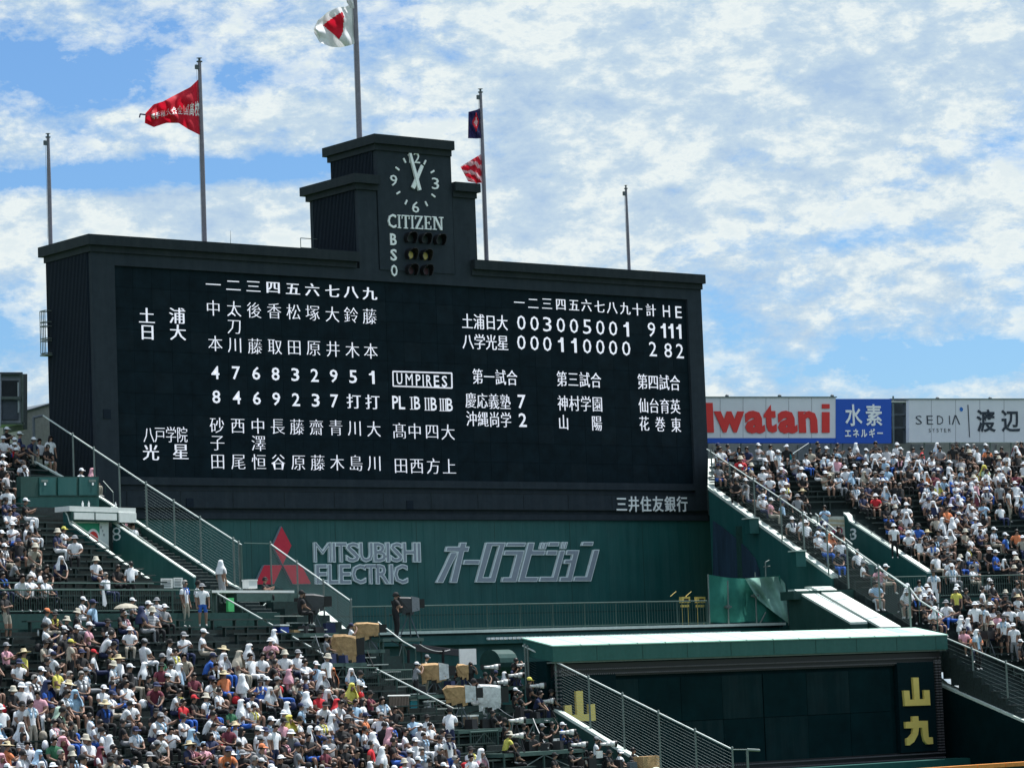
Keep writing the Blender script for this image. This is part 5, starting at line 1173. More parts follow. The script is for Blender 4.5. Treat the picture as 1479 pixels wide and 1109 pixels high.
# positions of heads read from the photograph: origin x, y and scale of each list, then x y top head pose
PEOPLE = '''
0 860 7.395|85 -10 KhA;500 170 Wos;580 215 Kks;505 310 Wks;720 255 Kts;795 170 Kts;865 55 Wwc;1010 70 Lns;930 300 Pws;1060 395 Whf;1150 430 Kws;1145 290 Kks;1345 210 Wgs;1375 375 Wws;1400 55 Gws;1300 165 Khs;75 540 Pgs;265 605 Yss;190 715 Wnc;465 500 Tks;545 495 Wls;740 510 TyA;510 690 Khs;700 400 Khs;875 610 Kns;1035 610 Wrs;1315 660 Wss;1185 735 WtA;1390 765 Kws;860 820 Gbs;600 790 Yhs;660 830 Wbf;700 935 Kss;495 930 BNs;340 880 Kbs;210 960 Wws;355 960 WHs;430 1030 Phs;600 1030 Whf;800 1040 Lxs;1350 930 Whs;130 1010 Kts
0 960 7.395|1120 420 Nss;1280 430 Wkf;1390 410 Wws;165 430 Wkf;345 400 WhU;560 480 Kkf;660 480 QQs;980 620 Whf;585 610 Whs;580 790 Vhs;685 800 MPs;920 760 Wts;1000 790 Wks;1130 700 Wks;95 860 Oss;205 950 Wks;270 960 WHs;405 960 LLs;640 940 Kbs;765 970 Tts;885 970 Wks;785 880 Kbs;20 680 Lxs;20 1000 PPs;1095 920 WMs;1230 880 Khs;1150 1030 Kks;1300 1000 Ths;1180 960 Tks;930 1010 Ohs;330 1095 Khs;440 1060 WHs;560 1080 Pws;700 1090 Nhs;60 1080 Kws
200 860 7.395|95 90 Wws;195 50 Wgs;135 150 Sts;270 120 Gws;40 150 KNs;70 495 Wgs;330 500 Wks;480 420 Wgs;660 385 Wws;250 650 Vgs;235 750 Mks;345 720 Wks;410 600 Whs;75 750 KHs;310 870 Kws;480 640 Thf;690 640 Bnf;770 660 Mns;915 570 Tss;910 650 WHs;1045 610 TTs;1165 550 WHs;1220 640 Whs;1295 640 Whs;1430 620 Khs;1440 380 WHs;1410 470 Pws;930 840 Oss;800 870 Wns;790 940 Ths;1130 860 WHs;1300 930 Bks;1390 900 Gws;360 1040 Whf
200 960 7.395|590 355 Krs;740 330 Wts;480 400 Rhs;120 540 Wgf;680 500 Whf;800 470 Mhs;975 480 Vks;1055 640 Wss;1110 400 WHs;1210 460 Whc;1265 670 Wws;1390 580 Wws;1430 660 WhU;790 660 Whs;580 720 Lxs;950 670 Mhs;1080 690 Wls;530 850 Nss;600 870 Mks;730 870 Phs;900 900 Onf;1280 780 Wgs;1250 880 Gof;190 830 Kgs;185 730 Wwf;170 890 Khs;740 1030 Khs;1420 1060 Wws;1130 1000 Gbf;1000 960 Nws;60 1090 Wts
400 930 7.395|75 90 Wts;215 80 Wgs;270 140 Nws;530 130 WtU;600 300 KOs;490 330 WHs;300 320 Wws;205 400 Tbs;325 370 Nks;40 380 Tgs;255 450 Khs;115 310 PPs;300 550 WHs;450 520 Rks;570 520 KHs;770 460 YYs;880 450 Rws;1010 530 Mks;870 320 WkU;670 620 WRs;1140 590 Wls;955 610 Wls;840 620 Lhs;775 700 Khs;600 640 Whf;460 650 Wkf;290 670 Lns;150 790 YYs;230 800 Wks;470 800 Whs;590 790 WHs;760 790 Kgp;945 760 Ons;1090 760 Wbs;1250 690 Khc;1260 920 PPs;1370 900 Whs;920 920 Wks;800 920 Khs;500 1030 Wns;580 1010 Gbs;730 1010 Kks;1230 1000 Khs;1035 1060 Rhs;50 820 Pks;50 740 Wws;680 520 Khs;130 950 Gwf;370 960 Khs;700 860 Khs;1130 860 Khs
400 960 7.395|220 860 Gnc;780 1030 Khs;790 930 Nhf;1140 910 WHs;910 1000 Kls;600 1060 Yhs;1240 1090 Wws;60 1000 Kws;330 1060 Wks;480 1090 Tbs;1000 1080 WHs
560 960 7.395|290 570 Lhs;440 570 Wks;340 670 Wws;465 650 Whs;310 810 Wws;545 780 Wks;660 780 WkU;655 490 WkV;390 910 Gbs;540 910 Kbs;900 910 Wks;990 930 PHs;700 1010 Wbs;760 990 Khs;900 990 Whs;210 1040 Wts;320 1060 Wns;60 780 Khs;470 1040 Kks;600 1060 Wws;1000 1070 Wks
0 600 7.395|75 140 Kws;30 240 Wws;150 260 Wws;160 310 Rws;230 190 Nws;310 260 Nwf;430 260 Whs;505 335 Khs;540 350 WlK;975 590 PPs;860 590 Wws;80 770 Wks;65 890 Nks;275 900 Kws;110 1000 Whs
0 740 6.1625|110 95 Wws;230 100 Whs;500 150 Nts;570 150 Wys;665 210 Wgs;270 300 Ttf;85 430 Gkf;275 480 Whs;390 510 Whs;185 570 Whf;410 580 Whs;280 570 Wbs;845 410 Wts;955 550 Wbs;1045 480 Khs;1160 450 WhV;30 300 Gws;15 180 Kws;1190 110 Whs;1100 40 Khs;380 490 Khf
200 760 6.1625|410 440 WbU;525 410 WkU;565 530 WgU
'''
PEOPLE_R = '''
1020 640 7.395|90 50 Whs;150 50 Whs;350 50 Kls;435 50 Nhs;360 150 Rts;470 230 Tts;685 30 WhU;765 90 WwU;600 270 Wws;175 310 Khs;300 260 Whs;1060 135 Whs;1110 75 Ths;1200 50 Khs;1275 50 Kws;1350 130 Whs;1400 150 Phs;1010 270 Wws;1165 240 Kbs;1280 130 Lhs;1270 310 Tws;1310 340 Kts;1410 330 Whs;825 500 Gws;975 560 Ggs;1020 510 Kss;390 470 Gks;600 560 Wws;1060 830 Wws;1080 960 Wws;1210 900 Lns;1200 1000 Whs;1330 990 OOs;1430 1040 Whs;450 600 Pws
1200 640 7.395|20 140 Whs;155 255 Wws;205 60 Khs;240 320 LLs;350 320 TTs;390 430 Nhs;475 560 Rws;555 400 Kws;580 480 LHs;690 430 Khs;750 440 Kbs;390 80 Wws;480 70 Wks;600 40 Sks;745 60 Kws;735 140 Khs;835 110 WHs;880 60 Ghs;990 50 Rhs;1085 100 Whs;1300 20 KkU;1015 330 OHs;1140 430 YHs;1010 440 Wws;1000 550 WHs;1300 350 BHs;1090 630 NHs;1235 680 Ohs;1390 680 Nhs;800 650 Wws;700 680 Wts;805 750 WHs;350 590 Whs;585 680 Khs;230 580 Khs;460 760 Wws;380 780 Mhs;570 890 YYs;670 880 WwU;835 870 Wks;830 950 Wws;930 870 Bks;1030 940 Kss;1130 790 Ths;1210 810 WHs;1290 810 WHs;1270 940 WHs;1150 940 Ghs;1010 1010 Khs;950 1030 Whs;1230 1010 Gws;1110 1010 Khs;1425 930 Tts
1280 640 7.355|810 50 Khs;870 80 Kts;975 60 Whs;1080 60 Oks;1160 100 Kws;1220 60 Khs;1380 50 WHs;1040 250 QYs;1070 290 WhU;1180 310 Whs;1200 420 GkU;1380 320 Mhs;1450 220 Wws;920 350 Wts;850 330 Khs;970 400 Pws;1065 490 Wws;1440 540 LHs;1300 480 WhU;800 610 Nws;700 600 NUs;760 560 WHs;900 600 Kks;1030 620 Lks;870 560 Khs;960 800 Wws;1000 930 Nhs;1130 900 Wws;1280 960 Bws;1390 930 Ohs;1450 1000 Tws
1180 760 7.395|440 260 Wbs;660 440 Pws;720 410 Wws;870 440 Whs;1080 470 Whs;1285 290 Whs;1240 430 WkU;1445 410 Wws;240 480 Whs;350 490 Lhs;585 680 WHs;870 700 Wws;790 880 Wws;890 740 Khs;1010 880 WHs;1080 670 Wts;1200 680 Wws;1140 730 Kws;1230 890 WRs;1150 890 Wws;1380 800 Wgs;1430 840 Ths
1280 780 7.355|740 520 YwU;1040 500 Whs;1050 590 Tkf;940 660 WwU;1025 690 WhU;1240 810 WkU;1080 290 Wws;930 190 Gkc;860 60 Whs;1150 110 Bws;1390 600 Wss;1180 770 Pks;1300 700 Whs;860 840 NHs;785 850 WHs;680 970 LHU;820 950 Phs;950 970 Ows;1440 700 Whs;1350 900 WwU
'''
def parse(txt):
    o = []
    for ln in txt.strip().splitlines():
        hd, body_ = ln.split('|'); ox, oy, sc_ = map(float, hd.split())
        for e in body_.split(';'):
            a, b, c_ = e.split(); o.append([ox+float(a)/sc_, oy+float(b)/sc_, c_[0], c_[1], c_[2]])
    return o
rnd = random.Random(11)
def rows_hit(F, P): # snap to the row whose tread lies under the hips
    u, v, z = F.uvz(P); k_ = round((v-(-13 if (F is FL and v < -12.5) else 0))/RUN); return u, v, z
cand = []
def nearest_row(F, v):
    if F is FR and -15.8 < v < -6.5: k_ = int((v-.12+15.8)/RUN); vc = -15.8+(k_+.5)*RUN; return (vc, zr(vc), limR(vc))
    rows = (rowsL+rowsLu+rowsLu2) if F is FL else (rowsR+rowsRu+rowsRu2)
    return min(rows, key=lambda r_: abs(r_[0]+.12-v))
for side, txt in ((FL, PEOPLE), (FR, PEOPLE_R)):
    for px, py, t_, h_, ps_ in parse(txt):
        up = ps_ in 'UAVK'; hh = 1.62 if up else 1.20
        if ps_ == 'K': hh = 1.15
        P = side.plane(px, py, hh); u, v, z = side.uvz(P); r_ = nearest_row(side, v)
        vv = r_[0]+.12; zz = r_[1]
        if side is FL and -13.2 < v < -11.7 or side is FR and -17.2 < v < -15.5: vv = v; zz = 11.9
        P = meet(px, py, side.w(0, vv, 0), (-s15, c15, 0) if side is FL else (s15, c15, 0)); u = side.uvz(P)[0]
        if side is FR and -15.6 < vv < -6.4 and UB-.4 < u < UA+.1 and not up: continue
        if side is FR: u = min(u, limR(vv)-.55)
        elif vv > -11.5 and vv < -3.6 and u > -7.6 and u < -5.0: u = -7.8
        if side is FL and 172 < px < 198 and py < 762: Q_ = FL.atu(px, py, -3.6); q_ = FL.uvz(Q_); u, vv, zz = -3.6, q_[1], q_[2]-hh; P = Q_
        err = P[2]-(zz+hh); sc_ = 1.0
        if abs(err) > .02: sc_ = max(.90, min(1.09, 1+err/hh*.7))
        cand.append([side, u, vv, zz, t_, h_, ps_, sc_, True])
# fill the seats between, as densely as the photograph shows them
taken = [(c_[0], c_[1], c_[2]) for c_ in cand]
def fill(F, rows, ulo, uhi, dens):
    for vc, z, ub in rows:
        if F is FR and -15.8 < vc < -6.5: ub = limR(vc)
        u = ulo+rnd.random()*.5
        while u < min(uhi, ub-.3):
            vv = vc+.12; P = F.w(u, vv, z+1.1); px, py, s_ = proj(P)
            d = dens(px, py, u, vv) if -260 < px < 1760 and py < 1150 else 0
            if d and rnd.random() < d and all(abs(u-tu) > .46 or abs(vv-tv) > .35 for tf, tu, tv in taken if tf is F):
                t_ = rnd.choice('WWWWWWWWWKKKKKKKKKGNNLSM'); h_ = rnd.choice('hhhhhhwwwwwkkkgnHbln' if F is FL else 'hhhhhwwwwwkkgtHHbln')
                cand.append([F, u, vv, z, t_, h_, rnd.choice('ssssspfb'), rnd.uniform(.93, 1.06), False]); taken.append((F, u, vv))
            u += .50+rnd.random()*.14
def densL(px, py, u, v):
    if py > 905 and px < 700:
        if 200 < px < 420 and 900 < py < 945: return 0
        if px > 400 and py < 960+ (px-480)*.35: return 0
        if px > 650: return .25 if py > 1075 else 0
        if py > 1040: return .40
        if py < 940 and px < 60: return 0
        return .15
    if py < 840 and px < 90 and py > 730: return .25
    if py < 690 and px < 40: return .4
    return 0
def densR(px, py, u, v):
    if v > -15.6:
        if 1150 < px < 1215 and 690 < py < 742 or 1425 < px and 735 < py < 792 or 1300 < px < 1340 and 690 < py < 770: return .04
        if px < 1180 and py > 700 and u > -4.2: return .30
        if UB-.45 < u < UA+.45 and v < -6.3: return 0
        if px < 1240 and py > 735 and u < UB: return 0
        if u > UA: return .42
        if 1215 < px < 1350 and py > 745+(px-1215)*.65: return 0
        if py < 665: return .45
        if 1310 < px < 1335 and 690 < py < 740: return .0
        if px > 1455 and 770 < py < 800: return .1
        return .42 if px > 1180 else .28
    if py > 940: return 0
    if px < 1290: return .2
    return .38
fill(FL, rowsL, -36, -3.6, densL); fill(FL, rowsLu+rowsLu2, -20, -3.4, densL)
fill(FR, rowsR, -34, -1.6, densR); fill(FR, rowsRu+rowsRu2, -32, 0.6, densR)
EXTRA = []      # press and crew, placed below, count as people too
LIMIT = 272
for c_ in cand: c_.append(proj(c_[0].w(c_[1], c_[2], c_[3]+1))[2])
cand.sort(key=lambda c_: -c_[9])
seen_ok = lambda c_: (lambda q: -6 < q[0] < 1485 and q[1] < 1112)(proj(c_[0].w(c_[1], c_[2], c_[3]+1.0)))
inview = [c_ for c_ in cand if seen_ok(c_)]
indiv, crowd = inview[:LIMIT], inview[LIMIT:]+[c_ for c_ in cand if not seen_ok(c_)]
BOT = [('K', 'black')]*5+[('N', 'navy')]*2+[('G', 'grey'), ('T', 'beige'), ('B', 'blue'), ('W', 'white')]
posemap = {'s': ['sit', 'sit', 'sit_phone', 'sit_back'], 'p': ['sit_phone'], 'f': ['sit_lean'], 'c': ['sit_hand'], 'b': ['sit_back'], 'U': ['stand'], 'A': ['stand_arms'], 'V': ['stand_lean'], 'K': ['stand']}
def look(c_):
    ps_ = rnd.choice(posemap[c_[6]]); sh_ = rnd.choice((0, 1, 1)); b = rnd.choice(BOT)
    if c_[6] == 'A' and c_[4] == 'K': b = ('T', 'beige'); sh_ = 0
    t_, h_ = c_[4], c_[5]
    if h_ == 'x': h_ = {v: k_ for k_, v in HOODC.items()}.get(t_, 'H')
    tw = rnd.random() < .22 and h_ not in HOODC and t_ in 'WKGNLBTS'
    twc = rnd.choice('WWWLNYPB') if tw else None
    if twc == t_: twc = 'L' if t_ == 'W' else 'W'
    rz = c_[0].rz()+R(rnd.gauss(8, 28))
    if c_[6] in 'V': rz += R(150)
    return dict(pose=ps_, sh=sh_, bot=b, top=t_, head=h_, towel=twc, rz=rz)
def head_parts(lk):
    """list of (name, mesh, material)"""
    o = []
    if lk['head'] in HOODC: o.append(('hood_towel', HM['hood_towel'], CM[HOODC[lk['head']]]))
    else:
        nm, hm, _ = HEAD[lk['head']]
        if nm in ('cap', 'bucket_hat', 'straw_hat'): o.append(('hair', HM['hair'], HAIR))
        o.append((nm, HM[nm], hm if hm else HAIR)) if nm != 'hair' else o.append((nm, HM['hair'], hm))
    if lk['towel']: o.append(('towel', HM['towel'], CM[lk['towel']]))
    return o
def words(lk):
    p_ = lk['pose']; w = 'standing' if p_.startswith('stand') else ('seated' if p_ not in ('sit_lean',) else 'forward-leaning')
    top = COLS[lk['top']][0]; hw = (COLS[HOODC[lk['head']]][0]+' towel over the head') if lk['head'] in HOODC else HEAD[lk['head']][2]
    return w, top, hw
def make_person(loc, lk, sc_, label=None, group=None):
    me, hc, V, F_, ids, ln = PB[(lk['pose'], lk['sh'])]
    o = bpy.data.objects.new('person', me); col.objects.link(o); o.location = tuple(map(float, loc)); o.rotation_euler = (rnd.uniform(-.07, .05), rnd.uniform(-.07, .07), lk['rz']); o.scale = (sc_*rnd.uniform(.93, 1.10), sc_*rnd.uniform(.95, 1.08), sc_)
    for i, mt_ in ((1, CM[lk['top']]), (2, CM[lk['bot'][0]])):
        o.material_slots[i].link = 'OBJECT'; o.material_slots[i].material = mt_
    for nm, hm, mt_ in head_parts(lk):
        c_ = bpy.data.objects.new(nm, hm); col.objects.link(c_); c_.parent = o; c_.location = tuple(hc); c_.rotation_euler = (R(rnd.uniform(-8, 14)) if nm in ('cap', 'bucket_hat', 'straw_hat') else 0, 0, R(rnd.uniform(-16, 16))); c_.scale = (.90, .90, .90) if nm not in ('hood_towel', 'towel') else (rnd.uniform(.88, 1.05), rnd.uniform(.9, 1.1), rnd.uniform(.9, 1.05))
        c_.material_slots[0].link = 'OBJECT'; c_.material_slots[0].material = mt_
    if label: o['label'] = label
    o['category'] = 'person'
    if group: o['group'] = group
    return o
looks = [look(c_) for c_ in indiv]
def blk(c_):
    if c_[0] is FL: return 'left stand' if c_[2] < -12 else 'upper left stand'
    return 'right stand' if c_[2] < -15.6 else 'upper right stand'
info = []
for c_, lk in zip(indiv, looks):
    w, top, hw = words(lk); row = int(round(((-13.0 if c_[0] is FL else -17.0)-c_[2])/RUN+.5)); info.append((w, top, hw, blk(c_), row))
def ordn(n_): return {1: 'first', 2: 'second', 3: 'third', 4: 'fourth', 5: 'fifth', 6: 'sixth', 7: 'seventh', 8: 'eighth', 9: 'ninth', 10: 'tenth', 11: 'eleventh', 12: 'twelfth'}.get(n_, str(n_)+'th')
def neigh(i, sgn):
    best = None
    for j, (c_, lk) in enumerate(zip(indiv, looks)):
        if j == i or c_[0] is not indiv[i][0] or abs(c_[2]-indiv[i][2]) > .4: continue
        d = (c_[1]-indiv[i][1])*sgn*(1 if c_[0] is FL else -1)
        if 0 < d < 1.6 and (best is None or d < best[0]): best = (d, j)
    return best[1] if best else None
used = {}
labels = [None]*len(indiv)
opts = []
for i, (w, top, hw, bl_, row) in enumerate(info):
    lk = looks[i]; base = f'{w} person in {top} top, {hw}'; o = [base]
    if lk['towel']: base = f"{w} person in {top} top, {hw}, {COLS[lk['towel']][0]} neck towel"; o = [base]
    nr, nl = neigh(i, 1), neigh(i, -1)
    bl2 = {'left stand': 'lower left stand', 'right stand': 'lower right stand'}.get(bl_, bl_)
    o.append(base+f', in {bl2}')
    if nl is not None: o.append(base+f", right of {info[nl][1]} top, {info[nl][2]}")
    if nr is not None: o.append(base+f", left of {info[nr][1]} top, {info[nr][2]}")
    if row > 0: o.append(base+f', {ordn(row)} row below walkway')
    if nl is not None and nr is not None: o.append(base+f", between {info[nl][1]} top and {info[nr][1]} top")
    if nl is not None and row > 0: o.append(f'{top} top, {hw}, {ordn(row)} row below walkway, right of {info[nl][1]} top')
    if nr is not None and row > 0: o.append(f'{top} top, {hw}, {ordn(row)} row below walkway, left of {info[nr][1]} top')
    opts.append([x for x in o if len(x.replace('-', ' ').split()) <= 16])
from collections import Counter
cnt = Counter(x for o in opts for x in set(o))
for i, o in enumerate(opts):
    for x in o:
        if cnt[x] == 1: labels[i] = x; used[x] = 1; break
rest = [i for i in range(len(indiv)) if labels[i] is None]
byk = {}
for i in rest: byk.setdefault((info[i][1], info[i][2], info[i][3], info[i][4]), []).append(i)
for k_, li in byk.items():
    li.sort(key=lambda i: proj(indiv[i][0].w(*indiv[i][1:4]))[0])
    for n_, i in enumerate(li):
        pos = 'leftmost ' if n_ == 0 and len(li) > 1 else ('rightmost ' if n_ == len(li)-1 and len(li) > 1 else ('' if len(li) == 1 else f'{ordn(n_+1)} from left '))
        r_ = f'{ordn(k_[3])} row below walkway' if k_[3] > 0 else 'rows above walkway'
        x = f'{pos}{k_[0]} top, {k_[1]}, {r_}, {k_[2]}'
        n2 = 2
        while x in used: x = f'{k_[0]} top, {k_[1]}, {r_}, {ordn(n2+1)} from left, {k_[2]}'; n2 += 1
        labels[i] = x; used[x] = 1
for c_, lk, lb2 in zip(indiv, looks, labels):
    side, u, v, z = c_[:4]; make_person(side.w(u, v, z), lk, c_[7], lb2, 'spectators in the left stand' if side is FL else 'spectators in the right stand')
# everyone farther off: one mass
vs_all, idx_all, tot_all, mat_all = [], [], [], []; cm_mats = []; base_ = 0
def mid_(m_):
    if m_ not in cm_mats: cm_mats.append(m_)
    return cm_mats.index(m_)
HMD = {}
for nm, hm in HM.items(): HMD[nm] = (np.array([tuple(v.co) for v in hm.vertices]), [tuple(p.vertices) for p in hm.polygons])
for c_ in crowd:
    lk = look(c_); me, hc, V, F_, ids, ln = PB[(lk['pose'], lk['sh'])]; a = lk['rz']; a += rnd.uniform(-.3, .3); Rm = np.array([[math.cos(a), -math.sin(a), 0], [math.sin(a), math.cos(a), 0], [0, 0, 1]]) @ np.diag([rnd.uniform(.92, 1.08), 1, 1])*c_[7]*.97
    O = c_[0].w(c_[1], c_[2], c_[3]); mm_ = [mid_(SKIN), mid_(CM[lk['top']]), mid_(CM[lk['bot'][0]]), mid_(SHOE)]
    for VV, FF, MI in [(V, F_, [mm_[i] for i in ids])]+[(HMD[nm][0]*.90+hc, HMD[nm][1], [mid_(mt_)]*len(HMD[nm][1])) for nm, hm, mt_ in head_parts(lk)]:
        vs_all.append(VV @ Rm.T+O)
        for f, i in zip(FF, MI): idx_all.extend([base_+q for q in f]); tot_all.append(len(f)); mat_all.append(i)
        base_ += len(VV)
if crowd:
    me = bpy.data.meshes.new('crowd'); VA = np.concatenate(vs_all); me.vertices.add(len(VA)); me.vertices.foreach_set('co', VA.ravel()); me.loops.add(len(idx_all)); me.loops.foreach_set('vertex_index', idx_all)
    me.polygons.add(len(tot_all)); st_ = np.concatenate([[0], np.cumsum(tot_all)[:-1]]); me.polygons.foreach_set('loop_start', st_.astype(np.int32)); me.polygons.foreach_set('loop_total', tot_all)
    for m_ in cm_mats: me.materials.append(m_)
    me.polygons.foreach_set('material_index', mat_all); me.polygons.foreach_set('use_smooth', [True]*len(tot_all)); me.update(calc_edges=True); me.validate()
    o = bpy.data.objects.new('crowd', me); col.objects.link(o); tag(o, 'dense summer crowd in white shirts, caps and towels filling the right stand', 'crowd', kind='stuff')
print('people', len(indiv), 'crowd', len(crowd), 'listed', sum(c_[8] for c_ in cand))

# ------------------------------------------------------------------ press terrace: decks, cameras, crew
decks = {}
def deck(key, va, vb, ua, ub, px, py, label, legs=2.4, thick=.14):
    P = FL.atv(px, py, va); z = P[2]; decks[key] = z
    t = thing('camera_platform', label, 'platform', FL.w(ua, va, z-legs), 0, 'camera platforms on the press terrace')
    m_ = MB(); m_.fbox(FL, ua, ub, va, vb, z-thick, z); part('deck', m_, RAILG, t)
    for u in (ua+.08, (ua+ub)/2, ub-.08):
        for v in (va+.08, vb-.08): m_ = MB(); m_.tube(FL.w(u, v, z-legs), FL.w(u, v, z-thick), .05); part('leg', m_, RAILG, t)
    m_ = MB(); m_.tube(FL.w(ua+.1, va+.05, z-legs*.9), FL.w((ua+ub)/2, va+.05, z-thick), .025); m_.tube(FL.w(ub-.1, va+.05, z-legs*.9), FL.w((ua+ub)/2, va+.05, z-thick), .025); part('brace', m_, STEEL, t)
    return z
U_ = lambda px, py, v: FL.uvz(FL.atv(px, py, v))[0]
deck('tab', -10.6, -9.9, U_(342, 857, -10.6), U_(436, 857, -10.6), 380, 856.5, 'green truss platform carrying a white table and a cooler', 2.6, .34)
t = thing('table', 'long white table top on the green truss platform', 'table', FL.w(-4.6, -10.5, decks['tab']))
m = MB(); m.fbox(FL, U_(306, 851, -10.6), U_(425, 851, -10.6), -10.6, -10.0, decks['tab']+.02, decks['tab']+.12); part('table_top', m, WHITE, t)
for u in (-5.2, -3.9, -2.0): m = MB(); m.fbox(FL, u, u+.06, -10.4, -10.2, decks['tab']-1.2, decks['tab']+.02); part('leg', m, STEEL, t)
m = MB(); cu = U_(390, 880, -10.7); m.fbox(FL, cu-.14, cu+.14, -10.9, -10.65, 11.2, decks['tab']-.3); o = part('steel_column', m, RAILG); tag(o, 'thick green column under the truss platform', 'column')
def braces(a, b): 
    m_ = MB(); m_.tube(FL.atv(*a, -10.8), FL.atv(*b, -10.8), .03); return part('diagonal_brace', m_, STEEL, None)
for n_, (a, b) in enumerate((((384, 871), (344, 909)), ((396, 868), (426, 897)), ((331, 869), (344, 909)))):
    tag(braces(a, b), ['pale diagonal brace left of the thick green column', 'pale diagonal brace right of the thick green column', 'thin leaning brace near the green bag'][n_], 'brace')
deck('c', -14.5, -13.2, U_(421, 915, -14.5), U_(489, 914, -14.5), 450, 914, 'platform under the seated operator and dark camera', 2.6, .16)
deck('d', -14.5, -13.2, U_(553, 920, -14.5), U_(612, 920, -14.5), 580, 921, 'tall scaffold platform under the standing black-clad operator', 3.2)
deck('b', -16.2, -15.2, U_(497, 938, -16.2), U_(556, 938, -16.2), 525, 938, 'platform under the upper tan covered camera', 2.0)
deck('a', -17.6, -16.5, U_(462, 958, -17.6), U_(530, 956, -17.6), 500, 957, 'platform under the lower tan covered camera', 1.6)
deck('e', -20.1, -18.9, U_(590, 1004, -20.1), U_(662, 1002, -20.1), 620, 1003, 'deck under the tan and white camera with two operators', 1.2)
deck('h', -20.4, -19.1, U_(664, 992, -20.4), U_(760, 990, -20.4), 700, 992, 'deck under the row of standing photographers by the wall', 2.2)
deck('p', -22.6, -21.4, U_(738, 1037, -22.6), U_(806, 1036, -22.6), 780, 1037, 'green framed deck under the photographers beside the yellow character', 1.9, .18)
deck('g', -23.2, -21.8, U_(662, 1052, -23.2), U_(738, 1050, -23.2), 700, 1052, 'deck under the white plastic covered camera', 1.4)
deck('q', -25.2, -23.9, U_(728, 1084, -25.2), U_(845, 1082, -25.2), 790, 1084, 'lower deck with laptop and photographers', 1.0)
deck('r', -26.8, -25.6, U_(820, 1112, -26.8), U_(925, 1112, -26.8), 870, 1112, 'lowest deck with photographers at the picture bottom', 1.0)
def crew(px, py, v, dk, top, head, pose, label, bot=('K', 'black'), face=40, towel=None):
    stand = pose.startswith('stand'); hh = 1.62 if stand else 1.18; P = FL.atv(px, py, v); z = decks[dk]; s_ = (P[2]-z)/hh
    if not .86 < s_ < 1.1:
        if not stand: s_ = max(.92, min(1.08, s_)); z = P[2]-hh*s_
        else: s_ = max(.88, min(1.08, s_)); 
    zb = z
    if abs(P[2]-(z+hh*s_)) > .25: zb = P[2]-hh*s_
    lk = dict(pose=pose, sh=1, bot=bot, top=top, head=head, towel=towel, rz=R(15)+R(face))
    o = make_person((P[0], P[1], zb), lk, s_, label, 'press photographers and camera crew')
    if not stand or zb > z+.1:
        t_ = thing('stool', 'small black stool under the '+label.split(' with ')[0].split(', ')[0].replace('seated ', '').replace('standing ', '')+' at '+label.split(' ')[-1], 'stool', (P[0], P[1], z)) if False else None
    return o
def tripod(t, base, h, spread=.45, mt_=DGREY):
    for a in (80, 200, 320): m_ = MB(); m_.tube((spread*math.cos(R(a)), spread*math.sin(R(a)), 0), (0, 0, h), .028, r2=.02); part('leg', m_, mt_, t, world=False)
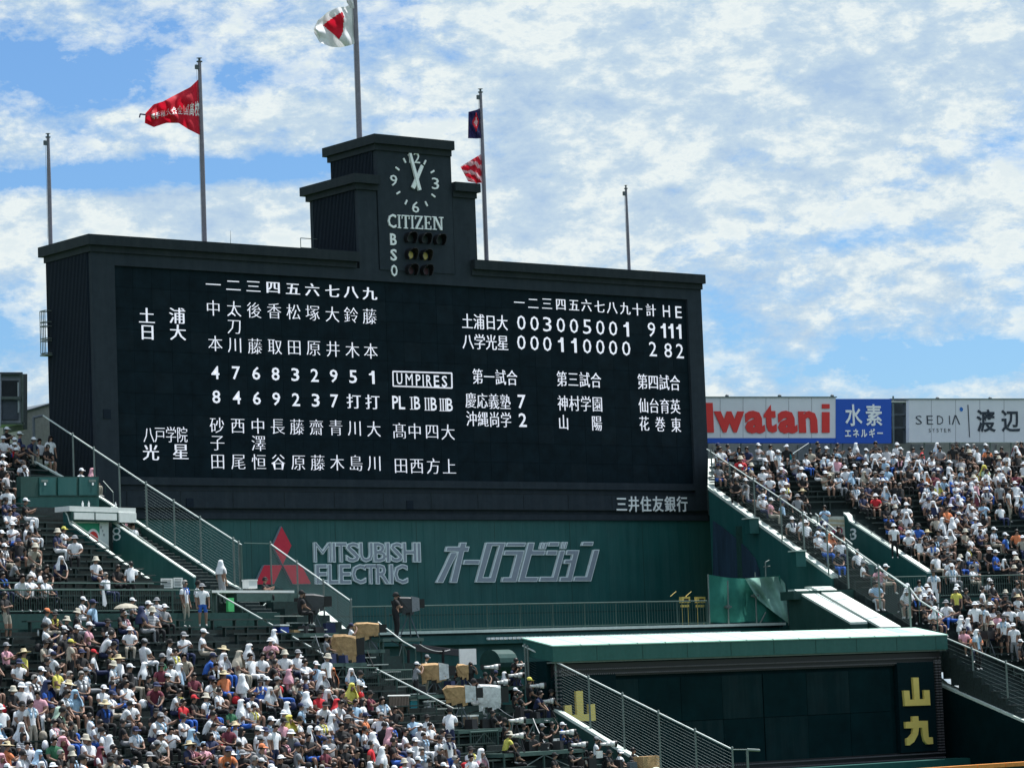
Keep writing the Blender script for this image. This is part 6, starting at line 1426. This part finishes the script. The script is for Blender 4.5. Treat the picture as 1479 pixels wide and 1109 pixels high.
def tvcam(px, py, v, dk, L_, H_, cover, label, front=None, head=-32):
    """broadcast camera in a weather cover on a tripod; lens to local +x"""
    P = FL.atv(px, py, v); z = decks[dk]; t = thing('television_camera', label, 'camera', (P[0], P[1], z), R(head), 'covered television cameras on the press terrace'); h = P[2]-z
    w = .24
    m_ = MB(); m_.prism([(-L_/2, -w, h-H_/2), (L_/2-.1, -w*.8, h-H_*.55), (L_/2-.1, w*.8, h-H_*.55), (-L_/2, w, h-H_/2)], [(-L_/2+.05, -w*.8, h+H_*.30), (-L_*.1, -w*.8, h+H_/2), (-L_*.1, w*.8, h+H_/2), (-L_/2+.05, w*.8, h+H_*.30)])
    m_ = MB()
    ring = [(-L_/2, H_*.30, w*.8), (-L_*.38, H_*.52, w), (0, H_*.50, w), (L_*.36, H_*.40, w*.8), (L_*.36, -H_*.38, w*.8), (0, -H_*.55, w), (-L_*.4, -H_*.42, w*.9)]
    rj = random.Random(int(px*7)); lay = [(-1, .80), (-.72, .97), (0, 1.03), (.72, .97), (1, .80)]; V_ = []
    for f_, sc2 in lay:
        for x_, z_, w_ in ring: V_.append((x_*(.94+.06*sc2)+rj.uniform(-.02, .02), w_*f_, h+z_*sc2+rj.uniform(-.025, .025)))
    nr = len(ring); F2 = [tuple(range(nr))[::-1], tuple(range(nr*4, nr*5))]
    for a2 in range(4):
        for b2 in range(nr): c2_ = (b2+1) % nr; F2.append((a2*nr+b2, a2*nr+c2_, (a2+1)*nr+c2_, (a2+1)*nr+b2))
    m_.add(V_, F2); part('weather_cover', m_, cover, t, world=False)
    for k_ in range(5):
        a_ = -L_*.42+L_*.76*k_/5; b_ = a_+L_*.76/5*.96; m_ = MB(); dd_ = [.12, .22, .15, .26, .10][(k_+int(px)) % 5]; m_.prism([(a_, -w*.98, h-H_*.40-dd_), (b_, -w*1.02, h-H_*.40-dd_*.8), (b_, -w*.96, h-H_*.40-dd_*.8), (a_, -w*.92, h-H_*.40-dd_)], [(a_, -w*1.03, h-H_*.36), (b_, -w*1.03, h-H_*.36), (b_, -w*.97, h-H_*.36), (a_, -w*.97, h-H_*.36)]); part('cover_flap', m_, cover, t, world=False)
    if front: 
        m_ = MB(); m_.prism([(L_*.12, -w*1.15, h-H_*.62), (L_*.42, -w, h-H_*.50), (L_*.42, w, h-H_*.50), (L_*.12, w*1.15, h-H_*.62)], [(L_*.12, -w, h+H_*.56), (L_*.42, -w*.8, h+H_*.42), (L_*.42, w*.8, h+H_*.42), (L_*.12, w, h+H_*.56)]); part('plastic_cover', m_, front, t, world=False)
    m_ = MB(); m_.box((L_*.361, -w*.7, h-H_*.33), (L_*.62, w*.7, h+H_*.33)); hd = part('lens_hood', m_, BLACK, t, world=False)
    m_ = MB(); m_.box((L_*.621, -w*.5, h-H_*.2), (L_*.628, w*.5, h+H_*.2)); q = part('lens_glass', m_, mat('lens_glass', (.01, .02, .04), .1, spec=.8), t, world=False)
    m_ = MB(); m_.box((-.14, -.12, h-H_*.56-.14), (.14, .12, h-H_*.5)); part('pan_head', m_, BLACK, t, world=False)
    m_ = MB(); m_.tube((-.1, .12, h-H_*.55), (-L_*.75, .22, h-H_*.75), .018); part('pan_handle', m_, BLACK, t, world=False)
    m_ = MB(); m_.box((-L_*.68, -.1, h+H_*.05), (-L_*.5, .1, h+H_*.28)); part('viewfinder', m_, BLACK, t, world=False)
    tripod(t, None, h-H_*.6)
    return t
def telecam(px, py, v, dk, label, L_=.62, head=-32, tilt=0):
    P = FL.atv(px, py, v); z = decks[dk]; t = thing('telephoto_camera', label, 'camera', (P[0], P[1], z), R(head), 'white telephoto lenses of the press'); h = P[2]-z
    m_ = MB()
    for x0, x1, r0_, r1_ in ((-L_*.5, -L_*.1, .055, .06), (-L_*.1, L_*.15, .07, .085), (L_*.15, L_*.42, .10, .115)): m_.tube((x0, 0, h), (x1, 0, h), r0_, n=12, r2=r1_)
    part('lens_barrel', m_, mat('lens_white', (.74, .74, .72), .4), t, True, world=False)
    m_ = MB(); m_.tube((L_*.42, 0, h), (L_*.56, 0, h), .12, n=12); part('lens_hood', m_, BLACK, t, world=False)
    m_ = MB(); m_.box((-L_*.5-.12, -.09, h-.08), (-L_*.5, .09, h+.07)); m_.box((-L_*.5-.1, -.04, h+.07), (-L_*.5-.02, .04, h+.11)); part('camera_body', m_, BLACK, t, world=False)
    m_ = MB(); m_.box((-.1, -.025, h-.13), (.08, .025, h-.07)); part('collar_foot', m_, BLACK, t, world=False)
    tripod(t, None, h-.13, .32, BLACK); return t
crew(433, 858, -13.6, 'c', 'K', 'k', 'sit_hand', 'seated operator in black with headset behind the dark grey camera', face=60)
tvcam(453, 869, -13.7, 'c', 1.15, .62, mat('cover_dark_grey', (.05, .055, .06), .6), 'dark grey covered camera nearest the white handrail, on the upper platform')
crew(571, 857, -13.8, 'd', 'K', 'k', 'stand_arms', 'standing operator in black cap and black clothes beside the isolated dark camera', face=60)
tvcam(590, 872, -13.9, 'd', 1.05, .55, MATS['cover_dark_grey'], 'dark grey covered camera standing alone in front of the green wall', CM['G'])
crew(505.5, 904, -15.7, 'b', 'W', 'n', 'stand_cam', 'camera operator in white shirt and navy cap behind the upper tan camera', face=50)
tvcam(531, 908, -15.7, 'b', 1.2, .48, TAN, 'upper of the two all-tan covered cameras')
crew(471, 921, -17.0, 'a', 'G', 'g', 'sit_hand', 'camera operator in grey shirt and grey cap behind the lower tan camera', face=50)
tvcam(499, 934, -17.1, 'a', 1.15, .95, TAN, 'lower and larger of the two all-tan covered cameras')
crew(599, 960, -19.5, 'e', 'G', 'w', 'stand_cam', 'operator in checked grey shirt and white cap behind the tan and white camera', ('K', 'black'), 60)
crew(614, 953, -19.2, 'e', 'T', 'g', 'stand', 'operator in beige shirt standing behind the tan and white camera', ('T', 'beige'), 40)
tvcam(628, 969, -19.7, 'e', 1.25, .58, TAN, 'upper tan camera with white plastic over its front half', PLAST)
crew(679, 960, -19.8, 'h', 'K', 'h', 'stand_cam', 'standing photographer in black beside a small tan covered camera', face=-30)
tvcam(669, 967, -19.9, 'h', .55, .42, TAN, 'small tan covered camera held beside the photographer in black')
tvcam(665, 1001, -22.3, 'g', 1.35, .58, TAN, 'lower tan camera with white plastic over its front half', PLAST)
tvcam(708, 1004, -22.5, 'g', 1.1, .85, PLAST, 'camera wrapped wholly in clear white plastic')
crew(681, 986, -21.9, 'g', 'K', 'k', 'sit_hand', 'seated operator in black between the two plastic covered cameras', ('W', 'white'), 40)
for px, py, v, dk, lb3 in ((710, 963, -20.0, 'h', 'white telephoto lens right of the photographer in black'), (757, 960, -20.1, 'h', 'white telephoto lens highest beside the mint roof'), (745, 975, -20.2, 'h', 'white telephoto lens just under the highest one'),
                        (776, 990, -22.0, 'p', 'left of two white lenses beside the grey shirted photographer'), (801, 985, -22.1, 'p', 'right of two white lenses, pointing past the wire fence'), (746, 1040, -24.6, 'q', 'upper of two white lenses at the left of the lower deck'),
                        (746, 1062, -24.8, 'q', 'lower of two white lenses at the left of the lower deck'), (819, 1057, -24.4, 'q', 'white lens in front of the photographer in blue'), (878, 1074, -26.2, 'r', 'long white lens of the lowest photographers near the fence foot')):
    telecam(px, py, v, dk, lb3)
for px, py, v, dk, tp, hd_, ps2, lb3, bt, fc in ((746, 954, -19.7, 'h', 'K', 'h', 'stand_cam', 'photographer in black with black hair under the mint roof corner', 'K', 60), (729, 976, -19.9, 'h', 'W', 'H', 'sit_hand', 'photographer in white with white towel over the head on the upper deck', 'K', 50),
        (764, 984, -21.7, 'p', 'K', 'y', 'sit_hand', 'photographer in black with a yellow cap', 'K', 50), (787, 982, -21.8, 'p', 'G', 'w', 'stand_cam', 'photographer in grey shirt and white cap next to the fence', 'K', 50),
        (813, 1048, -24.1, 'q', 'B', 'w', 'sit_hand', 'photographer in blue shirt and white cap above a laptop', 'N', 30), (728, 1042, -24.3, 'q', 'K', 'k', 'sit_hand', 'photographer in black cap behind the upper left lens', 'K', 40),
        (770, 1062, -24.3, 'q', 'K', 'h', 'sit_phone', 'photographer in black with bare head on the lower deck', 'K', 0), (860, 1069, -25.9, 'r', 'W', 'g', 'sit_hand', 'photographer in white shirt with grey cap at the bottom', 'K', 40), (895, 1087, -26.2, 'r', 'W', 'w', 'sit', 'photographer in white cap lowest beside the fence foot', 'K', 10),
        (915, 1084, -26.4, 'r', 'K', 'h', 'sit_phone', 'black haired photographer at the very foot of the fence', 'K', 10), (728, 1062, -24.9, 'q', 'Y', 't', 'sit_lean', 'photographer in beige sun hat with yellow top', 'K', 60),
        (800, 1092, -26.0, 'r', 'K', 'k', 'sit', 'crew member in black cap left of the lowest photographers', 'K', 20), (845, 1090, -26.3, 'r', 'T', 'h', 'sit_lean', 'crew member in beige top beside the lowest photographers', 'K', 0), (383, 838, -10.2, 'tab', 'K', 'k', 'sit_phone', 'seated man in black cap at the white table', 'K', 20)):
    crew(px, py, v, dk, tp, hd_, ps2, lb3, (bt, ''), fc)
more = [(700, 975, -20.1, 'h', 'K', 'k', 'stand_cam'), (716, 972, -19.6, 'h', 'K', 'n', 'stand_arms'), (738, 962, -19.5, 'h', 'N', 'k', 'stand_cam'), (752, 1003, -21.9, 'p', 'K', 'h', 'sit_phone'), (741, 998, -21.6, 'p', 'K', 'w', 'sit_hand'), (797, 1000, -22.3, 'p', 'K', 'k', 'sit'), (773, 1003, -22.2, 'p', 'N', 'h', 'sit_lean'),
        (742, 1078, -25.0, 'q', 'K', 'k', 'sit'), (756, 1049, -24.0, 'q', 'K', 'h', 'sit_hand'), (781, 1050, -24.0, 'q', 'K', 'g', 'sit_phone'), (796, 1046, -24.0, 'q', 'K', 'h', 'stand_cam'), (832, 1062, -24.4, 'q', 'K', 'k', 'sit_hand'), (826, 1084, -25.9, 'r', 'K', 'h', 'sit_phone'), (878, 1088, -26.5, 'r', 'K', 'k', 'sit'), (712, 1030, -22.9, 'g', 'K', 'h', 'sit_phone'), (655, 975, -19.4, 'e', 'K', 'k', 'sit')]
places = ['beside the photographer under the mint roof corner', 'left of the towelled photographer', 'high beside the mint roof', 'under the isolated telephoto lens', 'with a white cap on the framed deck', 'below the pair of white lenses', 'crouching low on the framed deck', 'at the foot of the two stacked lenses', 'behind the stacked white lenses', 'in grey cap above the lower deck', 'upright beneath the framed deck', 'right of the laptop', 'low beside the cardboard cover', 'under the longest white lens', 'below the plastic wrapped camera', 'beside the upper tan and white camera']
for (px, py, v, dk, tp, hd_, ps2), pl_ in zip(more, places): crew(px, py, v, dk, tp, hd_, ps2, f'{COLS[tp][0]}-clad press worker '+pl_, ('K', 'black'), rnd.choice((20, 40, 60)))
telecam(724, 985, -20.3, 'h', 'white telephoto lens low on the upper deck'); telecam(836, 1075, -25.0, 'q', 'white telephoto lens right of the laptop'); telecam(792, 1012, -22.4, 'p', 'short white lens on the edge of the framed deck', .45)
KB = [BLACK, DGREY, BLACK, CM['N']]
n_ = 0
for dk, va, vb, pxa, pxb, py0 in (('h', -20.3, -19.3, 668, 758, 985), ('p', -22.5, -21.5, 742, 803, 1030), ('g', -23.1, -22, 668, 735, 1046), ('q', -25.1, -24.0, 732, 842, 1078), ('r', -26.7, -25.7, 825, 922, 1104), ('e', -20.0, -19.1, 594, 658, 998), ('c', -14.4, -13.6, 425, 485, 910), ('a', -17.5, -16.8, 466, 526, 950)):
    for j in range(5 if dk in 'pqrh' else 3):
        px = pxa+(pxb-pxa)*(j+.5)/(5 if dk in 'pqrh' else 3)+rnd.uniform(-4, 4); v = va+(vb-va)*rnd.random(); P = FL.atv(px, py0, v); u = FL.uvz(P)[0]; z = decks[dk]; w_, h_, d_ = rnd.uniform(.14, .26), rnd.uniform(.2, .5), rnd.uniform(.12, .2)
        tt = thing('equipment_case', None, 'case', FL.w(u, v, z), R(15+rnd.uniform(-30, 30)), 'black equipment cases on the camera decks')
        tt['label'] = 'dark equipment case standing on a camera deck among the tripods'
        m_ = MB(); m_.prism([(-w_, -d_, 0), (w_, -d_, 0), (w_, d_, 0), (-w_, d_, 0)], [(-w_*.9, -d_*.85, h_), (w_*.9, -d_*.85, h_), (w_*.9, d_*.85, h_), (-w_*.9, d_*.85, h_)]); part('case_body', m_, rnd.choice(KB), tt, world=False)
        m_ = MB(); m_.tube((-w_*.4, 0, h_+.05), (w_*.4, 0, h_+.05), .015); m_.tube((-w_*.4, 0, h_), (-w_*.4, 0, h_+.05), .012); m_.tube((w_*.4, 0, h_), (w_*.4, 0, h_+.05), .012); part('handle', m_, DGREY, tt, world=False); n_ += 1
# person wrapped in a towel behind the table
P = FL.atv(320, 814, -10.2); lk = dict(pose='stand', sh=1, bot=('G', 'grey'), top='G', head='H', towel=None, rz=R(95)); make_person((P[0], P[1], P[2]-1.62), lk, 1.0, 'person wrapped in a grey and white towel behind the white table', 'press photographers and camera crew')
# small things of the press area and the stands
def fboxo(name, lab, cat, px, py, v, w, h, d, mt_, lid=None, F=FL, group=None):
    P = F.atv(px, py, v); u, vv, z = F.uvz(P); m_ = MB(); m_.fbox(F, u-w/2, u+w/2, v, v+d, z-h/2, z+h/2)
    t_ = thing(name, lab, cat, F.w(u, v, z-h/2), 0, group); part('box', m_, mt_, t_)
    if lid: m_ = MB(); m_.fbox(F, u-w/2-.02, u+w/2+.02, v-.02, v+d+.02, z+h/2+.001, z+h/2+.06); part('lid', m_, lid, t_)
    return t_
fboxo('cooler', 'white cooler box on the long white table', 'cooler', 365.5, 844, -10.5, .5, .30, .35, WHITE, WHITE)
fboxo('cooler', 'blue cooler with white lid on the platform of the dark camera', 'cooler', 411, 909, -13.9, .52, .30, .35, BLUEP, WHITE)
fboxo('cooler', 'teal cooler box with white lid among the left stand spectators', 'cooler', 204, 1003, -17.9, .42, .34, .35, CYANP, WHITE)
fboxo('crate', 'blue crate beside the standing operator on the scaffold', 'crate', 567, 924, -14.2, .42, .16, .3, BLUEP)
fboxo('water_crate', 'cyan water bottles crate beside the handrail', 'crate', 598, 1017, -19.9, .42, .30, .3, CYANP, WHITE)
fboxo('bin', 'pale ribbed bin left of the white plastic camera', 'bin', 622, 1018, -20.0, .4, .42, .3, PLAST)
fboxo('case', 'brown equipment case on the deck right of the lower tan camera', 'case', 685, 1041, -22.4, .5, .35, .35, mat('case_brown', (.30, .22, .16), .7), WHITE)
fboxo('laptop', 'white laptop in front of the photographer in blue', 'laptop', 804, 1071, -24.6, .36, .26, .03, WHITE)
fboxo('laptop', 'pale laptop on the lowest deck', 'laptop', 866, 1089, -26.5, .40, .26, .03, PLAST)
fboxo('cardboard_box', 'cut cardboard cover at the very bottom of the picture', 'box', 941, 1101, -27.0, 1.1, .5, .5, TAN, None)
fboxo('wooden_crate', 'low wooden board under the dark camera operator', 'board', 432, 911, -13.9, .6, .10, .3, mat('raw_wood', (.42, .28, .14), .7))
fboxo('signboard', 'white blank signboard on the dark wall behind the photographers', 'sign', 676, 948, -16.0, 1.1, .65, .04, WHITE)
fboxo('green_bag', 'bright green bag hanging under the white table', 'bag', 334, 873, -10.9, .34, .55, .12, mat('bag_green', (.10, .62, .20), .6))
m = MB(); a = FL.atv(712, 957, -15.5); m.lathe([(.0, 0), (.55, 0), (.55, 1.2), (0, 1.2)], (0, 0, 0), 18); m.v = [tuple(a+np.array([c15, s15, 0])*(p[2]-.2)+np.array([-s15, c15, 0])*p[0]+EZ*p[1]) for p in m.v]; o = part('cable_drum', m, DKGREEN); tag(o, 'large dark green roll lying behind the photographers', 'drum')
m = MB()
for i in range(9): m.tube(FL.atv(596+i*.6, 930+i*1.2, -14.9), FL.atv(662+i*.5, 938+i*1.1, -14.9), .03, n=5)
m.tube(FL.atv(590, 938, -15), FL.atv(590, 1000, -15), .06); m.tube(FL.atv(640, 938, -15), FL.atv(640, 1000, -15), .06)
o = part('cable_bundle', m, BLACK); tag(o, 'bundle of black cables hung on a rack behind the cameras', 'cables')
# barrier of brown slats
t = thing('slat_barrier', 'low barrier of brown vertical slats beside the crowd', 'barrier', FL.atv(575, 1020, -20.4))
for i in range(13): m = MB(); a = FL.atv(562+i*2.2, 1005, -20.4); m.fbox(FL, FL.uvz(a)[0]-.025, FL.uvz(a)[0]+.022, -20.45, -20.4, a[2]-.68, a[2]); part('slat', m, mat('slat_brown', (.14, .11, .09), .7), t)
m = MB(); m.tube(FL.atv(560, 1004.5, -20.42), FL.atv(592, 1004, -20.42), .03); part('top_rail', m, WHITE, t)
# sun umbrella in the left stand
t = thing('parasol', 'cream sun umbrella held open below the left walkway railing', 'umbrella', FL.atv(181, 905, -13.6))
c0_ = FL.atv(182, 877, -13.7); m = MB(); m.lathe([(0, .16), (.20, .13), (.38, .05), (.46, -.03), (.455, -.04), (.2, .11)], c0_, 10); part('canopy', m, mat('parasol_cream', (.60, .56, .46), .8, trans=.3), t)
m = MB(); m.tube(c0_+[0, 0, .12], c0_-[0.05, 0, .75], .012); part('shaft', m, STEEL, t)
for px, py, v, w, h, mt_, lb3 in ((148, 905, -12.45, .22, .62, CM['W'], 'white towel hung over the left walkway railing'), (118, 862, -12.4, .14, .5, CM['K'], 'dark umbrella hooked on the left walkway railing')):
    P = FL.atv(px, 852, v); u = FL.uvz(P)[0]; m = MB(); m.extrude([FL.w(u, v, P[2]), FL.w(u+w*.45, v, P[2]), FL.w(u+w, v, P[2]-h*.8), FL.w(u+w*.6, v, P[2]-h), FL.w(u+.02, v, P[2]-h*.9)], nL*.04)
    o = part('hung_cloth', m, mt_); tag(o, lb3, 'towel' if 'towel' in lb3 else 'umbrella')
# television camera in the right stand
P = FR.atv(1428, 915, -21.5); t = thing('television_camera', 'dark television camera on a tripod in the lower right stand', 'camera', (P[0], P[1], P[2]-1.6), R(200))
m = MB(); m.box((-.35, -.14, 1.38), (.3, .14, 1.72)); part('camera_body', m, BLACK, t, world=False); m = MB(); m.box((.301, -.17, 1.36), (.5, .17, 1.74)); part('lens_hood', m, BLACK, t, world=False); tripod(t, None, 1.38, .5)
P = FR.atv(1442, 908, -21.2); make_person((P[0], P[1], P[2]-1.62), dict(pose='stand_cam', sh=1, bot=('K', ''), top='K', head='b', towel=None, rz=R(20)), 1.0, 'camera operator in black standing in the lower right stand', 'press photographers and camera crew')
# small belongings left on the benches
BAGC = [CM['W'], CM['K'], CM['N'], WHITE, CM['L'], CM['R'], CM['T'], PLAST]
bagm = MB(); bagm.lathe([(0, 0), (.13, 0), (.17, .10), (.13, .24), (.05, .30), (0, .30)], n=8, sy=.7); bagme = bagm.mesh('bag', smooth=True); bagme.materials.append(CM['W'])
botm = MB(); botm.lathe([(0, 0), (.035, 0), (.035, .16), (.015, .2), (.015, .23), (0, .23)], n=7); botme = botm.mesh('bottle', smooth=True); botme.materials.append(PLAST)
seen_ = set()
for n_, c_ in enumerate(indiv[:240]):
    if c_[6] in 'UAVK' or rnd.random() > .42: continue
    side, u, v, z = c_[:4]
    if any(tf is side and abs(tu-(u-.42)) < .30 and abs(tv-v) < .3 for tf, tu, tv in taken): continue
    P = side.w(u-.42, v+.03, z+.421); isb = rnd.random() < .6
    key_ = rnd.choice('WKNLRT'); w, top, hw, bl_, row = info[n_]; sd_ = 'left' if side is FL else 'right'
    lb4 = (f'{COLS[key_][0]} bag on the bench {sd_} of the {top} top, {hw}' if isb else f'clear bottle on the bench {sd_} of the {top} top, {hw}')
    if lb4 in seen_: lb4 = (f'{COLS[key_][0]} bag' if isb else 'clear bottle')+f' {sd_} of the {top} top, {hw}, {ordn(row)} row below walkway'
    if lb4 in seen_ or row < 1 and 'row' in lb4 or len(lb4.replace('-', ' ').split()) > 15: continue
    seen_.add(lb4)
    o = bpy.data.objects.new('bag' if isb else 'bottle', bagme if isb else botme); col.objects.link(o); o.location = tuple(P); o.rotation_euler = (0, 0, rnd.random()*6)
    o.material_slots[0].link = 'OBJECT'; o.material_slots[0].material = CM[key_] if isb else PLAST
    tag(o, lb4, 'bag' if isb else 'bottle', 'bags on the benches' if isb else 'bottles on the benches')

# cables sagging between the decks
CABM = [BLACK, mat('cable_white', (.6, .6, .6), .5), BLACK, DGREY]
for i, (a, b, va, vb, sag) in enumerate((((560, 921), (604, 934), -14.4, -15.2, 5), ((606, 930), (650, 938), -15, -15, 6), ((640, 1000), (668, 1046), -20, -23, 4), ((700, 1000), (742, 1036), -20.4, -22.5, 5), ((742, 1030), (736, 1080), -22.6, -25, 3), ((770, 1037), (792, 1080), -22.6, -25, 4), ((800, 1036), (838, 1080), -22.6, -25.1, 4), ((455, 915), (470, 955), -14.4, -17.4, 3), ((530, 938), (548, 975), -16.1, -18.5, 4))):
    m = MB(); A_, B_ = FL.atv(*a, va), FL.atv(*b, vb); pr = None
    for j in range(9):
        f = j/8; q = A_*(1-f)+B_*f-EZ*(sag/38*4*f*(1-f))
        if pr is not None: m.tube(pr, q, .018, n=5)
        pr = q
    o = part('cable', m, CABM[i % 4]); tag(o, ['black cable sagging under the standing operator', 'white cable hanging along the cable rack', 'black cable from the two-operator deck to the plastic covered camera', 'grey cable from the row of photographers to the framed deck',
        'black cable dropping at the left end of the framed deck', 'white cable dropping under the middle of the framed deck', 'black cable dropping at the right end of the framed deck', 'grey cable under the seated operator in black', 'black cable under the upper tan camera'][i], 'cable')
